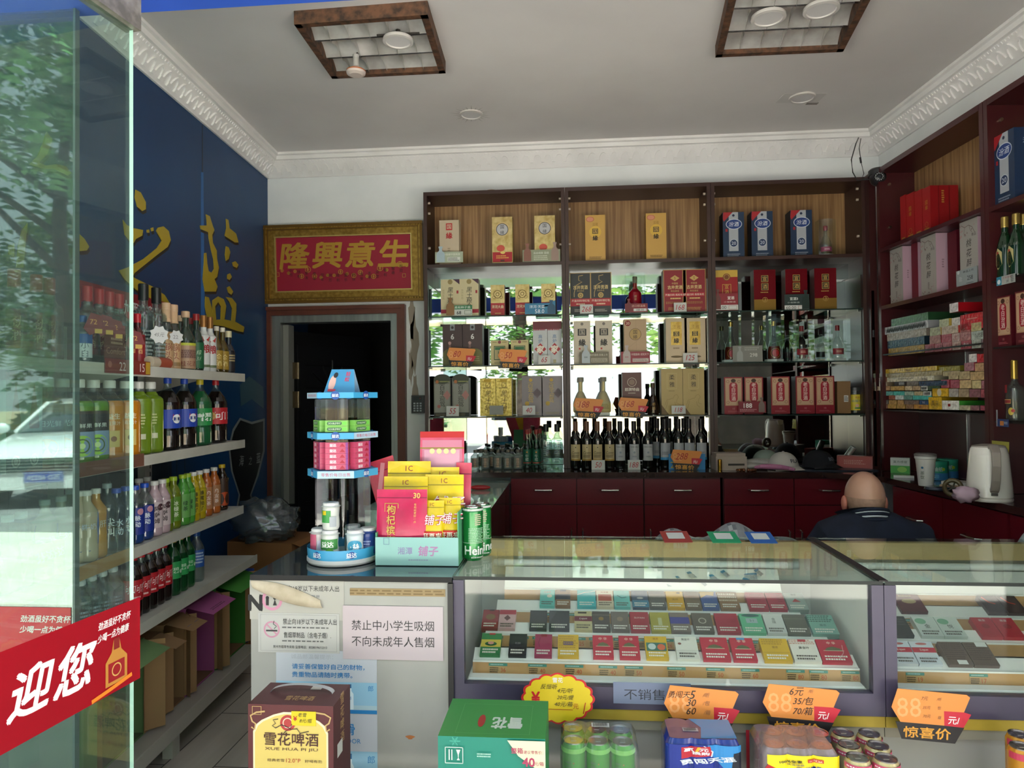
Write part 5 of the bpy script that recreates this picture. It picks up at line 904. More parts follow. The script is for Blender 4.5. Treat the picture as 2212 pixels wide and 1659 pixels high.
# note on the cabinet upright
a, c = atsx(2144, 990, XF-.002), atsx(2181, 955, XF-.002); w, h = a.y-c.y, c.z-a.z
b = MB(); n = 6; vs = [(-w/2+w*i/n, -.001-.012*(1-j/3)**2*(i/n-.3), h*j/3) for j in range(4) for i in range(n+1)]; b.mesh(vs, [(j*(n+1)+i, j*(n+1)+i+1, (j+1)*(n+1)+i+1, (j+1)*(n+1)+i) for j in range(3) for i in range(n)], P('c3bc5a', .7), True)
b.art(lambda u, v, o: (-w/2+u, -.012-o, v), w, h, [('s', .12, .6, .9, .85, 2, '5d5a34'), ('s', .12, .2, .7, .5, 2, '5d5a34')]); tag(b.build('sticky_note', loc=side(XF-.003, (a.y+c.y)/2, a.z), rz=RZS), 'yellow sticky note above the white kettle', 'sticky note')
# ---------------------------------------------------------------- things on the right worktop
zw = ZCT+.0005
def W3(px, py): p = atz(px, py, ZCT); return Vector((p.x, p.y, zw))
kp = W3(2142, 1085); kp += Vector((.025, .06, 0))
t = thing('electric_kettle', 'white electric kettle with grey handle on the right worktop', 'kettle', kp, -.3)
b = MB(); b.lathe([(.083, .012), (.088, .02), (.086, .06), (.074, .2), (.068, .225), (.064, .232)], P('e6e1d8', .25, coat=.3), 36); b.build('body', t)
b = MB(); b.lathe([(.086, 0), (.088, .006), (.087, .013)], P('d8d2c8', .35), 36); b.build('base', t)
b = MB(); b.lathe([(.066, .226), (.062, .238), (.03, .244), (.0, .245)], P('a59d94', .35), 30); b.build('lid', t)
b = MB(); pts = [(0, -.062, .236), (0, -.1, .238), (0, -.128, .215), (0, -.132, .16), (0, -.118, .1), (0, -.1, .062), (0, -.083, .05)]
for (p0, p1) in zip(pts, pts[1:]): b.obox((Vector(p0)+Vector(p1))/2, Vector(p1)-Vector(p0), (Vector(p1)-Vector(p0)).length*.56, (1, 0, 0), .016, Vector(p1)-Vector(p0) if 0 else Vector((0, (p1[2]-p0[2]), -(p1[1]-p0[1]))), .009, P('8f857c', .35))
b.build('handle', t, bevel=.003)
b = MB(); b.box(-.012, -.092, .03, .012, -.08, .042, P('4a4642', .4)); b.build('switch', t)
b = MB(); b.prism([(-.02, .2), (.02, .2), (.028, .236), (-.028, .236)], lambda u, v, o: (u, .085+o, v), .03, P('e6e1d8', .25)); b.build('spout', t)
cp = W3(2015-4, 1052) + Vector((0, .05, 0))
t = thing('travel_cup', 'white travel cup with grey lid beside the green tissue tub', 'cup', cp, RZS+.7)
b = MB(); b.lathe([(.033, 0), (.034, .004), (.046, .135), (.05, .138), (.05, .152), (.046, .154)], P('d9d8d2', .4), 30); b.art(lambda u, v, o: ((.042+o)*math.sin(u/.042-.5), -(.042+o)*math.cos(u/.042-.5), .02+v), .042, .09, [('o', .5, .82, .14, '2f6f9a'), ('T', '茶饮', .5, .4, .2, '3a4a3c')]); b.build('body', t)
b = MB(); b.lathe([(.051, .15), (.051, .16), (.044, .164)], P('7d7a76', .4), 30); b.build('lid', t)
def tub(t):
    b = MB(); b.lathe([(.052, 0), (.054, .004), (.054, .085)], P('2f9a7a', .35), 30); S3 = lambda u, v, o: ((.0545+o)*math.sin(u/.0545-1.6), -(.0545+o)*math.cos(u/.0545-1.6), v)
    b.art(S3, .0545*3.2, .085, [('r', 0, .0, 1, .45, '3f86b8'), ('r', .3, .12, .6, .36, '5aa8d0'), ('t', '双套抽纸', .45, .7, .28, 'e8f4ee', {'w': .5}), ('t', '99%', .4, .24, .18, 'f0f6fa'), ('o', .72, .7, .05, 'a8c83a')], seg=14); b.build('tub', t)
    b = MB(); b.lathe([(.055, .085), (.055, .1), (.05, .102)], P('35a584', .3), 30); b.build('lid', t)
for i, (px, py, dx) in enumerate(((2050, 1042, .12), (2076, 1038, .14))):
    put('tub', tub, 'wipes_tub', 'tub', W3(px, py)+Vector((0, dx, 0)), RZS+.9, ['green and blue wipes tub beside the white cup', 'green wipes tub half hidden behind the kettle'][i], 'green wipes tubs')
def wbox(px, py, w, d, h, rz, base, items, label, name='small_box', off=(0, 0, 0), side_=None, cat='box'):
    p = W3(px, py)+Vector(off); b = MB(); b.box(-w/2, 0, 0, w/2, d, h, P(base, .45), side=P(side_ or base, .45)); b.art(face(-w/2, 0, 0), w, h, items, lift=.0003); return tag(b.build(name, loc=p, rz=rz), label, cat)
wbox(1962, 1027, .1, .05, .09, -.5, 'd0d6d0', [('r', 0, 0, 1, .5, '4fae4a'), ('t', '复方感冒', .5, .75, .16, '2a4a34', {'w': .7}), ('e', .6, .25, .25, .18, '8fcf5a')], 'open white and green medicine box with raised flap', off=(0, .1, 0))
wbox(1958, 1034, .1, .03, .012, -.4, 'd8dbd8', [], 'flat white box in front of the medicine box', off=(0, .03, 0))
wbox(2008, 1018, .1, .05, .12, -.3, '1d2238', [('r', 0, .8, 1, 1, 'b8c0cc'), ('s', .1, .3, .9, .6, 3, '8f98b0')], 'dark blue box behind the white cup', off=(0, .18, 0))
wbox(2040, 1010, .1, .05, .13, -.3, '1d2238', [('r', .1, .55, .9, .95, 'a8b2bc'), ('t', '蓝芙', .5, .75, .2, '22283a'), ('s', .1, .15, .9, .4, 2, '8f98b0')], 'dark blue box with silver window behind the wipes tub', off=(.1, .2, 0))
wbox(2072, 1010, .1, .05, .13, -.3, '232a44', [('r', .15, .55, .85, .95, 'a8b2bc'), ('s', .1, .15, .9, .4, 2, '8f98b0')], 'dark blue box with silver window nearer the kettle', off=(.12, .2, 0))
wbox(2088, 1065, .14, .1, .04, -.8, 'c9c7be', [], 'low white carton lid beside the kettle', off=(0, .08, 0))
wbox(2060, 1062, .09, .06, .025, -.6, 'a88a6a', [('s', .1, .1, .9, .9, 3, '7d3a34')], 'small brown box of papers beside the kettle', off=(0, .03, 0))
p = W3(2032, 1060); b = MB(); b.lathe([(.045, 0), (.05, .006), (.046, .016), (.03, .02)], P('2d3a46', .15, .3), 24, sx=1.3, cap1=True); tag(b.build('ash_tray', loc=p+Vector((0, .02, 0))), 'dark oval glass tray in front of the wipes tub', 'tray')
p = W3(2064, 1075); b = MB()
for r_ in (0,): 
    n = 24; R_, rr = .042, .018; vs = []; ang_ = [2*PI*i/n for i in range(n)]
    for a in ang_:
        for k in range(4): o_ = [(R_, -.012), (R_, .012), (R_-rr, .012), (R_-rr, -.012)][k]; vs.append((o_[0]*math.cos(a), o_[1], R_+o_[0]*math.sin(a)))
    b.mesh(vs, [(i*4+k, ((i+1) % n)*4+k, ((i+1) % n)*4+(k+1) % 4, i*4+(k+1) % 4) for i in range(n) for k in range(4)], P('5a4e34', .35, .3), True)
    for i in range(5): a = i*1.256; b.box(0, 0, 0, 0, 0, 0, P('5a4e34', .35, .3)) if 0 else b.tube([(0, 0, R_), (math.cos(a)*.03, 0, R_+math.sin(a)*.03)], .004, P('3a3424', .4), 6)
tag(b.build('tape_roll', loc=p+Vector((0, .02, 0)), rz=-.5), 'brown tape roll standing on edge beside the pink tissue', 'tape roll')
p = W3(2078, 1088); b = MB(); r = random.Random(4); b.ball((0, 0, .035), .05, .04, .034, P('c0a3b3', .8), 14, 9, f=lambda v: v*(1+.25*math.sin(7*v.x+3*v.z)*math.cos(6*v.y))); tag(b.build('crumpled_tissue', loc=p+Vector((.03, .03, 0))), 'crumpled pink tissue at the foot of the kettle', 'tissue')
# ---------------------------------------------------------------- things on the back worktop by the corner
def wy(px, y): return Vector((aty(px, 1005, y).x, y, zw))
t = thing('card_terminal', 'beige receipt printer beside the orange 288 tag', 'printer', wy(1580, 4.5), .05)
b = MB(); b.box(-.095, 0, 0, .095, .14, .085, P('b3a398', .45)); b.build('body', t, bevel=.012)
b = MB(); b.box(-.09, .01, .085, .09, .13, .105, P('a8998e', .45)); b.build('cover', t, bevel=.008)
b = MB(); b.box(-.02, -.002, .03, .08, .002, .042, P('3a3532', .5)); b.build('slot', t)
b = MB(); b.lathe([(.013, 0), (.013, .07), (.01, .075)], P('b8923a', .2, .9), 16); tag(b.build('lighter', loc=wy(1555, 4.44)), 'gold cylindrical lighter beside the receipt printer', 'lighter')
def capf(t, crown, bill, txt, tc):
    b = MB(); n, k = 24, 8; vs = []
    for j in range(k+1):
        a = PI/2*j/k
        for i in range(n): th_ = 2*PI*i/n; vs.append((.088*math.cos(th_)*math.cos(a)**.8, .098*math.sin(th_)*math.cos(a)**.8, .105*math.sin(a)))
    b.mesh(vs, [(j*n+i, j*n+(i+1) % n, (j+1)*n+(i+1) % n, (j+1)*n+i) for j in range(k) for i in range(n)], P(crown, .85), True); b.ball((0, 0, .106), .008, .008, .005, P(crown, .8), 8, 5)
    if txt: b.art(lambda u, v, o: (-.05+u, -(.098+o+.002)*math.sqrt(max(.05, 1-((-.05+u)/.088)**2))*math.cos(math.asin(min(.95, (.035+v)/.105)))**.8, .035+v), .1, .04, [('t', txt, .5, .5, .55, tc, {'b': .02})], lift=.001)
    b.build('crown', t)
    b = MB(); vs = []
    for j in range(5):
        for i in range(13): a = -PI*.92+PI*.84*i/12; rr = 1+.6*j/4*math.sin(PI*i/12); vs.append((.088*math.cos(a)*(1+.1*j/4), .096*math.sin(a)*rr, .006-.012*(j/4)-.0*i+.02*math.sin(PI*i/12)*(1-j/8)))
    b.mesh(vs, [(j*13+i, j*13+i+1, (j+1)*13+i+1, (j+1)*13+i) for j in range(4) for i in range(12)], P(bill, .8), True); b.build('bill', t)
t = thing('baseball_cap', 'white baseball cap with dark lettering on the back worktop', 'cap', wy(1692, 4.56)+Vector((0, 0, .004)), .55); capf(t, 'c8c3bd', 'bdb8b2', 'FILA', '1d2236')
t = thing('baseball_cap', 'black baseball cap with grey emblem next to the white cap', 'cap', wy(1768, 4.58)+Vector((0, 0, .014)), .75); capf(t, '12131a', '0f1016', 'BOY', '7d8088')
t = thing('baseball_cap', 'grey green baseball cap behind the white cap', 'cap', wy(1655, 4.74)+Vector((0, 0, .004)), .4); capf(t, '8d9a90', '808c84', '', '')
b = MB(); pts = [(-.11, .02, .02), (-.08, -.01, .028), (-.03, -.03, .03), (.03, -.035, .026), (.08, -.025, .018), (.11, -.045, .012)]; b.tube(pts, [.008, .014, .017, .016, .013, .009], P('c07aa0', .5), 10); tag(b.build('pink_strap', loc=wy(1672, 4.47)), 'pink rubber strap lying before the white cap', 'strap')
a0 = wy(1712, 4.45); b = MB(); b.box(0, 0, 0, .5, .32, .007, P('2d3440', .35)); tag(b.build('desk_mat', loc=a0, rz=-.02), 'dark grey mat under the black cap', 'mat')
p = wy(1846, 4.55); b = MB(); b.box(-.1, 0, 0, .1, .07, .075, P('9a4038', .3)); b.art(face(-.1, 0, 0), .2, .075, [('r', .05, .1, .95, .9, 'a84a42'), ('s', .2, .3, .8, .7, 3, 'c98a80')]); tag(b.build('red_packet', loc=p+Vector((0, 0, .008)), rz=-.45), 'red carton lying slantwise near the room corner', 'carton')
b = MB(); b.lathe([(.02, 0), (.02, .12), (.018, .124)], P('b5b9b4', .25, .6), 18); o = b.build('tube', loc=wy(1820, 4.66)+Vector((0, 0, .03))); o.rotation_euler = (.3, .5, 0); tag(o, 'silver tube leaning against the red carton', 'tube')
for i, (px, y, w, h) in enumerate(((1622, 4.6, .1, .02), (1640, 4.66, .12, .03))):
    b = MB(); b.ball((0, 0, h), w, .07, h, P('b5b2ae', .8), 14, 8, f=lambda v: v*(1+.15*math.sin(9*v.x+4*v.y))); tag(b.build('folded_cloth', loc=wy(px, y)), ['pale folded cloth beside the receipt printer', 'pale folded cloth under the grey green cap'][i], 'cloth')
b = MB()
for i in range(16): a = i*.39; b.ball((.05*math.cos(a)+.01*math.sin(3*a), .02*math.sin(a), .008), .009, .009, .008, P('6d3a1c', .25, coat=.5), 8, 6)
tag(b.build('bead_bracelet', loc=wy(1612, 4.46)), 'brown bead bracelet in front of the receipt printer', 'bracelet')
for px, lb, c1 in ((1628, 'grey', 'b0b0ae'),): pass
# ---------------------------------------------------------------- the seated shopkeeper, bent forward with his back to us
hp = aty(1868, 1080, 3.185); mx, my = hp.x, 3.05
t = thing('person', 'bald person in a navy polo shirt bent forward behind the counter, back turned', 'person', (mx, my, 0), 0)
def skin_fig(name, verts, edges, radii, m, parent, root=0, sub=2):
    me = bpy.data.meshes.new(name); me.from_pydata(verts, edges, []); me.materials.append(m)
    o = bpy.data.objects.new(name, me); C.objects.link(o); o.parent = parent
    sk = o.modifiers.new('skin', 'SKIN'); sk.use_smooth_shade = True
    for i, r in enumerate(radii): me.skin_vertices[0].data[i].radius = r if isinstance(r, tuple) else (r, r)
    me.skin_vertices[0].data[root].use_root = True
    s = o.modifiers.new('smooth', 'SUBSURF'); s.levels = sub; s.render_levels = sub
    return o
skinm = noisy('skin', 'b98a74', 'c79a84', 8, .45)
hz = hp.z                                        # middle of the head
SH = hz-.115                                         # shoulder height
def body(vs, es, rs, m, nm): return skin_fig(nm, vs, es, rs, m, t)
# one continuous body: pelvis, spine, neck, arms reaching forward to the lap, legs
J = [(0, -.02, .50), (0, 0, .62), (.0, .0, SH-.1), (.0, .05, SH-.01), (.0, .10, SH+.04), (0, .13, hz-.05),
     (-.17, .07, SH-.02), (-.24, .12, .64), (-.16, .34, .56), (-.08, .42, .54), (.17, .07, SH-.02), (.24, .12, .64), (.16, .34, .56), (.08, .42, .54),
     (-.1, 0, .48), (-.15, .4, .47), (-.14, .36, .08), (-.15, .46, .04), (.1, 0, .48), (.15, .4, .47), (.14, .36, .08), (.15, .46, .04)]
E_ = [(0, 1), (1, 2), (2, 3), (3, 4), (4, 5), (3, 6), (6, 7), (7, 8), (8, 9), (3, 10), (10, 11), (11, 12), (12, 13), (0, 14), (14, 15), (15, 16), (16, 17), (0, 18), (18, 19), (19, 20), (20, 21)]
R_ = [(.13, .1), (.11, .08), (.1, .06), (.07, .05), (.05, .05), (.07, .07), .07, .048, .038, .032, .07, .048, .038, .032, .085, .062, .045, .035, .085, .062, .045, .035]
bo = body(J, E_, R_, skinm, 'body')
b = MB()                                         # head, with ears and face, joined to the neck
def hs(v):
    x, y, z = v; k = 1+.06*max(0, z); 
    return Vector((x*(1-.08*max(0, -z)-.05*max(0, z)), y*(1+.05*abs(z)), z))
hc = (0, .135, hz+.015)
b.ball(hc, .078, .098, .108, skinm, 28, 18, f=hs)
for s_ in (-1, 1):
    b.ball((s_*.084, hc[1]+.005, hc[2]-.03), .012, .02, .034, noisy('skin_ear', 'b8705e', 'c78270', 8, .45), 12, 8)
    b.ball((s_*.03, hc[1]+.09, hc[2]-.01), .012, .01, .008, P('e8e0da', .3), 10, 6); b.ball((s_*.03, hc[1]+.098, hc[2]-.01), .005, .004, .005, P('2a1c16', .3), 8, 6)
b.ball((0, hc[1]+.098, hc[2]-.035), .014, .02, .022, skinm, 10, 8); b.ball((0, hc[1]+.088, hc[2]-.07), .024, .01, .007, P('9a5a50', .5), 10, 6)
for zz in (.0, .022): b.tube([(-.045, hc[1]-.072, hc[2]-.07-zz), (0, hc[1]-.085, hc[2]-.074-zz), (.045, hc[1]-.072, hc[2]-.07-zz)], .004, skinm, 6)
b.build('head', bo)
b = MB(); b.ball(hc, .0788, .0988, .1088, noisy('stubble', '9c7966', 'ab8772', 60, .7), 28, 18, f=lambda v: hs(v) if (-.55 < v.z < .1 and v.y < .35) else hs(v)*.9); b.build('cropped_hair', bo)
navy2 = noisy('polo_navy', '0f1526', '172036', 14, .85)
vs = [(0, -.02, .5), (0, 0, .62), (0, .0, SH-.12), (0, .045, SH), (0, .09, SH+.05), (-.17, .065, SH-.035), (-.25, .12, .66), (.17, .065, SH-.035), (.25, .12, .66), (-.215, .2, .6), (.215, .2, .6)]
es = [(0, 1), (1, 2), (2, 3), (3, 4), (3, 5), (5, 6), (3, 7), (7, 8), (6, 9), (8, 10)]
skin_fig('polo_shirt', vs, es, [(.18, .14), (.175, .13), (.19, .125), (.16, .11), (.085, .08), .09, .074, .088, .074, .065, .065], navy2, t)
b = MB()
for k, (r, z, mm) in enumerate(((.088, SH+.052, navy2), (.082, SH+.066, P('c9ccd2', .7)), (.08, SH+.076, navy2), (.077, SH+.086, P('c9ccd2', .7)), (.076, SH+.094, navy2))):
    pts = [(r*math.sin(a), .098-r*1.02*math.cos(a), z-.03*(1-math.cos(a))) for a in [(-1.9+3.8*i/20) for i in range(21)]]; b.tube(pts, .008 if mm is navy2 else .0045, mm, 6)
b.build('collar', t)
vs = [(0, -.02, .49), (-.1, .02, .485), (-.15, .4, .48), (-.14, .36, .14), (.1, .02, .485), (.15, .4, .48), (.14, .36, .14)]
skin_fig('trousers', vs, [(0, 1), (1, 2), (2, 3), (0, 4), (4, 5), (5, 6)], [(.17, .12), .1, .075, .062, .1, .075, .062], P('2b2d33', .8), t)
t2 = thing('stool', 'low round stool under the seated person', 'stool', (mx, my+.02, 0))
b = MB(); b.lathe([(.16, .33), (.17, .34), (.17, .365), (.15, .375)], P('5a3a2a', .5), 28); b.build('seat', t2)
for i in range(4): a = PI/4+i*PI/2; b = MB(); b.tube([(.1*math.cos(a), .1*math.sin(a), .335), (.15*math.cos(a), .15*math.sin(a), 0)], .014, P('8d8d8a', .3, .8), 8); b.build('leg', t2)
# grey chair back at the right edge
p = aty(2196, 1120, 2.72); t = thing('armchair', 'pale grey chair back just inside the right picture edge', 'chair', (p.x+.1, 2.72, 0), 0)
b = MB(); pts = [(.1*math.cos(a), 0, .76+.16*math.sin(a)) for a in [PI*i/14 for i in range(15)]]; b.tube([(.1, 0, .45)]+pts+[(-.1, 0, .45)], .022, P('8f979b', .4), 10); b.build('back_frame', t)
b = MB(); b.box(-.09, -.01, .5, .09, .01, .84, P('23262c', .8)); b.build('backrest', t, bevel=.006)
b = MB(); b.box(-.12, -.0, .42, .1, .22, .47, P('23262c', .8)); b.build('seat', t, bevel=.02)
for i, (x, y) in enumerate(((-.1, .02), (.08, .02), (-.1, .2), (.08, .2))): b = MB(); b.tube([(x, y, .43), (x*1.1, y, 0)], .014, P('8f979b', .4), 8); b.build('leg', t)
# striped grey quilt folded behind the counter
a, c = aty(1412, 1150, 2.95), aty(1755, 1150, 2.95); L = c.x-a.x; b = MB(); n, m_ = 40, 8; vs = []
for i in range(n+1):
    for j in range(m_+1):
        u = i/n; v = j/m_; z = .12*math.sin(PI*min(1, v*1.02))**.6*(.75+.25*math.sin(5*u*PI)*.6+.2*math.sin(13*u))*(math.sin(PI*min(1, max(0, u*1.02-.01)))**.35)
        vs.append((L*u, .22*v, max(0, z)))
ms = [P('8d8e92', .9), P('a9aaac', .9), P('6f7178', .9)]
for i in range(n):
    for j in range(m_): b.mesh([vs[i*(m_+1)+j], vs[(i+1)*(m_+1)+j], vs[(i+1)*(m_+1)+j+1], vs[i*(m_+1)+j+1]], [(0, 1, 2, 3)], ms[(i+j) % 3 if i % 4 < 2 else 0], True)
zq = aty(1560, 1138, 3.06).z-.1
tag(b.build('quilt', loc=(a.x, 2.95, zq)), 'grey striped quilt heaped on the bench behind the counter', 'quilt')
b = MB(); b.box(a.x-.05, 2.9, 0, aty(1715, 1150, 2.95).x, 3.25, zq-.001, P('4a3630', .6)); tag(b.build('bench'), 'low dark bench behind the counter carrying the quilt', 'bench')
# ---------------------------------------------------------------- drinks on the left rack
def rput(key, fn, px, x, sh, label, group=None, name='drink_bottle', cat='bottle', sc=None, turn=0):
    p = atsx(px, 900, x); put(key, fn, name, cat, side(x, p.y, RKZ[sh]+.001), TH+PI/2-.75+turn, label, group, sc)
pet = thin('e3efec', 1.6, body=.06, bodyc='c5d2d0')
XA, XB = -1.475, -1.555
def pj(c): return P(c, .12, coat=.5)
# top shelf, spirits
def redcap(t): bottle(t, .037, .27, thin('cfe0da', 1.6, body=.1, bodyc='93a8a2'), (.0175, .055, 'a81c24'), .0155, .6, .73, label=(.12, .55, '7d1d22', .8, [('T', '劲酒', .5, .5, .3, 'd8a080')]), sq=4)
for i, px in enumerate((188, 214, 236, 257)): rput('redcap', redcap, px, XA-.03, 0, 'square spirit bottle with red cap and tag behind the glass door, %s from the left' % ORD[i], 'square spirit bottles with red caps')
def smallred(t): bottle(t, .026, .205, thin('b9a29c', 1.4, body=.3, bodyc='7d2a2a'), (.013, .035, 'b0202a'), .012, .55, .72, label=(.1, .6, '8a1c24', 1.2, [('T', '劲酒', .5, .5, .2, 'e0b070'), ('r', .1, .75, .9, .95, '6d1218')]))
for i, px in enumerate((281, 297)): rput('smallred', smallred, px, XA, 0, ['small red labelled bottle just right of the glass door edge', 'small red labelled bottle before the first black capped bottle'][i], 'small red labelled bottles')
def blkcap(t): bottle(t, .042, .335, thin('cfdedb', 1.6, body=.1, bodyc='93a5a4'), (.019, .065, '15191a'), .016, .62, .74, label=(.05, .5, None, .8, [('s', .1, .1, .9, .9, 8, '8fa09c')]))
for i, px in enumerate((310, 338)): rput('blkcap', blkcap, px, XA-.03, 0, ['tall clear bottle with black cap, left of two', 'tall clear bottle with black cap, right of two behind the white star tag'][i], 'tall clear bottles with black caps')
def wrap(t):
    bottle(t, .028, .275, thin('aeb8b0', 1.5, body=.25, bodyc='6d7a72'), (.018, .03, 'c2a284'), .013, .56, .72, label=(.0, .56, 'bd9a74', 1.5, [('T', '二锅头', .5, .6, .2, '7d2a24'), ('r', .25, .1, .75, .2, '8d7048')]))
    b = MB(); b.lathe([(.021, .195), (.017, .21), (.0175, .25), (.0185, .255)], P('c0a080', .8), 14); b.build('paper_wrap', t)
for i, px in enumerate((359, 375)): rput('wrap', wrap, px, XA, 0, ['slim bottle with paper wrapped neck and tan label, left of two', 'slim bottle with paper wrapped neck and tan label, right of two'][i], 'slim paper necked bottles')
def stout(t):
    bottle(t, .04, .26, thin('aab8a8', 1.5, body=.25, bodyc='586a5a'), (.018, .028, 'c2a284'), .014, .5, .72, label=(.03, .46, 'a8876c', 1.4, [('r', 0, .4, 1, .75, '8a6a5c'), ('s', .05, .42, .95, .72, 4, '5d3a34'), ('t', '桂花酒', .5, .2, .2, '6d2420', {'w': .6}), ('r', 0, .9, 1, 1, 'b8bf3c')]))
rput('stout', stout, 401, XA, 0, 'round paper necked bottle with wide tan label in the middle of the top rack shelf'); rput('stout', stout, 389, XB-.02, 0, 'round paper necked bottle behind the slim ones on the top rack shelf')
def greenl(t): bottle(t, .032, .26, thin('7d9a8a', 1.5, body=.35, bodyc='2f4a3c'), (.0145, .03, '8a1d22'), .013, .5, .72, label=(.05, .5, '1d5c3a', 1.4, [('T', '绿豆', .5, .5, .2, 'a8c8a8', {'sh': .2})]))
rput('greenl', greenl, 424, XA, 0, 'dark bottle with green label and red cap beside the white bottles'); rput('greenl', greenl, 411, XB-.02, 0, 'dark bottle with green label behind the round tan labelled one')
def whitej(t): bottle(t, .029, .262, P('c9cccc', .25), (.014, .055, P('9a6a38', .3, .5)), .013, .6, .72, label=(.06, .62, None, 1.3, [('T', '粮', .5, .62, .28, '9d1c24', {'b': .03}), ('r', .2, .04, .8, .12, '5d6a4a'), ('p', [(.25, 1), (.75, 1), (.65, .84), (.5, .9), (.35, .84)], 'a8302c')]))
for i, px in enumerate((440, 454)): rput('whitej', whitej, px, XA, 0, ['white bottle with red character and copper cap, left of two', 'white bottle with red character and copper cap, right of two'][i], 'white bottles with red character')
def smallgold(t): bottle(t, .029, .225, thin('bcae7a', 1.5, body=.3, bodyc='8a7430'), (.0125, .022, 'c9c4b4'), .012, .5, .7, label=(.08, .48, '9a7c2c', 1.2, [('T', '金酒', .5, .5, .3, 'e0d090')]))
for i, px in enumerate((468, 481)): rput('smallgold', smallgold, px, XA, 0, ['small golden bottle beside the white ones', 'small golden bottle beside the cream capped one'][i], 'small golden bottles')
rput('creamcap', lambda t: bottle(t, .03, .215, P('23262e', .15, coat=.5), (.0155, .032, 'cfc6a2'), .013, .5, .68, label=(.05, .5, '1d1d22', 1.3, [('l', [(.0, .1), (.9, .8)], .2, 'b98a2c'), ('s', .2, .5, .9, .9, 3, 'b9a87c')])), 494, XA, 0, 'dark bottle with cream cap at the far end of the top rack shelf')
rput('bluesm', lambda t: bottle(t, .028, .155, thin('cfdcdc', 1.5, body=.25, bodyc='a0aeb4'), (.014, .022, '23518f'), .012, .6, .78, label=(.1, .6, 'b8c0c4', 1.2, [('r', 0, .6, 1, 1, '23518f'), ('T', '小白', .5, .35, .3, '3a4a5a')])), 178, XA+.02, 0, 'small bottle with blue checked cap in front of the red capped ones')
for i, px in enumerate((30, 78, 106)): rput('redcap', redcap, px, XA-.05, 0, 'square spirit bottle with red cap behind the shop window, %s from the left' % ORD[i], 'square spirit bottles with red caps')
def tg(px, py, w, pts, c, items, label, x=XA+.06, name='hang_tag'):
    p = atsx(px, py, x); b = MB(); f = lambda u, v, o: (u-w/2, -o, v-w/2); b.prism([(a*w, q*w) for a, q in pts], f, .001, P(c, .5)); b.art(f, w, w, items, lift=.0003); tag(b.build(name, loc=side(x, p.y, p.z), rz=TH+PI/2-.7), label, 'tag', 'paper tags on the top rack shelf')
star = [(.5+.5*(1 if i % 2 else .78)*math.cos(i*PI/8), .5+.5*(1 if i % 2 else .78)*math.sin(i*PI/8)) for i in range(16)]
tg(344, 723, .075, star, 'c9c9ca', [('t', '45元', .5, .5, .22, '6a6a6c', {'sh': .3})], 'white star tag on the right black capped bottle'); tg(381, 728, .06, star, 'c4c4c6', [('t', '22', .45, .5, .25, '7a7a7c')], 'white star tag hanging between the paper necked bottles')
for i, (px, py) in enumerate(((202, 700), (226, 703), (247, 712), (290, 735))): tg(px, py, .075, [(.1, .3), (.35, 0), (1, .35), (.8, .9), (.4, 1)], '6d1a1e', [('t', '72', .5, .6, .22, 'd89a50'), ('r', .55, .1, .85, .3, 'c0953c')], 'dark red shield tag hanging on a bottle neck, %s from the left' % ORD[i])
a, c = atsx(231, 808, RKX+.012), atsx(327, 770, RKX+.012)
b = MB(); L = abs(c.y-a.y); f = face(0, 0, 0); b.box(0, 0, 0, L, .002, .05, P('7d2a22', .5)); b.box(0, .004, .0, L*.42, .006, .14, P('5a2a22', .5))
b.art(face(0, 0, 0), L, .05, [('t', '22', .35, .5, .6, 'e0cdc8'), ('t', '15', .8, .5, .6, 'e9d6d0'), ('r', .88, .05, .99, .95, 'c0962c'), ('o', .08, .6, .04, 'b06a5c'), ('o', .55, .6, .04, 'b06a5c')]); b.art(face(0, .004, 0), L*.42, .14, [('t', 'Comfort', .55, .55, .16, '9a7a5c'), ('s', .3, .7, .9, .9, 2, 'b0947c')]); tag(b.build('shelf_card', loc=side(RKX+.008, a.y, RKZ[0]-.03), rz=TH+PI/2), 'brown price strip reading 22 and 15 on the top rack shelf edge', 'shelf card')
p = atsx(345, 806, XA+.05); b = MB(); b.tube([(-.07, 0, .022), (.07, 0, .022)], .022, P('a04a34', .6), 14); b.tube([(-.071, 0, .022), (-.02, 0, .022)], .0223, P('b8aa96', .7), 14); tag(b.build('paper_roll', loc=side(XA+.045, p.y, RKZ[0]), rz=TH+PI/2), 'rolled red and white paper tube lying on the top rack shelf', 'paper roll')
# second shelf, large bottles
def juice(cap, c, lab, items): return lambda t: bottle(t, .05, .28, pj(c), (.021, .028, cap), .018, .68, .84, lev=.74, above=pet, label=lab+(items,) if lab else None)
jk = juice('d8d8d4', '5d8a1f', (.08, .62, None, .9), [('r', 0, .55, 1, 1, '15181a'), ('p', [(.0, .85), (.12, .95), (.06, .85), (.12, .75)], 'd89a22'), ('t', '光鲜果', .5, .68, .1, 'e8ece8', {'w': .7}), ('r', 0, .0, 1, .55, '7f97b8'), ('o', .5, .24, .38, '9ccf3a'), ('q', .5, .24, .26, '3a5a1a', .05), ('o', .5, .24, .1, 'cfe8a0')])
for i, px in enumerate((168, 201)): rput('jk', jk, px, XA-.01, 1, ['large green juice bottle with kiwi label, left of two', 'large green juice bottle with kiwi label, right of two'][i], 'large green juice bottles with kiwi label')
jo = juice('d8d8d4', 'c07a1c', (.1, .62, None, .8), [('t', '益生', .5, .85, .14, 'f0e2c8', {'b': .02}), ('t', '菌果汁', .5, .68, .1, 'f0e2c8'), ('r', .25, .1, .75, .5, 'd0b46a'), ('o', .5, .3, .12, '7d4a24')])
for i, px in enumerate((236, 272)): rput('jo', jo, px, XA-.01, 1, ['large orange juice bottle beside the kiwi ones', 'large orange juice bottle crossed by the glass door edge'][i], 'large orange juice bottles')
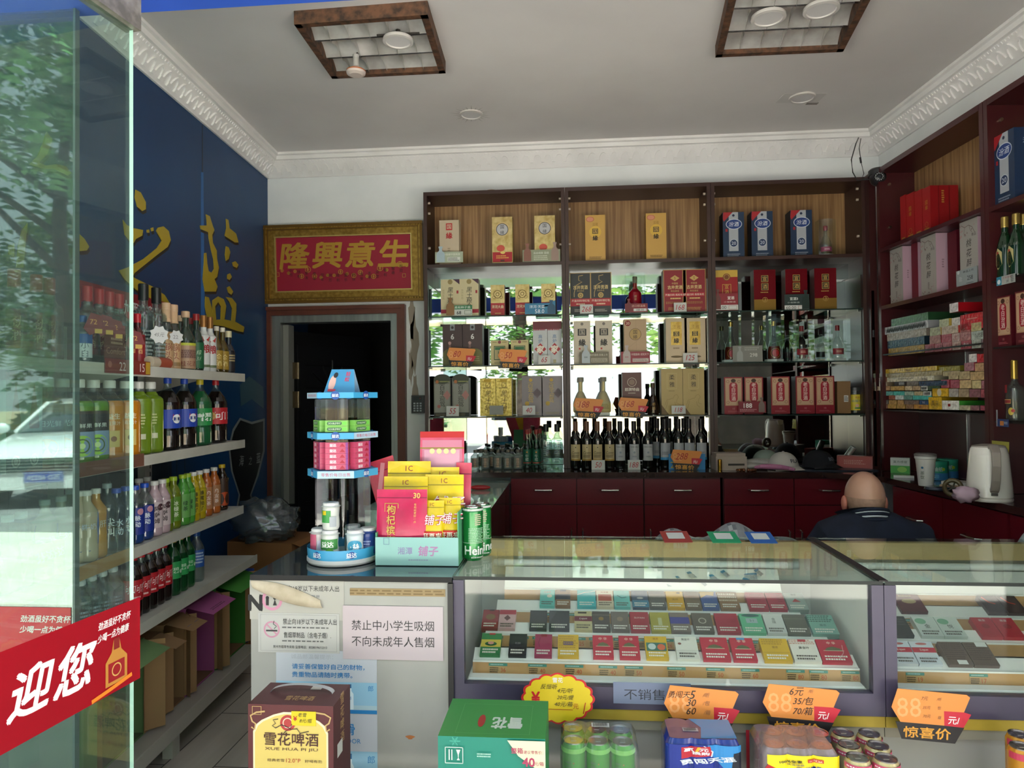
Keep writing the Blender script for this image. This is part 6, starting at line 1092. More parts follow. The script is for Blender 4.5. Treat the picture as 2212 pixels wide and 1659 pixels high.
jg = lambda t: bottle(t, .043, .28, pj('66801c'), (.02, .028, 'd8d8d4'), .017, .72, .86, lev=.86, above=pet, label=(.2, .6, None, .7, [('s', .3, .5, .7, .9, 4, 'c9d090'), ('r', .3, .02, .7, .2, 'c3c8a8')]), sq=4)
for i, px in enumerate((299, 325)): rput('jg', jg, px, XA-.01, 1, ['square olive green juice bottle, left of two by the dark cola', 'square olive green juice bottle, right of two by the dark cola'][i], 'square olive green juice bottles')
def cola(bodyc, capc, labc, items): return lambda t: bottle(t, .052, .3, P(bodyc, .1, coat=.6), (.0155, .024, capc), .014, .62, .86, lev=.82, above=pet, label=(.3, .56, labc, 1.5, items), waist=(.2, .34, .93))
pp = cola('140e0c', '2348b0', '1d40a8', [('o', .62, .5, .12, 'e8e8ec'), ('p', [(.5, .5), (.52, .75), (.72, .75), (.74, .5)], 'c8242c'), ('p', [(.5, .45), (.74, .45), (.7, .25), (.54, .25)], '1a3f9e'), ('T', 'PEPSI', .25, .5, .17, 'e6e9f2', {'rot': 0}), ('t', '百事', .62, .5, .2, '1d2a5c')])
for i, px in enumerate((362, 398)): rput('pp', pp, px, XA-.01, 1, ['large dark cola bottle with blue label, left of two', 'large dark cola bottle with blue label, right of two'][i], 'large blue labelled cola bottles')
rput('sp', cola('1c5a34', 'c9b82a', '1f8a44', [('t', '雪碧', .5, .5, .5, 'e6f2e8', {'b': .02})]), 432, XA-.01, 1, 'large green soda bottle with yellow cap')
rput('ck', cola('160c0a', 'b0242c', 'b81c28', [('t', '可口', .6, .5, .5, 'f4e8e6', {'b': .02}), ('o', .25, .5, .12, 'c8a060')]), 466, XA-.01, 1, 'large cola bottle with red label at the far end of the second rack shelf')
jp = juice('d8d8d4', '8d6a3c', (.05, .62, None, .9), [('r', 0, .0, 1, 1, '2a2f30'), ('t', '阳光鲜', .5, .78, .12, 'd8dcd8', {'w': .7}), ('r', 0, .3, 1, .55, '6a86b0'), ('o', .4, .3, .34, 'c06a44'), ('r', 0, 0, 1, .1, '4a7a3a')])
for i, px in enumerate((100, 134)): rput('jp', jp, px, XA-.01, 1, ['large juice bottle with peach label behind the shop window, nearer the street', 'large juice bottle with peach label behind the shop window, next to the kiwi bottles'][i], 'large juice bottles with peach label')
p0, p1 = atsx(-10, 960, XA), atsx(70, 960, XA); w = p1.y-p0.y
def teal(b):
    b.box(-w/2, 0, 0, w/2, .1, .27, P('8fa8a8', .5)); it = [('r', 0, 0, 1, .45, '2f6a66')]
    for x in (.25, .75): it += [('p', [(x-.16, .5), (x, .98), (x+.16, .5)], '7d6a66'), ('r', x-.14, .48, x+.14, .53, '8a3a34'), ('o', x, .14, .12, 'a8b8b0'), ('q', x, .14, .08, '4a6a64', .02)]
    b.art(face(-w/2, 0, 0), w, .27, it)
b = MB(); teal(b); tag(b.build('drink_carton', loc=side(XA+.03, (p0.y+p1.y)/2, RKZ[1]+.001), rz=TH+PI/2), 'teal carton with temple spires behind the shop window', 'carton')
# third shelf
def sm(bodyc, capc, H=.215, R=.031, lab=None, lev=None, waist=None, sq=None, m=None): return lambda t: bottle(t, R, H, m or pj(bodyc), (.0155, .017, capc), .0135, .66, .84, lev=lev, above=pet, label=lab, waist=waist, sq=sq)
def T_(tx, c, base=None, extra=(), z0=.15, z1=.62, sp=1.5, h=.2): return (z0, z1, base, sp, list(extra)+[('T', tx, .5, .5, h, c, {'b': .02})])
row3 = [('mai', sm('1c3a78', '2450b8', .215, .033, T_('脉动', 'e6ecf4', '1a2f8a', [('e', .6, .85, .12, .12, 'c08a9a')]), lev=.6), (291, 312), 'blue sports drink bottle with blue cap'),
        ('milk', sm('b8a0a8', 'd8d8d4', .215, .031, T_('阿萨姆', '3a2a30', 'c9b8bc', [('o', .65, .8, .14, '4a2a32')]), waist=(.3, .62, .9)), (333, 350), 'pale pink milk tea bottle with white cap'),
        ('lime', sm('6d7a1c', '9ab82a', .215, .031, T_('冰绿茶', 'e0e8d0', '5d8a2a', [('p', [(0, .6), (1, .9), (1, .75), (0, .4)], '7db83a')]), waist=(.3, .62, .93)), (357, 374), 'iced green tea bottle with lime cap'),
        ('lime2', sm('4d9a3a', '9ab82a', .215, .031, T_('绿茶', '24482a', '6aa858', [('p', [(0, .7), (.6, 1), (1, .7), (.5, .5)], '3a8a3a')]), waist=(.3, .62, .93)), (394, 405), 'bright green tea bottle with lime cap'),
        ('yell', sm('b8a01c', 'd8d8d4', .215, .029, T_('蜂蜜柚子', '3a3a1c', 'b8a41e'), waist=(.3, .62, .9)), (417, 430), 'yellow drink bottle with white cap'),
        ('oran', sm('b0602a', 'd8d8d4', .215, .029, T_('乌龙茶', 'e8d8cc', 'a8744c'), waist=(.3, .62, .93)), (445, 462), 'amber tea bottle with white cap'),
        ('bly', sm('2a1c14', 'c9a81c', .22, .029, (.1, .7, '3a2418', 1.5, [('p', [(0, 1), (.5, .6), (1, 1)], 'c9a02c'), ('e', .5, .25, .4, .25, 'b84a1c'), ('p', [(.6, .9), (.8, 1), (1, .5), (.8, .3)], 'd8b82c')]), waist=(.3, .62, .93)), (479,), 'dark tea bottle with yellow cap at the far end of the third rack shelf')]
for key, fn, pxs, lb in row3:
    for i, px in enumerate(pxs): rput(key, fn, px, XA, 2, lb if len(pxs) == 1 else lb+(', nearer the street' if i == 0 else ', nearer the back wall'), None if len(pxs) == 1 else lb+'s')
for i, px in enumerate((300, 318)): rput('milk', None, px, XB-.03, 2, ['pale pink milk tea bottle behind the blue sports drinks, nearer the street', 'pale pink milk tea bottle behind the blue sports drinks, nearer the back wall'][i])
cb = sm('b9ad92', 'd8d8d4', .235, .036, (.12, .75, None, 1.3, [('p', [(.15, .9), (.85, .9), (.95, .6), (.85, .2), (.5, .05), (.15, .2), (.05, .6)], '1f4a8a'), ('t', '牛奶', .5, .6, .14, 'c8d4e6'), ('T', '阿华田', .06, .55, .12, '3a3430')]), waist=(.35, .65, .95))
for i, (px, x) in enumerate(((97, XA), (132, XA), (155, XB), (168, XA-.02), (187, XA))): rput('cb', cb, px, x, 2, 'cream bottle with blue label seen through the glass door, %s from the street' % ORD[i], 'cream bottles with blue label')
rput('ob', sm('b8863a', 'd8d8d4', .235, .036, (.12, .75, None, 1.3, [('p', [(.15, .9), (.85, .9), (.95, .6), (.85, .2), (.15, .2)], '2a2c3c'), ('t', '护肝', .5, .6, .16, 'c8c4b4')]), waist=(.35, .65, .95)), 207, XA, 2, 'amber bottle with dark label beside the cream ones')
wv = sm('', '8f9aa0', .245, .035, T_('尖叫', 'd3dcdc', None, (), h=.26), m=thin('c9d8d8', 1.6, body=.12, bodyc='7d9296'), waist=(.3, .62, .93)); rput('wv', wv, 231, XA, 2, 'clear sports bottle with grey nozzle cap behind the glass door')
wb_ = sm('', '2450b8', .22, .034, T_('水动', 'c9d6e2', None, (), h=.26), m=thin('a8c0d0', 1.6, body=.2, bodyc='4a6a86'), waist=(.3, .62, .93))
for i, px in enumerate((251, 271)): rput('wb_', wb_, px, XA, 2, ['clear blue bottle with blue cap behind the glass door, nearer the street', 'clear blue bottle with blue cap crossed by the glass door edge'][i], 'clear blue bottles with blue cap')
tb = lambda t: bottle(t, .032, .215, pj('a07a34'), (.016, .02, 'c8ccca'), .015, .5, .86, lev=.6, above=pet, label=(.05, .5, None, 1, [('p', [(.2, 1), (.8, 1), (.5, 0)], 'c9ae6a')]))
for i, px in enumerate((17, 46)): rput('tb', tb, px, XA, 2, ['amber tea bottle with silver cap behind the shop window, at the picture edge', 'amber tea bottle with silver cap behind the shop window, next to the orange cans'][i], 'amber tea bottles with silver caps')
def can(t, R, H, bodym, items, a=1.4, lidc='b5b7ba', taper=.86):
    b = MB(); b.lathe([(R*.8, 0), (R*.97, .008), (R, .014), (R, H-.016), (R*taper, H-.003)], bodym, 28, cap1=False)
    W = R*2*a; b.art(lambda u, v, o: ((R+o)*math.sin(u/R-a), -(R+o)*math.cos(u/R-a), v), W, H, items, seg=14, lift=.0003); b.build('body', t)
    b = MB(); b.lathe([(R*taper, H-.003), (R*taper, H), (R*taper*.93, H-.001), (R*taper*.9, H-.005)], P(lidc, .25, 1), 28); b.box(-.007, -.004, H-.005, .007, .016, H-.002, P(lidc, .3, 1)); b.build('lid', t)
for i, px in enumerate((88, 113)): rput('ocan', lambda t: can(t, .033, .12, P('c0502c', .3, coat=.4), [('t', '芬达', .5, .66, .26, 'e8e4de', {'b': .03, 'rot': .2, 'w': .55}), ('e', .5, .25, .3, .16, 'd89a6a')]), px, XA+.03, 2, ['orange soda can behind the shop window, nearer the street', 'orange soda can behind the shop window, partly hidden'][i], 'orange soda cans', 'drink_can', 'can', None, .2)
# fourth shelf
ckb = sm('170c0a', 'b8222c', .225, .033, (.28, .62, 'b01c26', 1.5, [('t', '可口可乐', .5, .58, .4, 'f2e6e4', {'w': .7, 'sh': .2}), ('s', .3, .1, .7, .25, 1, 'e6c8c4')]), lev=.8)
for i, px in enumerate((287, 304, 321, 337, 352)): rput('ckb', ckb, px, XA+.02, 3, 'small cola bottle with red cap on the fourth rack shelf, %s from the glass door' % ORD[i], 'small cola bottles')
spb = sm('2a7a44', 'b8923a', .23, .033, (.3, .6, '2f9a54', 1.5, [('t', '雪碧', .4, .5, .35, 'd8ecd8'), ('o', .75, .4, .08, 'cfe6cf')]), m=thin('3f9a5c', 1.5, body=.35, bodyc='1f6a3a'))
for i, px in enumerate((372, 388, 403)): rput('spb', spb, px, XA+.02, 3, 'small green soda bottle with gold cap, %s from the cola bottles' % ORD[i], 'small green soda bottles')
rput('wtb', sm('', '23509a', .215, .032, (.3, .65, '23509a', .8, [('s', .1, .2, .9, .9, 4, 'b8c8dc')]), m=pet), 424, XA+.02, 3, 'water bottle with blue cap standing last on the fourth rack shelf')
wtw = sm('', 'd0d4d4', .215, .034, (.25, .6, None, 1, [('s', .1, .1, .9, .9, 5, '8a9aa8')]), m=pet, sq=4)
for i, (px, x) in enumerate(((150, XA), (174, XA+.02), (198, XA+.02), (221, XA+.02), (244, XA+.02), (208, XB), (186, XB))): rput('wtw', wtw, px, x, 3, 'square clear water bottle with white cap, %s' % ['nearest the street in the front line', 'second in the front line', 'third in the front line', 'fourth in the front line', 'last in the front line by the cola', 'further in the rear line', 'nearer in the rear line'][i], 'square clear water bottles')
# cartons under the rack
def opencarton(px0, px1, h, dep, base, items, label, x=RKX-.02, z=None, flap=True, inner=None, tops=(), name='cardboard_box'):
    a, c = atsx(px0, 1400, x), atsx(px1, 1400, x); w = c.y-a.y; t = thing(name, label, 'box', side(x, (a.y+c.y)/2, DECKZ+.001 if z is None else z), TH+PI/2)
    m = P(base, .75); mi = P(inner or '7d5f42', .85); e = .004; b = MB()
    b.box(-w/2, 0, 0, w/2, dep, e, m); b.box(-w/2, 0, h-e, w/2, dep, h, m); b.box(-w/2, 0, e, -w/2+e, dep, h-e, m); b.box(w/2-e, 0, e, w/2, dep, h-e, m); b.box(-w/2+e, dep-e, e, w/2-e, dep, h-e, mi)
    b.box(-w/2+e, e, e, w/2-e, dep-e, e*1.5, mi)
    if not flap: b.box(-w/2, -e, 0, w/2, 0, h, m); b.art(face(-w/2, -e, 0), w, h, items, r=.7)
    if tops: b.art(topf(-w/2, 0, h), w, dep, tops, r=.7)
    b.art(sidef(w/2, 0, 0), dep, h, items[:3], r=.7); b.build('shell', t)
    if flap:
        for (q, r_) in (((-w/2, 0, 0, -1), .35), ((w/2, 0, 0, 1), .5)):
            b = MB(); sx = q[3]; vs = [(q[0], 0, .01), (q[0]+sx*.04, -w*r_*.4, .015), (q[0]+sx*.04, -w*r_*.4, h-.015), (q[0], 0, h-.01)]; b.mesh(vs, [(0, 1, 2, 3)], P('9a7852', .8)); b.build('flap', t)
        b = MB(); vs = [(-w/2+.01, 0, h), (w/2-.01, 0, h), (w/2-.02, -.11, h-.03), (-w/2+.02, -.11, h-.03)]; b.mesh(vs, [(0, 1, 2, 3)], m); b.art(lambda u, v, o: (-w/2+.02+u, -.1+v, h-.028+v*.27+o), w-.04, .1, items, r=.7); b.build('flap', t)
opencarton(312, 350, .34, .3, '8a6a4a', [('s', .2, .3, .8, .8, 4, '6d5a70')], 'open brown box nearest the glass door edge under the rack')
opencarton(353, 398, .36, .3, '8f6f4c', [('r', .05, .1, .95, .9, 'a8606a'), ('t', '旺旺', .5, .5, .5, '3f4a86')], 'open brown box with pink and blue print under the rack', tops=[('o', .5, .5, .3, '6d6a86')])
opencarton(401, 463, .37, .3, 'a5548c', [('t', 'SODA', .5, .5, .5, 'c9b4c4', {'b': .02}), ('s', .2, .1, .8, .3, 2, '5a2a4a')], 'open pink soda box under the rack', tops=[('t', 'SODA', .4, .2, .2, 'd8c4d2', {'b': .02}), ('t', 'MIX', .5, .7, .2, 'd8c4d2')])
opencarton(466, 530, .38, .3, '3f8a34', [('r', .0, .1, 1, .5, 'c8d4c8'), ('t', '雪碧', .5, .75, .3, 'e0ecdc')], 'open green and white soda box under the rack')
opencarton(533, 548, .36, .3, '24408f', [('t', '洗', .5, .6, .3, 'd3d8e8')], 'blue box at the far end under the rack', flap=False)
opencarton(210, 312, .36, .3, '6d8a5a', [('r', 0, 0, 1, .5, 'a8b8a4')], 'open greenish box behind the glass door under the rack', inner='5f6a4a')
# red banner above the rack
xb = XL+.10; p0, p1 = atsx(167, 645, xb), atsx(384, 690, xb); zt, zb_ = atsx(384, 660, xb).z, atsx(384, 720, xb).z; L, h = p1.y-p0.y, zt-zb_
b = MB(); b.box(0, 0, 0, L, .002, h, P('8a1424', .5)); b.art(face(0, 0, 0), L, h, [('t', '中国劲酒', .36, .5, .5, 'd8d3d2', {'b': .02}), ('t', '欢迎光临', .71, .5, .5, 'd8d3d2', {'b': .02}), ('e', .09, .5, .02, .3, '6d3020'), ('r', .07, .2, .11, .5, '8d4a2c'), ('T', '劲酒虽好', .93, .5, .12, 'c9a0a0'), ('T', '不要贪杯', .96, .5, .12, 'c9a0a0')])
tag(b.build('red_banner', loc=side(xb, p0.y, zb_), rz=TH+PI/2), 'dark red banner with white lettering above the rack bottles', 'banner')
b = MB(); b.box(0, 0, 0, .02, .02, .2, rackw); 
# ---------------------------------------------------------------- painted lettering on the blue wall
def WL(pts, s=2.0735): return [atsx(x/s, y/s, XL) for x, y in pts]
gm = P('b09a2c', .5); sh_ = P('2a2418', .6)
strokes = {'之': [[(605, 850), (627, 862), (650, 905), (650, 937), (635, 945), (612, 925), (602, 885)],
   [(548, 985), (562, 1005), (585, 1020), (638, 1030), (634, 1055), (606, 1070), (596, 1088), (577, 1078), (556, 1050)],
   [(705, 1020), (730, 1014), (753, 1035), (762, 1075), (748, 1106), (700, 1142), (650, 1182), (600, 1222), (590, 1240), (640, 1265), (690, 1288), (735, 1322), (756, 1356), (685, 1345), (610, 1300), (556, 1252), (530, 1212), (575, 1196), (640, 1160), (700, 1112), (722, 1078), (708, 1052), (697, 1034)],
   [(655, 1030), (665, 1028), (666, 1042), (656, 1042)], [(673, 1022), (684, 1018), (685, 1034), (675, 1036)]],
 '蓝': [[(920, 960), (937, 968), (950, 1010), (958, 1030), (948, 1052), (951, 1088), (968, 1122), (970, 1160), (978, 1198), (970, 1240), (958, 1250), (972, 1284), (964, 1306), (915, 1306), (906, 1250), (911, 1180), (912, 1134), (922, 1132), (926, 1180), (932, 1214), (946, 1222), (957, 1204), (954, 1162), (944, 1122), (934, 1072), (931, 1040), (896, 1026), (894, 1010), (925, 1010), (924, 985)],
   [(1010, 980), (1021, 985), (1026, 1022), (1055, 1046), (1066, 1086), (1050, 1086), (1004, 1056), (1012, 1022)],
   [(1010, 1103), (1022, 1108), (1029, 1130), (1022, 1160), (1010, 1168), (1006, 1140)], [(1038, 1176), (1052, 1170), (1066, 1186), (1058, 1200), (1042, 1192)], [(1016, 1230), (1028, 1224), (1036, 1240), (1026, 1254), (1016, 1248)], [(1014, 1288), (1026, 1282), (1042, 1306), (1034, 1320), (1020, 1310)],
   [(918, 1328), (933, 1332), (946, 1380), (956, 1436), (930, 1436), (915, 1370)], [(950, 1345), (975, 1328), (1000, 1340), (1011, 1370), (1002, 1436), (986, 1436), (988, 1372), (975, 1352), (961, 1372), (966, 1436), (950, 1436)], [(1010, 1330), (1036, 1335), (1056, 1360), (1056, 1392), (1050, 1446), (1034, 1446), (1038, 1382), (1025, 1350)],
   [(868, 1440), (880, 1424), (915, 1436), (1000, 1430), (1050, 1440), (1092, 1464), (1088, 1488), (1060, 1482), (1000, 1462), (930, 1452), (880, 1452)]],
 '海': [[(343, 1040), (375, 1070), (396, 1105), (385, 1122), (355, 1125), (343, 1112)], [(205, 590), (232, 625), (208, 690), (170, 728), (205, 742), (250, 735), (292, 745), (316, 775), (300, 786), (240, 757), (190, 757), (128, 737), (165, 700), (190, 640)], [(95, 1030), (120, 1000), (110, 1090), (100, 1200), (70, 1200), (78, 1100)], [(34, 1100), (60, 1090), (58, 1150), (36, 1140)]]}
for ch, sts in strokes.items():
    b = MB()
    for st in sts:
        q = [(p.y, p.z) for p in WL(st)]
        b.prism([(u+.010, v-.014) for u, v in q], lambda u, v, o: side(XL+.0012+o, u, v), .001, sh_); b.prism(q, lambda u, v, o: side(XL+.004+o, u, v), .0035, gm)  # offset dark copy paints each stroke's drop shadow
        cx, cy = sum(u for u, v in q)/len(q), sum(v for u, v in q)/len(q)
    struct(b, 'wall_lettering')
# bottle picture low on the blue wall, vertical seam strip
b = MB(); s2 = 1.9317; W2 = lambda pts: [(p.y, p.z) for p in [atsx(x/s2, 800+y/s2, XL) for x, y in pts]]
f = lambda u, v, o: side(XL+.001+o, u, v)
b.prism(W2([(1000, 60), (1040, 25), (1098, 70), (1100, 160), (1050, 120), (1005, 150)]), f, .0005, P('3a5a6a', .5)); b.prism(W2([(970, 245), (1000, 198), (1050, 215), (1104, 200), (1104, 335), (1078, 440), (1048, 520), (1062, 572), (985, 572), (995, 520), (963, 420), (952, 320)]), lambda u, v, o: side(XL+.0016+o, u, v), .0005, P('7d8486', .5)); b.prism(W2([(975, 255), (1003, 208), (1050, 225), (1097, 212), (1096, 335), (1070, 440), (1042, 520), (1052, 565), (993, 565), (1001, 520), (970, 420), (959, 322)]), lambda u, v, o: side(XL+.0022+o, u, v), .0005, P('101318', .5))
q0, q1 = atsx(990/s2, 800+430/s2, XL), atsx(1090/s2, 800+320/s2, XL)
b.art(lambda u, v, o: side(XL+.0026+o, q0.y+u, q0.z+v), q1.y-q0.y, q1.z-q0.z, [('t', '海', .15, .55, .5, 'b0b5b5', {'sh': .2}), ('t', '之', .5, .45, .4, 'b0b5b5', {'sh': .2}), ('t', '蓝', .85, .5, .5, 'b0b5b5')])
struct(b, 'wall_bottle_picture')
b = MB(); q = [atsx(px, py, XL) for px, py in ((434, 372), (439, 372), (442, 700), (434, 700))]; b.prism([(p.y, p.z) for p in q], f, .002, P('1f63a8', .5)); q = [atsx(px, py, XL) for px, py in ((436, 270), (438, 270), (438, 372), (436, 372))]; b.prism([(p.y, p.z) for p in q], f, .001, P('0c2038', .5)); struct(b, 'wall_seam')
# cardboard box with a plastic bag behind the white counter
p = aty(560, 1170, 3.9); t = thing('cardboard_box', 'brown cardboard box carrying a plastic bag, behind the white counter', 'box', (p.x, 3.9, 0), -.1); zt = aty(560, 1172, 3.9).z
b = MB(); b.box(-.2, 0, 0, .2, .34, zt, P('8a5c34', .75)); b.build('shell', t)
b = MB(); b.mesh([(.2, 0, zt), (.2, .3, zt), (.33, .28, zt-.05), (.33, .02, zt-.05)], [(0, 1, 2, 3)], P('97683c', .75)); b.build('flap', t); b = MB(); b.mesh([(-.2, 0, zt), (-.2, .3, zt), (-.08, .3, zt+.06), (-.08, 0, zt+.06)], [(0, 1, 2, 3)], P('97683c', .75)); b.build('flap', t)
b = MB(); r = random.Random(8); b.ball((0, 0, .12), .19, .15, .13, thin('c3ccd2', 2.0, r=.12, body=.25, bodyc='8d969c'), 30, 18, f=lambda v: v*(1+.18*math.sin(9*v.x+5*v.z)*math.cos(8*v.y+2*v.x)+.1*math.sin(17*v.z))); tag(b.build('plastic_bag', loc=(p.x+.0, 3.98, zt-.012)), 'crumpled clear plastic bag on the cardboard box by the doorway', 'plastic bag')
# ---------------------------------------------------------------- cigarette packs in the display counters
def pack(row, px0, px1, base, items, label, upper=None, tall=1.0, foot=True):
    y, z = LIP[row]; py = (1400, 1345, 1297)[row]; a, c = aty(px0, py, y+.03), aty(px1, py, y+.03); w = c.x-a.x; h = .083*tall; b = MB()
    b.box(-w/2, 0, 0, w/2, .02, h, P(base, .35))
    it = list(items)+([('s', .12, .05, .88, .3, 2, 'e3ddd2' if sum(lin(base)[:3]) < 1 else '5a5048')] if foot else [])
    b.art(face(-w/2, 0, 0), w, h, it, lift=.0003)
    o = b.build('cigarette_pack', loc=((a.x+c.x)/2, y+.006, z+.004)); k_ = PI/2-LSL[row]; o.rotation_euler = (-k_, 0, 0); o.location.z += .015*math.sin(k_); o.location.y += .008-.015*math.cos(k_)
    tag(o, label, 'cigarette pack', 'cigarette packs in the glass counter')
tx = lambda s, y, h, c, **k: ('t', s, .5, y, h, c, k)
ch = [tx('中 华', .84, .13, 'ecdcc8'), ('p', [(.2, .5), (.3, .62), (.5, .68), (.72, .6), (.8, .5)], '5a5a38'), ('r', .15, .48, .85, .5, 'd8c8a8')]
R1 = [(1038, 1081, '3a7a4a', [('r', 0, .36, 1, .7, 'c9b24a'), ('e', .5, .5, .3, .1, '2f5a34'), ('e', .5, .54, .15, .07, 'c98a80'), ('r', .38, .92, .68, 1, 'b03038')], 'green pack with a lotus band, front row, first'), (1099, 1137, '2c292c', [('l', [(.4, .3), (.9, .1)], .02, '16161a'), tx('利群', .55, .1, '8a8488')], 'black pack in the front row between the green and pink ones'), (1155, 1192, '9c3a58', [('r', .35, .88, .7, 1, '8a2030'), ('l', [(.3, .85), (.22, .6), (.28, .4)], .02, '5a1c34')], 'pinkish red pack in the front row'), (1205, 1250, 'c9a01c', [('r', .25, .5, .75, .68, '4a3a7a'), ('b', .25, .5, .75, .68, '7a5a14', .02), ('s', .05, .35, .95, .95, 6, 'a88016')], 'yellow patterned pack with violet plate, front row'),
      (1281, 1325, 'b01c34', ch, 'red pack with gate emblem, front row, first of the pair', None), (1338, 1382, 'b01c34', ch, 'red pack with gate emblem, front row, second of the pair', None), (1395, 1443, 'c9a21c', [tx('南京', .88, .1, '7a3a14'), ('r', .05, .32, .95, .7, '3a6a5a'), ('e', .3, .52, .18, .14, 'b9c4c0'), ('e', .72, .5, .18, .14, 'c8603a')], 'yellow pack with green picture band, front row'), (1461, 1509, 'cfcdc2', [tx('黄金叶', .88, .1, '4a3a2c'), ('e', .2, .68, .08, .05, '7a4030'), ('r', 0, .36, 1, .37, 'a8a498')], 'white pack with a small leaf, front row'), (1517, 1576, 'b01c34', ch, 'wide red pack with gate emblem, front row, right of the white pack'), (1582, 1633, 'b01c34', ch+[('r', .3, .9, .65, 1, '4a8ab8')], 'red gate emblem pack with blue seal, front row'), (1648, 1708, 'c9a01c', [tx('南京', .6, .1, '5a3a10'), ('r', 0, .36, 1, .37, '8a6a10'), ('s', .05, .7, .95, .98, 3, 'a88016')], 'large yellow pack near the right end of the front row'), (1712, 1770, 'd3cdc2', [('s', .0, .75, 1, .98, 3, 'c08a7a'), ('r', .35, .88, .65, .98, 'b03038'), tx('黄金叶', .6, .12, '3a3028')], 'white pack with pink flowers and red seal, front row'), (1772, 1836, 'b01c34', ch+[('l', [(.85, .75), (.8, .4), (.6, .15)], .02, 'c99a98')], 'red pack with torn film, last in the front row')]
R2_ = [(1041, 1076, '8a2c30', [('e', .5, .6, .3, .16, '7a5a30'), ('r', .4, .93, .7, 1, '3a2a24')], 'red pack with gold crest, middle row, first'), (1077, 1113, 'c8a0a0', [('r', 0, .75, 1, 1, 'a83040'), ('p', [(.3, .55), (.5, .72), (.7, .55), (.5, .4)], '5a2c30')], 'pale pink pack with dark diamond, middle row'), (1144, 1181, '3c3a3c', [], 'plain dark pack, middle row'), (1186, 1230, '37373b', [('p', [(0, .3), (.4, 1), (0, 1)], '4a4a50')], 'wide dark pack with diagonal sheen, middle row'), (1241, 1279, 'b9ac80', [('r', 0, .45, 1, .72, '6a1c2c'), ('r', .2, .86, .7, .95, '3a342c'), tx('Liqun', .58, .13, 'e6dcd0', sh=.3)], 'cream pack with maroon band, middle row'), (1280, 1318, '4d4540', [('e', .5, .6, .15, .1, '8a6a30'), ('r', 0, .78, 1, .8, '8a8070')], 'dark brown pack with gold medallion, middle row'), (1321, 1359, '6a6058', [('e', .5, .6, .18, .12, '8a7a68')], 'grey brown pack, middle row'), (1362, 1403, '9c2434', [tx('SUYAN', .68, .09, 'e0cfc8')], 'red pack with white lettering, middle row'), (1406, 1448, 'a0953a', [('r', .4, .3, .6, .7, 'b9b88a')], 'olive yellow pack, middle row'), (1449, 1491, '75675e', [('r', 0, .4, 1, .75, '3c3c86')], 'grey pack with blue band, middle row'), (1498, 1541, '5f564c', [('q', .5, .58, .2, 'b0a898', .05)], 'brown pack with a white ring, middle row'), (1548, 1598, 'a02438', [('s', .5, .5, .9, .7, 3, '8a1c2c')], 'plain red pack, middle row'), (1603, 1652, '5fae86', [('e', .5, .9, .4, .08, '2c5a54'), ('r', .25, .5, .75, .75, '9ab0b0'), tx('5·1', .63, .1, '2c3a3a')], 'mint green pack with grey plate, middle row'), (1655, 1697, 'c9cac4', [('T', '金陵', .5, .65, .14, '4a4a44')], 'white pack with black characters, middle row'), (1699, 1747, '5d5c50', [('r', 0, .75, 1, .77, '7a7a6a')], 'dark olive pack, middle row'), (1752, 1808, '7aaa9c', [('s', .0, .6, 1, .98, 4, '4a6a60'), tx('南京', .45, .12, '3a5a54')], 'pale jade pack, last in the middle row')]  # wide dark pack: its sheen is a lighter triangle in the print
R3 = [(1166, 1198, '5fb8ae', [('e', .65, .6, .18, .1, 'd8d4c0'), tx('红金龙', .85, .09, 'b0483a')], 'turquoise pack, back row, first'), (1200, 1232, '84603f', [('r', 0, .4, 1, .72, '1f2632'), ('r', .3, .9, .7, 1, '3a3c48')], 'brown pack with black band, back row'), (1247, 1287, '3fb0b4', [('l', [(0, .7), (.4, .85), (1, .95)], .04, 'd8d0c0')], 'wide turquoise pack, back row'), (1289, 1325, 'd3c2a6', [('r', .1, .35, .9, .75, 'b0503c'), tx('红双喜', .88, .1, 'a03a2c')], 'cream pack with a red square, back row'), (1327, 1361, '6cbab4', [('l', [(.2, .7), (.5, .55), (.8, .6)], .06, '2c5a60')], 'light turquoise pack, back row'), (1366, 1401, '3e5068', [('r', 0, 0, 1, .42, '3f7a94'), ('e', .5, .55, .2, .06, 'b8b4b0')], 'slate blue pack, back row'), (1403, 1438, '5f5c58', [('r', 0, .6, 1, .8, '7a7068')], 'grey pack, back row'), (1441, 1478, 'd09c20', [('r', .65, .85, .85, .95, '5a4a28'), tx('龙凤', .5, .12, '6a4a10')], 'amber yellow pack, back row'), (1480, 1514, '6f5c48', [('r', 0, .6, 1, .75, '9a7a68')], 'brown pack beside the amber one, back row'), (1516, 1552, '34508a', [('p', [(0, 1), (0, .6), (.4, .8), (.8, .75), (.9, 1)], 'b9924a')], 'blue and gold pack, back row'), (1555, 1597, '8a6444', [('s', 0, .4, 1, .95, 3, 'c9b8a0')], 'brown streaked pack, back row'), (1616, 1658, 'a83040', [('s', .2, .5, .8, .9, 3, '8a1c2c')], 'red pack near the right end, back row, left of two'), (1660, 1698, 'a82c40', [('s', .6, .4, .9, .9, 4, '8a1c30')], 'red pack near the right end, back row, right of two'), (1701, 1743, '92a098', [('p', [(.3, .45), (.5, .65), (.75, .45)], 'a83838'), tx('南京', .88, .1, '4a5450')], 'silver green pack, last in the back row')]
for row, L in enumerate((R1, R2_, R3)):
    for a in L: pack(row, a[0], a[1], a[2], a[3], a[4]+' of the counter')
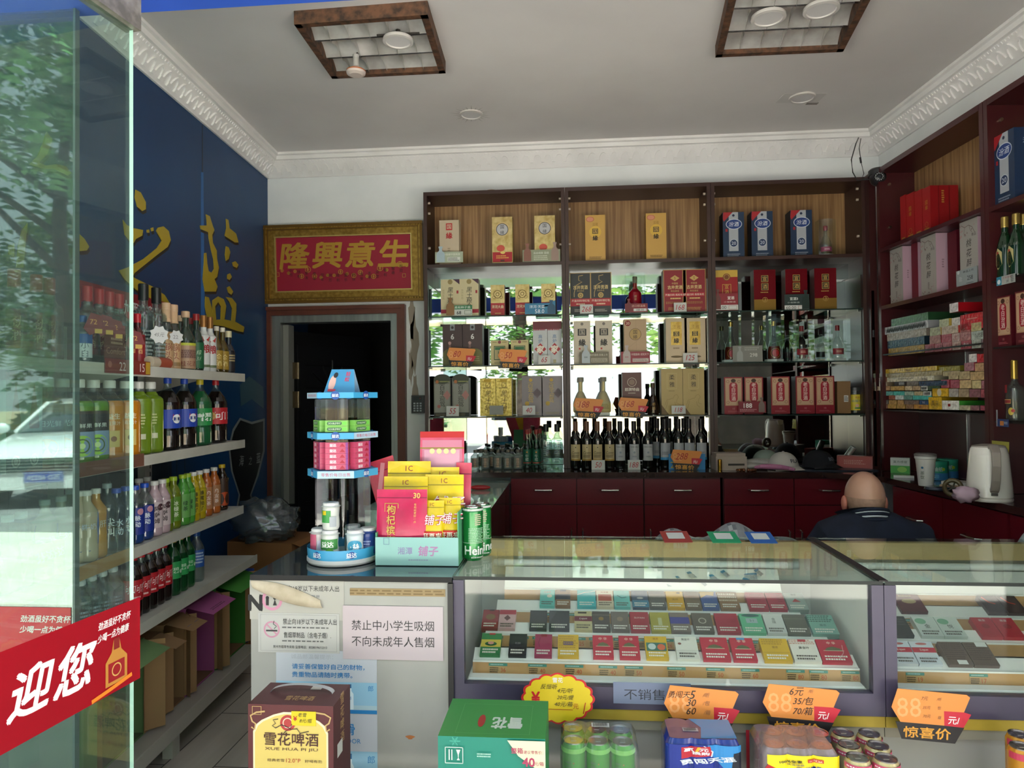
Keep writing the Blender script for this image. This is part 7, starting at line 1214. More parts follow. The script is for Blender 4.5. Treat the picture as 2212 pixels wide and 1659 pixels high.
for r_, a, c, col_, it, lb in ((2, 1942, 1998, '5c1d26', [('e', .5, .6, .28, .14, 'b09a70'), ('s', .2, .85, .8, .95, 1, 'b09a70')], 'maroon pack with gold crest alone in the second glass counter'), (2, 2128, 2168, '3c2a28', [('l', [(.2, .9), (.4, .6), (.7, .5)], .08, 'c03a24')], 'dark pack with red flame, second glass counter, left of two'), (2, 2170, 2212, '3c2a28', [('l', [(.2, .9), (.4, .6), (.7, .5)], .08, 'c03a24')], 'dark pack with red flame, second glass counter, right of two'), (1, 1930, 1968, '2e302e', [('s', .1, .5, .9, .9, 3, '4a4c48')], 'black pack beside the purple upright in the second counter'), (1, 1984, 2032, 'c9d0c8', [('e', .3, .75, .25, .15, '7aa88a'), tx('金', .5, .2, '3a3a38')], 'white pack with green leaf, left of two'), (1, 2033, 2082, 'c9d0c8', [('e', .3, .75, .25, .15, '7aa88a'), tx('悦', .5, .2, '3a3a38')], 'white pack with green leaf, right of two'), (1, 2114, 2158, 'a8202e', [tx('南京', .85, .12, 'e6d6d0'), ('e', .5, .55, .2, .12, '8a1822')], 'red pack in the second counter, left of two'), (1, 2160, 2206, 'a8202e', [tx('南京', .85, .12, 'e6d6d0'), ('e', .5, .55, .2, .12, '8a1822')], 'red pack in the second counter, right of two'), (0, 1930, 1976, 'c2c8ce', [('r', 0, .5, 1, .72, 'b02034'), tx('Liqun', .61, .12, 'e6dcd0', sh=.3), ('e', .5, .88, .25, .05, 'b0605c')], 'grey pack with red band in the second counter, left of two'), (0, 1978, 2028, 'c2c8ce', [('r', 0, .5, 1, .72, 'b02034'), tx('Liqun', .61, .12, 'e6dcd0', sh=.3), ('e', .5, .88, .25, .05, 'b0605c')], 'grey pack with red band in the second counter, right of two'), (0, 2042, 2094, '5d4c42', [('s', .05, .2, .95, .95, 8, '4a3a32'), ('r', .4, .02, .8, .2, 'd0d0cc')], 'brown chequered pack in the second counter, left of two'), (0, 2096, 2150, '5d4c42', [('s', .05, .2, .95, .95, 8, '4a3a32'), ('r', .5, .8, .95, 1, 'd0d0cc')], 'brown chequered pack in the second counter, right of two')): pack(r_, a, c, col_, it, lb, foot=col_ in ('c2c8ce', 'c9d0c8'))
# price slips along the tray edges
def slip(row, px, price, label):
    y, z = LIP[row]; y -= .0045; py = (1440, 1376, 1322)[row]; a, c = aty(px-20, py, y), aty(px+20, py, y); w = c.x-a.x; h = .031; b = MB(); b.box(-w/2, 0, 0, w/2, .0006, h, P('c09a68', .55))
    b.art(face(-w/2, 0, 0), w, h, [('r', 0, .72, 1, .98, '4a8a7c'), ('s', .1, .78, .9, .92, 1, 'b9d0c8'), ('t', price, .78, .35, .42, 'c0542c', {'sx': .9}), ('s', .05, .08, .52, .62, 3, '4a3a2a')], lift=.0003)
    o = b.build('price_slip', loc=((a.x+c.x)/2, y-.0045, z-.034)); o.rotation_euler = (math.radians(-8), 0, 0); tag(o, label, 'price slip', 'price slips in the glass counters')
NN = {}
for row, data in ((0, ((1076, '36'), (1161, '40'), (1240, '40'), (1313, '40'), (1369, '50'), (1461, '50'), (1545, '50'), (1620, '60'), (1718, '80'), (1768, '80'), (1836, '80'), (1976, '19'), (2113, '17'))), (1, ((1067, '20'), (1122, '23'), (1170, '23'), (1245, '25'), (1292, '25'), (1345, '26'), (1395, '26'), (1435, '26'), (1500, '26'), (1570, '26'), (1632, '28'), (1678, '28'), (1725, '28'), (1788, '30'), (2040, '16'), (2100, '16'))), (2, ((1190, '11'), (1230, '13'), (1275, '14'), (1340, '15'), (1445, '18'), (1510, '19'), (1570, '20'), (1640, '20'), (1676, '22'), (1726, '22'), (1965, '12')))):
    for j, (px, pr) in enumerate(data):
        k = (row, pr); NN[k] = NN.get(k, 0)+1; n = sum(1 for q in data if q[1] == pr)
        slip(row, px, pr, 'tan price slip reading %s on the %s tray edge%s' % (pr, ('front', 'middle', 'back')[row], '' if n == 1 else ', %s with that number' % ORD[NN[k]-1]))
r = random.Random(5)
for i in range(9):
    y, z = 2.582+.007*(i % 3), .735+.012*(i % 3); px = 1455+i*24; p = aty(px, 1260, y); b = MB(); b.box(-.022, 0, 0, .022, .03, .0006, P('c9ccce', .6)); b.art(topf(-.022, 0, .0006), .044, .03, [('r', 0, .7, 1, 1, '4a9ac4'), ('t', str(19+i), .6, .35, .4, 'a8a0a0')], lift=.0003)
    o = b.build('loose_slip', loc=(p.x, y, z+.002*i)); o.rotation_euler = (math.radians(35), 0, r.uniform(-1.2, 1.2)); tag(o, 'loose blue and white price slip at the back of the tray, %s from the left' % ORD[i], 'price slip', 'loose price slips at the back of the tray')
# payment cards stood at the back of the glass counter (their square codes left blank)
for px0, px1, c1, lb, tilt in ((1430, 1490, 'a03a38', 'small red payment card at the back of the glass counter', .2), (1531, 1592, '1f9a6a', 'green payment card at the back of the glass counter', .1), (1612, 1668, '2a62b0', 'blue payment card at the back of the glass counter', .05)):
    p = aty(px0, 1172, 2.66); q = aty(px1, 1172, 2.66); w = q.x-p.x; b = MB(); b.box(0, 0, 0, w, .002, .1, P(c1, .4)); b.art(face(0, 0, 0), w, .1, [('r', .2, .3, .8, .85, 'd0d4d2')]); o = b.build('payment_card', loc=(p.x, 2.585, ZK+.001)); o.rotation_euler = (math.radians(-78), 0, tilt*.3); tag(o, lb, 'payment card')
# ---------------------------------------------------------------- notices on the counters
def notice(px0, px1, py0, py1, base, items, label, y=YK-.001, name='notice', lift=0, tilt=0, cat='notice'):
    y -= lift; a, c = aty(px0, py1, y), aty(px1, py0, y); w, h = c.x-a.x, c.z-a.z; b = MB(); b.box(-w/2, 0, 0, w/2, .0008, h, P(base, .55)); b.art(face(-w/2, 0, 0), w, h, items, lift=.0003, r=.55)
    o = b.build(name, loc=((a.x+c.x)/2, y-.0008, a.z)); o.rotation_euler = (0, tilt, 0); return tag(o, label, cat)
k = '2a2a2c'; bl = '1f7ab8'
wine_pic = lambda y0, y1: [('r', 0, y0, 1, y1, '8fbcd6'), ('r', 0, y0, 1, y0+.2*(y1-y0), 'a8c4d0'), ('p', [(.7, y0+.05*(y1-y0)), (.77, y0+.05*(y1-y0)), (.77, y0+.6*(y1-y0)), (.75, y0+.7*(y1-y0)), (.75, y1-.06*(y1-y0)), (.72, y1-.06*(y1-y0)), (.72, y0+.7*(y1-y0)), (.7, y0+.6*(y1-y0))], 'd3e2ea'), ('r', .72, y0+.8*(y1-y0), .75, y1-.06*(y1-y0), '2a6a98'), ('t', '郎', .94, y0+.8*(y1-y0), .2*(y1-y0), bl), ('t', '郎', .735, y0+.45*(y1-y0), .12*(y1-y0), bl)]
notice(597, 814, 1408, 1536, 'b8bdc6', [('t', '诚品郎温馨提示：', .36, .9, .075, 'a8acb4', {'w': .42}), ('t', '请妥善保管好自己的财物，', .52, .74, .09, bl, {'w': .72, 'b': .012}), ('t', '贵重物品请随时携带。', .46, .61, .09, bl, {'w': .6, 'b': .012})]+wine_pic(.04, .5)+[('r', 0, 0, 1, .06, bl)], 'white and blue notice with blue lettering on the grey counter', lift=.0)
notice(597, 815, 1540, 1700, 'b8bdc6', [('t', '小心地滑', .55, .78, .15, bl, {'b': .015}), ('t', 'WET FLOOR', .66, .63, .06, bl)]+wine_pic(0, .5), 'lower white and blue notice, mostly hidden by the brown beer carton')
notice(540, 743, 1255, 1337, 'b0aea7', [('t', 'N', .06, .42, .42, '1a1a1c', {'b': .05}), ('q', .24, .5, .11, 'c88aa4', .03), ('t', '禁止向18岁以下未成年人出', .62, .8, .15, k, {'w': .66}), ('s', .4, .55, .8, .66, 1, '8a8a8a'), ('t', '钟楼区市场监督管理局 宣', .77, .07, .08, '5a5a5c', {'w': .36}), ('o', .19, .55, .018, '1a1a1c'), ('r', .175, .36, .205, .52, '1a1a1c'), ('o', .27, .55, .018, '1a1a1c'), ('p', [(.25, .36), (.27, .52), (.29, .36)], '1a1a1c')], 'torn white sticker with large N at the top of the grey counter')
p0 = aty(545, 1262, YK-.004); p1 = aty(695, 1305, YK-.004); b = MB(); n = 12; vs = []
for i in range(n+1):
    for j in range(5): t_ = i/n; w = .012+.016*math.sin(PI*t_); c = p0.lerp(p1, t_); a = PI*j/4; vs.append((c.x-.3*w*math.cos(a), c.y-w*.5*math.sin(a)-.001, c.z+w*math.cos(a)))
b.mesh(vs, [(i*5+j, i*5+j+1, (i+1)*5+j+1, (i+1)*5+j) for i in range(n) for j in range(4)], noisy('aged_paper', 'b3a68e', 'c9bda8', 20, .7), True); tag(b.build('paper_curl'), 'curled torn strip of paper peeling off the top sticker', 'paper strip')
notice(558, 733, 1326, 1408, 'b6b6b3', [('b', .03, .04, .97, .96, '9a9a9a', .004), ('q', .17, .58, .1, 'c08aa0', .02), ('l', [(.1, .72), (.24, .44)], .018, 'c08aa0'), ('r', .1, .53, .24, .57, '2a2a2c'), ('l', [(.2, .6), (.23, .66), (.19, .72), (.2, .8)], .008, '2a2a2c'), ('t', '禁止向18岁以下未成年人出', .64, .79, .15, k, {'w': .66}), ('s', .3, .61, .9, .67, 1, '6a6a6a'), ('t', '售烟草制品（含电子烟）.', .61, .45, .15, k, {'w': .58}), ('s', .3, .27, .9, .33, 1, '6a6a6a'), ('t', '常州市烟草专卖局 监督电话：83280196/12313', .52, .15, .075, k, {'w': .66})], 'white no smoking sticker with a pink ring on the grey counter', lift=.0012)
notice(741, 957, 1311, 1423, 'bfb2b8', [('t', '禁止中小学生吸烟', .5, .64, .19, k, {'w': .82}), ('t', '不向未成年人售烟', .5, .34, .19, k, {'w': .82})], 'pale pink notice with two lines of black characters', lift=.0022)
notice(756, 962, 1273, 1286, '98825c', [('s', 0, .1, 1, .9, 2, '7a6440')], 'strip of old brown tape above the pink notice', name='tape_strip', cat='tape')
notice(1325, 1492, 1477, 1519, '77819c', [('t', '不销售假', .5, .45, .5, '34363f', {'w': .72})], 'blue grey paper strip on the purple counter rail', name='paper_strip', cat='paper strip', lift=.0008)
notice(1613, 1652, 1578, 1690, 'a81a2c', [('q', .5, .8, .2, 'd8a8a0', .05), ('s', .2, .62, .8, .7, 1, 'd8a8a0'), ('t', '红', .5, .38, .2, 'e6d3cf')], 'red card with round emblem between the drink packs', y=2.05, name='red_card', cat='card')
# tags at the counter front
def front_tag(px0, px1, py0, txts, label, y=2.03):
    a, c = aty(px0, py0, y), aty(px1, py0, y); w = c.x-a.x; burst('price_tag', w, txts, label, (a.x+w/2, y, a.z-w*.7))
hw = lambda s, x, y, h, c='2a2224', **k_: ('t', s, x, y, h, c, dict({'sh': .3}, **k_))
front_tag(1434, 1597, 1480, [hw('勇闯天', .2, .83, .13), hw('5', .38, .83, .16), hw('/听', .56, .83, .09, '9a6a4a'), hw('30', .36, .68, .13), hw('/包', .56, .68, .09, '9a6a4a'), hw('60', .36, .52, .13), hw('/箱', .57, .5, .09, '9a6a4a')], 'orange price tag with handwritten 5, 30 and 60 at the counter front')
front_tag(1647, 1815, 1477, [hw('6元', .44, .87, .15), hw('/听', .62, .88, .07, '9a6a4a'), hw('35/包', .52, .7, .15), hw('70/箱', .52, .51, .15)], 'orange price tag with handwritten 6, 35 and 70 at the counter front')
front_tag(1925, 2097, 1487, [hw('7元', .42, .83, .07, '8a5a3a'), hw('/听', .6, .82, .06, '8a5a3a'), hw('35元', .44, .66, .06, '8a5a3a'), hw('包', .6, .66, .06, '8a5a3a'), hw('70元', .44, .5, .06, '8a5a3a'), hw('箱', .6, .48, .06, '8a5a3a')], 'orange price tag with faded writing at the second counter front')
y = 2.03; a, c = aty(1126, 1562, y), aty(1285, 1455, y); w, h = c.x-a.x, c.z-a.z; b = MB(); f = face(-w/2, 0, 0)
def scal(g): return [(w/2+(w*.46*g+w*.03*abs(math.cos(8*t_)))*math.cos(t_), h/2+(h*.45*g+h*.04*abs(math.cos(8*t_)))*math.sin(t_)) for t_ in [2*PI*i/96 for i in range(96)]]
b.prism(scal(1.02), f, .0015, P('c8242c', .5)); b.prism(scal(.95), lambda u, v, o: f(u, v, o+.0008), .0007, P('e0c420', .5))
b.art(lambda u, v, o: f(u, v, o+.001), w, h, [('t', '雪花', .5, .86, .1, 'f2ece4', {'b': .02}), ('t', '¥', .2, .52, .22, 'c8242c', {'b': .03}), hw('反恒听', .38, .73, .1, '3a3420'), hw('4元/听', .6, .66, .1, '3a3420'), hw('20元/提', .6, .53, .09, '3a3420'), hw('40元/箱', .58, .4, .1, '3a3420'), ('t', '元', .74, .36, .1, 'b03a1c'), ('l', [(.84, .22), (.87, .44)], .012, 'b03a1c'), ('r', .36, .29, .7, .3, 'b03a1c')]); tag(b.build('price_tag', loc=((a.x+c.x)/2, y, a.z)), 'yellow scalloped price tag with red rim at the counter front', 'price tag')
# ---------------------------------------------------------------- on top of the counters
zk = ZK+.0008
gy = 2.28; gx = aty(741, 1100, gy).x; GZ = lambda py: aty(741, py, gy).z
t = thing('gum_display', 'tall clear tiered gum stand with pale blue rings on the grey counter', 'display stand', (gx, gy, zk), .1)
G = lambda py: GZ(py)-zk
cy = P('3f9fd0', .35); A6 = PI/6
def tier(zlo, zhi, r, name, txts):
    b = MB(); q = r/math.cos(PI/6); b.lathe([(q, zlo), (q, zhi)], cy, 6, smooth=False, a0=0)
    for i in range(6):
        am = -PI/2+i*PI/3; t_, nn = Vector((-math.sin(am), math.cos(am), 0)), Vector((math.cos(am), math.sin(am), 0)); L = q
        S3 = lambda u, v, o, t_=t_, nn=nn: tuple(nn*(r+o)+t_*(u-L/2)+Vector((0, 0, zlo+v))); its = txts[i % len(txts)]
        b.art(S3, L, zhi-zlo, its)
    b.build(name, t)
yd = [('o', .5, .5, .12, '1d4f9a'), ('t', '益达', .5, .5, .55, 'eaf2f8', {'b': .02})]; pr_ = [('r', 0, 0, 1, 1, 'a8c8dc'), ('t', '零售价每日出售', .5, .5, .5, 'b83a5c', {'w': .8})]
tier(G(860), G(848), .1, 'ring', [yd, yd, pr_]); tier(G(945), G(932), .1, 'ring', [yd, pr_, yd]); tier(G(1026), G(1011), .1, 'ring', [pr_, yd, yd])
b = MB(); b.lathe([(.112, 0), (.116, .006), (.116, .016), (.108, .02)], P('d8d9da', .35), 36); b.build('base', t)
b = MB(); b.lathe([(.113, .018), (.115, .05)], cy, 36, cap0=False, cap1=False); b.art(lambda u, v, o: ((.1152+o)*math.sin(u/.115-1), -(.1152+o)*math.cos(u/.115-1), .018+v), .23, .032, [('o', .22, .5, .05, '1d4f9a'), ('t', '益达', .22, .5, .5, 'eaf2f8', {'b': .02}), ('o', .72, .5, .05, '1d4f9a'), ('t', '益达', .72, .5, .5, 'eaf2f8', {'b': .02})], seg=12); b.build('rim', t)
cl2 = thin('f0f6f5', 1.2)
for (zl, zh) in ((G(1180), G(1028)), (G(1010), G(947)), (G(931), G(862))):
    b = MB(); q = .094
    for i in range(6):
        a = i*PI/3; a2 = a+PI/3; p, p2 = Vector((q*math.cos(a), q*math.sin(a), 0)), Vector((q*math.cos(a2), q*math.sin(a2), 0))
        for k_ in (.12, .88): v = p.lerp(p2, k_); b.mesh([v+Vector((0, 0, zl)), v*.55+Vector((0, 0, zl)), v*.55+Vector((0, 0, zh)), v+Vector((0, 0, zh))], [(0, 1, 2, 3)], cl2)
        if zl > G(1015) or i in (0, 2): b.mesh([p.lerp(p2, .12)+Vector((0, 0, zl+.3*(zh-zl))), p.lerp(p2, .88)+Vector((0, 0, zl+.3*(zh-zl))), p.lerp(p2, .88)+Vector((0, 0, zh)), p.lerp(p2, .12)+Vector((0, 0, zh))], [(0, 1, 2, 3)], cl2)
    b.build('clear_panel', t)
b = MB(); b.tube([(0, 0, .02), (0, 0, G(850))], .012, cl2, 12); b.build('post', t)
b = MB(); z0, z1 = G(848), G(798); fr_ = lambda u, v, o: (-.05+u+v*.14, -.045+v*.54-o-.001, z0+v)
b.mesh([(-.05, -.045, z0), (.05, -.045, z0), (.04, -.005, z1), (-.033, -.005, z1)], [(0, 1, 2, 3)], P('3f8fc0', .4)); b.mesh([(-.05, .045, z0), (.05, .045, z0), (.04, -.005, z1), (-.033, -.005, z1)], [(3, 2, 1, 0)], P('a9c4d8', .4)); b.art(fr_, .09, z1-z0, [('T', '轻松', .72, .68, .2, 'c83a5c', {'b': .02}), ('e', .22, .4, .12, .34, 'd8b0a8'), ('e', .28, .75, .08, .12, '2a2a30'), ('r', .12, .05, .4, .15, 'b83a4a')]); b.build('top_sign', t)
def stick(i, zlo, h, base, items, label, r=.086, name='gum_pack', grp=None, L=.072):
    am = -PI/2+i*PI/3+.1; b = MB(); b.box(-L/2, 0, 0, L/2, .022, h, P(base, .35)); b.art(face(-L/2, 0, 0), L, h, items, lift=.0003)
    rr = r; tag(b.build(name, loc=(gx+rr*math.cos(am), gy+rr*math.sin(am), zk+zlo), rz=am+PI/2), label, 'gum pack', grp)
gm_ = [('p', [(.12, .2), (.08, .5), (.12, .8), (.7, .8), (.74, .5), (.7, .2)], '1c5a34'), ('t', 'DOUBLEMINT', .42, .5, .34, 'd8eacc', {'w': .54}), ('e', .85, .5, .1, .3, '6cc84a')]
pk_ = [('t', '益达', .34, .5, .6, 'f0e8f0', {'b': .03}), ('p', [(.62, .2), (.75, .85), (.88, .2)], 'a81c3a'), ('r', .9, 0, 1, 1, '8a3a8a')]
FN = ['front', 'right', 'rear right', 'rear', 'rear left', 'left']
for i in (0, 1, 5):
    for lv in range(2): stick(i, G(931)+.001+lv*.0185, .018, '7db85a', gm_, 'green mint gum pack, %s layer, %s face of the gum stand' % (('lower', 'upper')[lv], FN[i]), grp='green mint gum packs')
    for lv in range(5): stick(i, G(1010)+.001+lv*.0175, .017, 'c04a6c', pk_, 'pink gum pack, %s from the bottom, %s face of the gum stand' % (ORD[lv], FN[i]), grp='pink gum packs')
def tubp(R, H, body, capc, items): return lambda t: bottle(t, R, H, P(body, .3), (R*.95, .02, capc), R*.85, .8, .9, label=(.05, .8, None, 1.3, items), waist=(.3, .7, .93))
for px, py, z, bc, it, lb in ((713, 1187, .021, 'd3d8d4', [('r', 0, .35, 1, .85, '3f8a44'), ('t', '益达', .5, .6, .3, 'eef4ee', {'b': .03}), ('e', .6, .2, .2, .2, '6cae3a')], 'white and green gum tub standing in front on the stand base'), (690, 1185, .021, 'c8c4c6', [('r', 0, 0, .5, 1, 'c05a78'), ('r', .55, .1, .85, .7, 'b0b4c8')], 'pink and white gum tub at the left of the stand base'), (767, 1187, .021, 'c9d6dc', [('e', .6, .5, .35, .3, '3f9ac0'), ('t', '益', .65, .5, .3, 'eef4f6', {'b': .03})], 'white and light blue gum tub at the right of the stand base'), (795, 1180, .021, '24408a', [('s', .2, .3, .8, .7, 3, '8aa0d0')], 'dark blue gum tub at the right rim of the stand base'), (762, 1170, .021, 'c8cccc', [], 'plain white gum tub behind the light blue one')):
    yy = gy+{713: -.06, 690: -.03, 767: -.055, 795: -.015, 762: .03}[px]; xx = aty(px, py, yy).x; o = thing('gum_tub', lb, 'gum tub', (xx, yy, zk+z), 0, 'gum tubs on the stand'); tubp(.027, .086, bc, 'd8dadc', it)(o)
o = thing('gum_tub', 'white and green gum tub stacked on top of another', 'gum tub', (aty(715, 1130, gy-.058).x, gy-.058, zk+.109), .3, 'gum tubs on the stand'); tubp(.027, .086, 'd3d8d4', 'd8dadc', [('r', .0, .3, .5, .9, '3f9a4c'), ('r', .1, .68, .3, .88, 'd8c020'), ('r', .45, .1, .75, .6, 'a8b0b8')])(o)
# snack box with pouches
sy = 2.2; a, c = aty(811, 1224, sy), aty(990, 1165, sy); w, h = c.x-a.x, .088; sx = (a.x+c.x)/2; D = .17
t = thing('snack_box', 'mint green display box of snack pouches on the counter', 'display box', (sx, sy, zk), 0)
mt, gr_ = P('8fc0bc', .5), P('5fae80', .5); b = MB(); b.box(-w/2, 0, 0, w/2, .003, h, mt, side=gr_, top=gr_); b.box(-w/2, .003, 0, -w/2+.003, D, h*1.15, gr_); b.box(w/2-.003, .003, 0, w/2, D, h*1.9, gr_); b.box(-w/2+.003, D-.003, 0, w/2-.003, D, h*2, gr_); b.box(-w/2+.003, .003, 0, w/2-.003, D-.003, .003, gr_)
b.art(face(-w/2, 0, 0), w, h, [('t', '湘潭', .36, .52, .26, '8a86b0', {'b': .015}), ('t', '铺子', .64, .52, .36, 'a87aa8', {'b': .03, 'sh': .15}), ('t', '◇◇◇◇◇', .53, .2, .08, '8a9ab0') if 0 else ('s', .4, .16, .66, .24, 1, '8a9ab0'), ('b', .1, .74, .17, .98, '7a9ab0', .006)]); b.build('tray', t)
def pouch(px0, px1, py0, py1, y, base, items, label, bulge=.018, tilt=0):
    a, c = aty(px0, py1, y), aty(px1, py0, y); w, h = c.x-a.x, c.z-a.z; n, m = 12, 14; b = MB(); pm = noisy('pouch_'+base, base, '%02x%02x%02x' % tuple(min(255, int(int(base[i:i+2], 16)*1.12)+6) for i in (0, 2, 4)), 12, .28, bump=.25)
    def S3(u, v, o): s_ = max(0, math.sin(PI*min(1, max(0, u/w))))**.6*max(0, math.sin(PI*min(1, max(0, v/(h*.9)))))**.7; return (-w/2+u, -bulge*s_-o-.001*math.sin(40*v), v)
    for sg in (1, -1):
        vs = [S3(w*i/n, h*j/m, 0) if sg > 0 else (-w/2+w*i/n, bulge*.4*math.sin(PI*i/n)*math.sin(PI*j/m), h*j/m) for j in range(m+1) for i in range(n+1)]
        b.mesh(vs, [(j*(n+1)+i, j*(n+1)+i+1, (j+1)*(n+1)+i+1, (j+1)*(n+1)+i)[::sg] for j in range(m) for i in range(n)], pm, True)
    b.art(S3, w, h, [('r', 0, .86, 1, .87, '8a7a1c' if base[0] in 'cd' and base[2] != '1' else '7a1238')]+items, seg=8, lift=.0012); o = b.build('snack_pouch', loc=((a.x+c.x)/2, y, a.z)); o.rotation_euler = (math.radians(-4), tilt, 0); tag(o, label, 'snack pouch', 'snack pouches in the mint box')
yl = lambda *e: [('t', '1C', .5, .92, .06, '8a1c3a'), ('t', '湘潭', .2, .6, .12, 'a82444', {'b': .03}), ('t', '铺子', .64, .62, .2, 'c02040', {'b': .04, 'sh': .15}), ('t', '铺子', .645, .625, .2, 'f4e8ea', {'b': .005, 'sh': .15}), ('r', .1, .08, .95, .4, 'c0281c'), ('t', '狂再来', .55, .31, .12, 'f6ecd8', {'b': .02}), ('t', '中一包', .5, .16, .12, 'f6ecd8', {'b': .02})]+list(e)
yz = 'c9b018'
pouch(906, 1000, 932, 1200, sy+.165, 'c04a68', [('r', .05, .25, .95, .93, 'c87a94'), ('r', 0, .95, 1, 1, 'b8141c'), ('r', .1, .3, .9, .85, 'cf9ab0')]+[('o', .28+.16*i, .84, .06, 'd8d09a') for i in range(4)]+[('t', '福', .62, .5, .2, 'd8d098', {'b': .05}), ('l', [(.1, .75), (.5, .35)], .06, 'e8d8e0'), ('l', [(.18, .78), (.58, .38)], .03, 'c8a0b4')], 'pink packet of red envelopes with red header behind the pouches', .004)
pouch(838, 900, 985, 1170, sy+.155, 'b83a4c', [('l', [(.2, .6), (.6, .95)], .15, 'd88a94')], 'red film wrapped packet leaning behind the left pouches', .006, -.3)
pouch(980, 1012, 1000, 1180, sy+.155, 'b83a54', [], 'narrow red packet at the rear right corner of the mint box', .006, .03)
pouch(836, 928, 997, 1190, sy+.125, yz, yl(), 'yellow snack pouch at the rear left of the mint box'); pouch(920, 990, 1010, 1190, sy+.13, yz, yl(), 'yellow snack pouch at the rear right, lowest showing')
pouch(828, 922, 1030, 1190, sy+.09, yz, yl(), 'yellow snack pouch behind the magenta pouch'); pouch(918, 1000, 1026, 1190, sy+.095, yz, yl(), 'yellow snack pouch with large lettering, second row right')
pouch(948, 994, 1076, 1190, sy+.05, yz, yl(), 'yellow snack pouch at the front right of the mint box'); pouch(908, 958, 1082, 1190, sy+.035, yz, yl(), 'yellow snack pouch beside the magenta one, front row')
pouch(813, 921, 1058, 1190, sy+.022, 'b0154a', [('t', '30', .8, .9, .09, 'd8b060', {'b': .03}), ('b', .17, .1, .45, .78, 'c09a4a', .012), ('T', '枸杞槟榔', .31, .43, .15, 'c9a850', {'b': .02, 'gap': 1.1}), ('T', '有枸杞更好一点', .78, .62, .04, 'd8b060')], 'magenta snack pouch with gold characters in front')
def hein(t): can(t, .0335, .172, P('0f7a34', .25, .3, coat=.4), [('r', 0, .93, 1, .97, 'c8ccc8'), ('t', 'Heineken', .62, .2, .17, 'f2f4f0', {'b': .03, 'sx': .95}), ('s', .3, .35, .62, .62, 9, 'a8d0b0'), ('r', .0, .335, 1, .342, 'd0dcd0'), ('s', .42, .66, .55, .88, 6, 'd8c8b0'), ('s', .35, .05, .65, .09, 1, 'cfd8cf')], 2.6, 'c8cacb', .84)
for px, py, y, lb, rr in ((1022, 1200, 2.29, 'green beer can standing on the edge of the glass counter', .75), (1040, 1190, 2.355, 'green beer can behind the other on the glass counter', .45)): put('hein', hein, 'beer_can', 'beer can', (aty(px, py, y).x, y, zk), rr, lb, 'green beer cans on the counter')
b = MB(); b.ball((0, 0, .012), .06, .025, .014, P('a8141c', .25), 18, 8); tag(b.build('red_pouch', loc=(aty(1037, 1050, 3.95).x, 3.95, ZCT-.047)), 'small red glossy pouch on the low glass counter behind the beer cans', 'pouch')
# ---------------------------------------------------------------- drinks standing in front of the counters
PZ = .344
y = 1.77; x0, x1 = aty(536, 1560, y).x, aty(720, 1560, y).x; zt = aty(628, 1523, y).z; yb = atz(660, 1476, zt).y
t = thing('beer_carton', 'dark red beer carton with cream front and paper handle before the grey counter', 'carton', ((x0+x1)/2, y, PZ)); w, d, h = x1-x0, yb-y, zt-PZ
b = MB(); b.box(-w/2, 0, 0, w/2, d, h, P('5a2428', .5), side=P('4d1f24', .5), top=P('563034', .5)); fl = 'c2a06a'; hf = .55
ui = [('p', [(.06, 0), (.06, .62), (.1, .72), (.16, .78), (.3, .86), (.42, .9), (.58, .9), (.7, .86), (.84, .78), (.9, .72), (.94, .62), (.94, 0)], 'e6dcb8'), ('p', [(.08, 0), (.08, .6), (.12, .7), (.18, .76), (.32, .84), (.43, .87), (.57, .87), (.68, .84), (.82, .76), (.88, .7), (.92, .6), (.92, 0)], 'd9bf6a')]
ui = [(i[0], [(x, .38+.62*q) for x, q in i[1]], i[2]) for i in ui]
ui += [('l', [(.04, .8), (.08, .78), (.09, .83), (.05, .85), (.03, .9), (.1, .93), (.2, .94)], .018, fl), ('l', [(.96, .8), (.92, .78), (.91, .83), (.95, .85), (.97, .9), (.9, .93), (.8, .94)], .018, fl), ('b', .05, .91, .16, .985, fl, .006), ('o', .47, .845, .09, 'b03a3a'), ('q', .47, .845, .06, 'e6c8b0', .012), ('t', '雪花啤酒', .51, .705, .115, '4a2422', {'w': .64, 'b': .012}), ('t', 'XUE HUA PI JIU', .51, .615, .032, '5a3430', {'w': .62}), ('t', '经典老雪', .33, .52, .026, '4a2422', {'w': .2}), ('t', '12.0°P', .535, .522, .036, 'b04030', {'w': .17}), ('t', '好喝有劲', .77, .52, .026, '4a2422', {'w': .2}), ('l', [(.36, .88), (.3, .87), (.33, .84), (.29, .82), (.33, .8), (.4, .83), (.5, .8), (.44, .77), (.42, .75)], .01, '3a2a28'), ('l', [(.52, .84), (.5, .79), (.58, .8), (.62, .76), (.72, .78)], .01, '3a2a28')]
b.art(face(-w/2, 0, 0), w, h, ui, r=.5); b.art(topf(-w/2, 0, h), w, d, [('t', '雪花啤酒', .54, .3, .2, fl, {'w': .34}), ('r', .57, .7, .7, .92, 'c8c8c4')], r=.5); b.art(sidef(w/2, 0, 0), d, h, [('T', '雪花啤酒', .5, .8, .1, fl), ('r', .2, .5, .5, .62, 'c8c8c4'), ('r', .55, .4, .56, .76, '3a1418')], r=.5); b.build('box', t)
b = MB(); vs = []
for i in range(17):
    a = PI*i/16; x = -.085*math.cos(a); zz = .022*math.sin(a); vs += [(x, d*.52, h+zz), (x, d*.52+.02, h+zz*.9)]
b.mesh(vs, [(2*i, 2*i+2, 2*i+3, 2*i+1) for i in range(16)], P('b9bcc0', .5), True); b.build('handle', t)
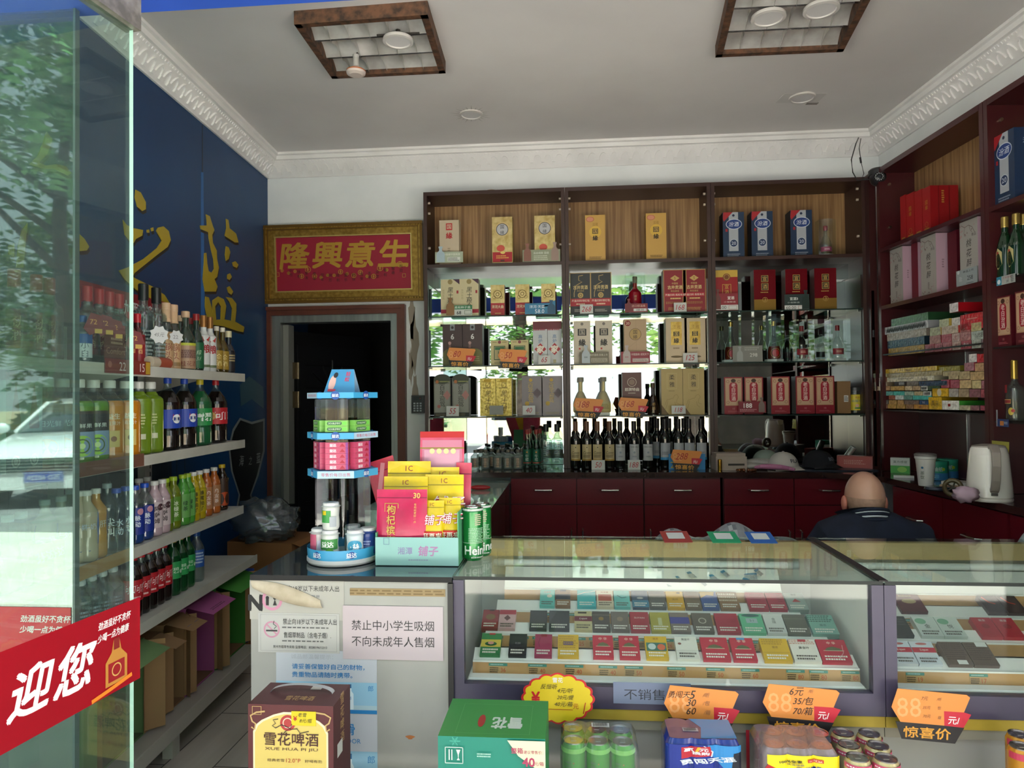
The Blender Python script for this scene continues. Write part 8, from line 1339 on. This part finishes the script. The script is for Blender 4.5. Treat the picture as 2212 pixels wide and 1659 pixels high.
p = aty(658, 1540, y-.002); b = MB(); b.box(0, -.0015, 0, .064, 0, .036, P('dcc21c', .5)); b.art(face(0, -.0015, 0), .064, .036, [('t', '老雪', .45, .76, .3, '2a2a20', {'sh': .2}), ('t', '8元/瓶', .6, .36, .3, '2a2a20', {'sh': .3}), ('t', '¥', .16, .5, .35, 'b8242c', {'b': .02})]); tag(b.build('price_sticker', loc=(aty(630, 1566, y-.001).x, y-.001, aty(630, 1566, y).z)), 'yellow price sticker on the dark red beer carton', 'price sticker')
# green beer carton
y = 1.67; x0, x1 = aty(946, 1600, y).x, aty(1178, 1600, y).x; zt = aty(1060, 1593, y).z; yb = atz(1060, 1511, zt).y; w, d, h = x1-x0, yb-y, zt-PZ
t = thing('beer_carton', 'green beer carton with snowflakes in front of the purple counter', 'carton', ((x0+x1)/2, y, PZ)); b = MB(); b.box(-w/2, 0, 0, w/2, d, h, P('17806e', .45), side=P('2a7a44', .45), top=P('3f8f48', .45)); wt = 'd5ded8'
flake = lambda cx, cy, r_, c: [('l', [(cx-r_*math.cos(q*PI/3), cy-r_*.8*math.sin(q*PI/3)), (cx+r_*math.cos(q*PI/3), cy+r_*.8*math.sin(q*PI/3))], .012, c) for q in range(3)]+[('l', [(cx+r_*.6*math.cos(q*PI/3+.35), cy+r_*.5*math.sin(q*PI/3+.35)), (cx+r_*.45*math.cos(q*PI/3), cy+r_*.36*math.sin(q*PI/3)), (cx+r_*.6*math.cos(q*PI/3-.35), cy+r_*.5*math.sin(q*PI/3-.35))], .01, c) for q in range(6)]
b.art(face(-w/2, 0, 0), w, h, flake(.16, .96, .05, '3fa08c')+flake(.27, .64, .08, '4fb09c')+flake(.84, .72, .055, '4fb09c')+[('p', [(.65, .99), (1, .99), (1, .7), (.75, .86)], 'ded6b4'), ('t', '整箱', .74, .905, .05, 'a83a5c', {'b': .02}), ('t', '建议零售价：', .89, .895, .03, 'a83a5c', {'w': .18}), ('t', '40', .845, .81, .08, 'a83a5c', {'b': .03}), ('t', '元/箱', .94, .8, .035, 'a83a5c'), ('b', .07, .78, .24, .92, wt, .006), ('l', [(.11, .81), (.11, .9)], .01, wt), ('l', [(.135, .81), (.135, .9)], .01, wt), ('p', [(.175, .9), (.215, .9), (.2, .86), (.197, .83), (.21, .81), (.18, .81), (.193, .83), (.19, .86)], wt), ('r', .08, .52, .19, .7, 'd8dcd8'), ('s', .37, .84, .5, .88, 2, 'a8d0c4'), ('p', [(.42, .7), (.6, .7), (.64, .64), (.38, .64)], wt), ('t', '雪', .51, .56, .18, wt, {'b': .04}), ('q', .66, .66, .02, wt, .004)], r=.45)
b.art(topf(-w/2, 0, h), w, d, [('t', '雪花', .62, .36, .3, 'c8d4c8', {'b': .04, 'w': .3, 'rot': PI}), ('e', .37, .4, .035, .16, 'a83030'), ('b', .15, .08, .85, .85, '6fae70', .003)], r=.45); b.build('box', t)
# packs of cans
def cans(px, ys, dz, fn, key, lab, n, grp):
    for j, y in enumerate(ys):
        for i, q in enumerate(px[j]): put(key, fn, 'beer_can', 'can', (aty(q, 1620, y).x, y, PZ+dz), 0, lab % ('front' if j == 0 else 'second' if j == 1 else 'third', ORD[i]), grp)
ga = lambda t: can(t, .0325, .168, P('3f9a2c', .2, .3, coat=.5), [('r', 0, .86, 1, .93, '7ac05a'), ('t', '雪', .62, .45, .22, 'e0e8e0', {'b': .04, 'sh': .2}), ('s', .25, .2, .45, .75, 10, '2a6a2a'), ('o', .5, .72, .02, 'b06a3a')], 1.4, 'c4c6c8', .8)
cans([(1239, 1292, 1345), (1238, 1289, 1340)], (1.89, 1.957), .0008, ga, 'ga', 'green beer can in the shrink wrapped six, %s row, %s from the green carton', 6, 'green beer cans in shrink wrap')
film = thin('f2f6f4', 1.5, r=.12, body=.05, bodyc='ffffff')
def cut(items, n=30):
    """printed shapes cut into narrow upright slices so that they follow the film"""
    out = []
    for it in items:
        if it[0] != 'p': out.append(it); continue
        q = it[1]; x0, x1 = min(p[0] for p in q), max(p[0] for p in q); m = max(2, int((x1-x0)*n))
        def span(x):
            ys = [a[1]+(c[1]-a[1])*(x-a[0])/(c[0]-a[0]) for a, c in zip(q, q[1:]+q[:1]) if a[0] != c[0] and min(a[0], c[0])-1e-6 <= x <= max(a[0], c[0])+1e-6]
            return min(ys), max(ys)
        xs = [x0+(x1-x0)*i/m for i in range(m+1)]; e = 1e-4
        for a, c in zip(xs, xs[1:]): l0, h0 = span(a+e); l1, h1 = span(c-e); out.append(('p', [(a, l0), (c, l1), (c, h1), (a, h0)], it[2]))
    return out
def shrink(x0, x1, y0, y1, h, r_, m, name, parent=None, n=3, front=None, items=(), z0=PZ, topm=None, ny=2):
    """film pulled round a block of cans: scalloped outline"""
    W = x1-x0; pts = []
    k_ = 8
    for i in range(n):
        for j in range(k_): a = PI-PI*(j+.5)/k_; cx = x0+W*(i+.5)/n; pts.append((cx+W/n/2*math.cos(a), y0+r_*.3-r_*.3*math.sin(a)))
    for i in range(n-1, -1, -1):
        for j in range(k_): a = PI*(j+.5)/k_; cx = x0+W*(i+.5)/n; pts.append((cx+W/n/2*math.cos(a), y1-r_*.45+r_*.45*math.sin(a)))
    b = MB(); q = len(pts); cxm, cym = (x0+x1)/2, (y0+y1)/2
    rings = [[(x, y, z0+.002) for x, y in pts], [(x, y, z0+h*.9) for x, y in pts], [(cxm+(x-cxm)*.9, cym+(y-cym)*.88, z0+h+.001) for x, y in pts]]
    for A_, B_ in zip(rings, rings[1:]): b.mesh(A_+B_, [(i, (i+1) % q, q+(i+1) % q, q+i) for i in range(q)], m, True)
    b.poly(rings[2], topm or m)
    if items:
        def S3(u, v, o): t_ = (u % (W/n))-W/n/2; yy = y0+r_*.3-r_*.3*math.sqrt(max(0, 1-(t_/(W/n/2))**2)); return (x0+u, yy-o-.0008, z0+.004+h*.57+v*.35)
        b.art(S3, W, h, cut(items), seg=24, lift=.0001)
    return b, rings[2]
x0, x1 = aty(1212, 1600, 1.87).x, aty(1377, 1600, 1.87).x; b, _ = shrink(x0-.003, x1+.004, 1.85, 2.0, .172, .033, film, '')
b.art(topf(aty(1278, 1600, 1.97).x, 1.955, PZ+.1735), .048, .024, [('r', 0, 0, 1, 1, 'd0d2d0')]+[('r', .08+.06*i, .1, .08+.06*i+.03, .9, '2a2a2c') for i in range(14)]); tag(b.build('shrink_wrap'), 'clear shrink film round the six green beer cans', 'shrink film')
# blue and purple wrapped pack
x0, x1 = aty(1436, 1600, 1.9).x, aty(1596, 1600, 1.9).x; pb = P('182c80', .2, coat=.5)
b, tp = shrink(x0, x1, 1.87, 2.0, .185, .033, pb, '', items=[('r', 0, -.8, 1, 1, '1a2f8c'), ('p', [(.55, 1), (1, 1), (1, 0), (.8, 0), (.62, .55)], '2f86c8'), ('p', [(.2, .9), (.6, .96), (.62, .6), (.2, .45)], 'b82434'), ('p', [(.88, .7), (1, .75), (1, 0), (.86, 0)], '151a28'), ('t', '赢', .3, .8, .14, 'e6e8ee', {'b': .04}), ('t', '1', .42, .82, .2, 'd8a82c', {'b': .04, 'sh': .2}), ('t', '元', .5, .82, .12, 'e6e8ee', {'b': .03}), ('t', '换购', .46, .68, .12, 'e6e8ee', {'b': .03}), ('t', '勇闯天涯', .55, .4, .2, 'e6ecf2', {'b': .03, 'rot': .25, 'w': .75}), ('l', [(.5, .98), (.62, .75), (.6, .55)], .02, 'd0d8e0')])
b.poly([(p_[0], p_[1], p_[2]+.0006) for p_ in tp], P('6d5672', .3, coat=.4)); cx_ = (x0+x1)/2; b.poly([(cx_-.005, 1.88, PZ+.1872), (x1-.008, 1.885, PZ+.1872), (x1-.008, 1.99, PZ+.1872), (cx_-.02, 1.99, PZ+.1872), (cx_+.005, 1.94, PZ+.1872)], P('3f8fc8', .3, coat=.4)); b.art(topf(x0+.05, 1.915, PZ+.1875), .04, .02, [('r', 0, 0, 1, 1, 'b8b4bc')]+[('r', .08+.08*i, .1, .08+.08*i+.04, .9, '2a2a2c') for i in range(10)]); tag(b.build('can_pack'), 'blue and violet printed pack of beer cans below an orange tag', 'can pack')
# yellow and red sleeve pack
gb = lambda t: can(t, .0325, .168, P('4a5064', .25, .4), [], 1.4, 'c0a8a8', .8)
cans([(1671, 1722, 1774), (1668, 1718, 1768)], (1.905, 1.972), .0008, gb, 'gb', 'silver topped can in the yellow sleeved six, %s row, %s from the red card', 6, 'cans in the yellow sleeve')
x0, x1 = aty(1645, 1600, 1.885).x, aty(1800, 1600, 1.885).x
b, _ = shrink(x0-.004, x1+.008, 1.86, 2.012, .172, .033, thin('e6d8d8', 1.5, r=.12, body=.25, bodyc='e6cccc'), '', items=[('r', 0, -.8, 1, 0, '22309a'), ('p', [(.06, .97), (1, .97), (1, .3), (.2, .05), (.06, .6)], 'f0d820'), ('p', [(0, 0), (.05, .6), (.18, .42), (.3, .15), (.55, 0)], 'b8242a'), ('p', [(.0, .0), (.04, .4), (.14, .2), (.2, 0)], 'd8781c'), ('p', [(.2, 0), (.3, .22), (1, .42), (1, 0)], '22309a'), ('t', '100%全麦', .36, .72, .12, '2a2a2c', {'b': .03, 'rot': .1, 'w': .3}), ('t', '低温慢酿', .42, .6, .08, '3a3a6a', {'w': .22}), ('t', '赢1元换购', .6, .46, .14, '1f3a9a', {'b': .04, 'w': .34, 'rot': .08}), ('r', .58, .7, .78, .84, 'c02a24'), ('t', '买就赢', .68, .77, .1, 'f0e0b8', {'w': .17}), ('t', '中奖率80%', .64, .27, .11, 'e6d84a', {'b': .02, 'w': .3}), ('r', .56, .02, .78, .14, 'd8dad8')])
tag(b.build('shrink_wrap'), 'yellow, red and blue printed sleeve round six cans', 'shrink film')
# pink rimmed cans
gc = lambda t: can(t, .0325, .15, P('c9b98a', .25, .3), [('r', 0, .86, 1, .94, 'c04a6c'), ('s', .1, .88, .9, .92, 1, 'f0e0e4'), ('o', .5, .5, .12, 'a83a34'), ('e', .5, .2, .4, .15, '4a9a7a')], 1.5, 'b0a8a4', .82)
cans([(1852, 1913), (1834, 1896), (1822, 1878)], (1.86, 1.926, 1.992), .012, gc, 'gc', 'pink rimmed can beside the yellow sleeve, %s row, %s of two', 6, 'pink rimmed cans')
b = MB(); b.box(aty(1812, 1600, 1.95).x, 1.82, PZ, aty(1950, 1600, 1.9).x, 2.03, PZ+.011, P('b0a486', .6)); tag(b.build('cardboard_tray'), 'low cardboard tray under the pink rimmed cans', 'tray')
x0, x1 = aty(1862, 1640, 1.81).x, aty(1955, 1640, 1.81).x; b = MB(); vs = []
for i in range(13):
    u = i/12; vs += [(x0+(x1-x0)*u, 1.818-.018*abs(math.sin(2*PI*u)), PZ+.013), (x0+(x1-x0)*u, 1.82-.018*abs(math.sin(2*PI*u)), PZ+.118+.008*math.sin(PI*u))]
b.mesh(vs, [(2*i, 2*i+2, 2*i+3, 2*i+1) for i in range(12)], P('d9c81c', .35), True); tag(b.build('yellow_label'), 'plain yellow band around the front pink rimmed cans', 'label')
# last pack at the edge of the frame
gd = lambda t: can(t, .0325, .168, P('c98a2c', .25, .3), [('r', 0, .84, 1, .94, 'c03a54'), ('e', .5, .55, .3, .2, 'e0cfa0'), ('o', .6, .35, .1, 'a83a34')], 1.5, 'b0a8a4', .82)
for i, (px, y) in enumerate(((2207, 1.93), (2203, 1.997))): put('gd', gd, 'beer_can', 'can', (aty(px, 1620, y).x, y, PZ+.0008), 0, ['orange can at the right picture edge, nearer the street', 'orange can at the right picture edge, behind the other'][i], 'orange cans at the right picture edge')
# ---------------------------------------------------------------- ceiling fittings
chrome = noisy('scuffed_chrome', 'd0ccc6', 'f4f2ef', 9, .2, met=.5); rust = noisy('rusty_frame', '3a2a20', '6d4a34', 30, .7)
def grille(cs, label, name='ceiling_light'):
    P0 = [atz(x, y, ZC) for x, y in cs]; o = (P0[0]+P0[2])/2; t = thing(name, label, 'ceiling light', (o.x, o.y, ZC)); q = [p-o for p in P0]; q = [Vector((p.x, p.y, 0)) for p in q]
    L = lambda u, v, z=0: q[0].lerp(q[1], u).lerp(q[3].lerp(q[2], u), v)+Vector((0, 0, z))
    b = MB()
    for a, c in (((0, 0), (1, 0)), ((1, 0), (1, 1)), ((1, 1), (0, 1)), ((0, 1), (0, 0))):
        p, r_ = L(*a), L(*c); d_ = (r_-p).normalized(); b.obox((p+r_)/2+Vector((0, 0, -.031)), d_, (r_-p).length/2+.015, d_.cross(Vector((0, 0, 1))), .016, (0, 0, 1), .031, rust)
    b.build('frame', t)
    for k_ in range(3):
        b = MB(); v0, v1 = (k_+.04)/3, (k_+.96)/3; n = 10
        vs = []
        for i in range(n+1): v = v0+(v1-v0)*i/n; s_ = math.sin(PI*i/n); vs += [L(.03, v, -.045+.043*s_), L(.97, v, -.045+.043*s_)]
        b.mesh(vs, [(2*i, 2*i+1, 2*i+3, 2*i+2) for i in range(n)], chrome, True); b.build('reflector', t)
        for j in range(1, 6):
            u = j/6; b = MB(); n = 8; vs = []
            for i in range(n+1): v = v0+(v1-v0)*i/n; s_ = math.sin(PI*i/n); vs += [L(u, v, -.003-.0*s_-.045+.04*s_), L(u, v, -.055+.018*s_)]
            b.mesh(vs, [(2*i, 2*i+2, 2*i+3, 2*i+1) for i in range(n)], chrome, True); b.build('louvre', t)
    return t, L
t, L1 = grille([(645, 27), (917, 6), (955, 130), (722, 142)], 'square mirrored louvre light in the ceiling nearer the left wall')
lamp_w = P('d9d6d6', .5); rim = P('cfcac6', .4)
def disc(px, py, z, r_, label, key): 
    p = atz(px, py, z); t = thing('downlight', label, 'downlight', p, 0, None)
    b = MB(); b.lathe([(r_, 0), (r_*.98, .008), (r_*.8, .004)], rim, 30, cap1=False); b.lathe([(r_, 0), (r_*1.0, -.006), (r_*.82, -.008), (r_*.78, -.002)], rim, 30, cap0=False, cap1=False); b.build('rim', t)
    b = MB(); b.lathe([(r_*.8, -.003), (r_*.8, .0)], lamp_w, 30, cap1=False); b.build('lens', t); return t
t = disc(860, 88, ZC-.09, .07, 'round lamp fixed under the left louvre light', 'a'); b = MB(); b.tube([(-.1, 0, .03), (.1, 0, .03)], .005, P('2a241f', .6), 6); b.tube([(0, 0, .0), (0, 0, .05)], .012, P('2a241f', .6), 6); b.build('bracket', t)
p = atz(769, 158, ZC-.14); t = thing('hanging_bulb', 'flat round bulb hanging on a wire from the left louvre light', 'bulb', p)
b = MB(); b.lathe([(.03, -.012), (.045, -.004), (.047, .006), (.03, .022), (.02, .03)], P('d3c4bc', .5), 26); b.build('lens', t); b = MB(); b.lathe([(.0475, .006), (.0475, .011)], P('c06a3c', .5), 26, cap0=False, cap1=False); b.lathe([(.016, .03), (.014, .075), (.016, .08), (.016, .09)], P('b5b2ae', .4), 16); b.build('holder', t); b = MB(); b.tube([(0, 0, .088), (.004, .01, .105), (-.004, .02, .12), (.01, .03, .137)], .004, P('2a1c18', .6), 6); b.build('wire', t)
t, L2 = grille([(1588, -60), (1895, -78), (1815, 82), (1553, 94)], 'square mirrored louvre light in the ceiling nearer the right wall')
disc(1660, 38, ZC-.07, .075, 'round lamp under the right louvre light, farther from the right wall', 'b'); disc(1774, 20, ZC-.07, .075, 'round lamp under the right louvre light, nearer the right wall', 'c')
disc(1018, 247, ZC-.002, .073, 'recessed downlight with soot streaks in the middle of the ceiling', 'd'); disc(1733, 211, ZC-.004, .075, 'recessed downlight on a torn paper patch near the right corner', 'e')
p = atz(1733, 211, ZC); b = MB(); b.box(-.13, -.06, -.0012, .12, .07, 0, P('d6d2cf', .8)); b.box(.06, .07, -.001, .13, .1, 0, P('8f8a84', .9)); struct(b, 'ceiling_patch', loc=p, rz=.1)
p = atz(1018, 247, ZC); b = MB()
for i in range(22): a = i*.2856; L_ = .1+.05*((i*7) % 5)/5; b.mesh([(.07*math.cos(a-.05), .07*math.sin(a-.05), -.0004), (.07*math.cos(a+.05), .07*math.sin(a+.05), -.0004), (L_*math.cos(a), L_*math.sin(a), -.0004)], [(2, 1, 0)], P('a8a39e', .9))
struct(b, 'ceiling_soot', loc=p)
# security camera in the corner with its wires
p = aty(1897, 386, 4.50); t = thing('security_camera', 'black dome security camera at the top of the corner post', 'security camera', p, -.3)
b = MB(); b.lathe([(.055, .02), (.055, .05), (.045, .06)], P('2a2a2c', .4), 24); b.ball((0, -.01, .0), .05, .05, .05, P('1f1f22', .3), 20, 14); b.build('housing', t)
b = MB()
S3 = lambda a, r_, d_: Vector((r_*math.cos(a), -.01-.05-d_, -.004+r_*math.sin(a)))
b.mesh([S3(2*PI*i/20, .03, -.006) for i in range(20)], [tuple(range(20))], P('0e0e10', .2)); b.mesh([S3(2*PI*i/16, .009, .004) for i in range(16)], [tuple(range(16))], P('30343a', .1))
for i in range(12): c_ = S3(2*PI*i/12, .021, 0); b.ball(c_, .0035, .002, .0035, P('c8c8cc', .2), 6, 4)
b.build('lens', t)
b = MB(); A0 = atz(1858, 290, ZC-.002); w_ = lambda px, py, y=4.55: aty(px, py, y)
b.tube([A0, w_(1849, 310, 4.72), w_(1839, 345), w_(1842, 372), w_(1852, 390), w_(1872, 388, 4.52), w_(1888, 386, 4.5)], .0035, P('18181a', .5), 8); tag(b.build('camera_cable'), 'black cable looping from the ceiling hole to the security camera', 'cable')
b = MB(); b.tube([A0+Vector((.01, 0, 0)), w_(1856, 320, 4.7), w_(1860, 350), w_(1866, 375), w_(1862, 386), w_(1885, 388, 4.52)], .0025, P('2a2824', .5), 8); b.tube([w_(1858, 340), w_(1860, 352)], .006, P('18181a', .5), 8); tag(b.build('camera_cable'), 'thin knotted wire hanging beside the thicker camera cable', 'cable')
b = MB(); b.prism([(.05*math.cos(a)*(1+.3*math.sin(3*a)), .02*math.sin(a)*(1+.3*math.cos(2*a))) for a in [2*PI*i/18 for i in range(18)]], lambda u, v, o: (u, v, -.001-o), .001, P('1c1916', .9)); struct(b, 'ceiling_hole', loc=atz(1858, 284, ZC))
b = MB(); b.lathe([(.05, 0), (.055, .02), (.04, .03)], P('a8845c', .6), 16); tag(b.build('bowl', loc=(aty(1062, 405, 4.75).x, 4.75, ZT)), 'small brown bowl on top of the doorway liquor cabinet', 'bowl')
bpy.data.objects.remove(_fo)
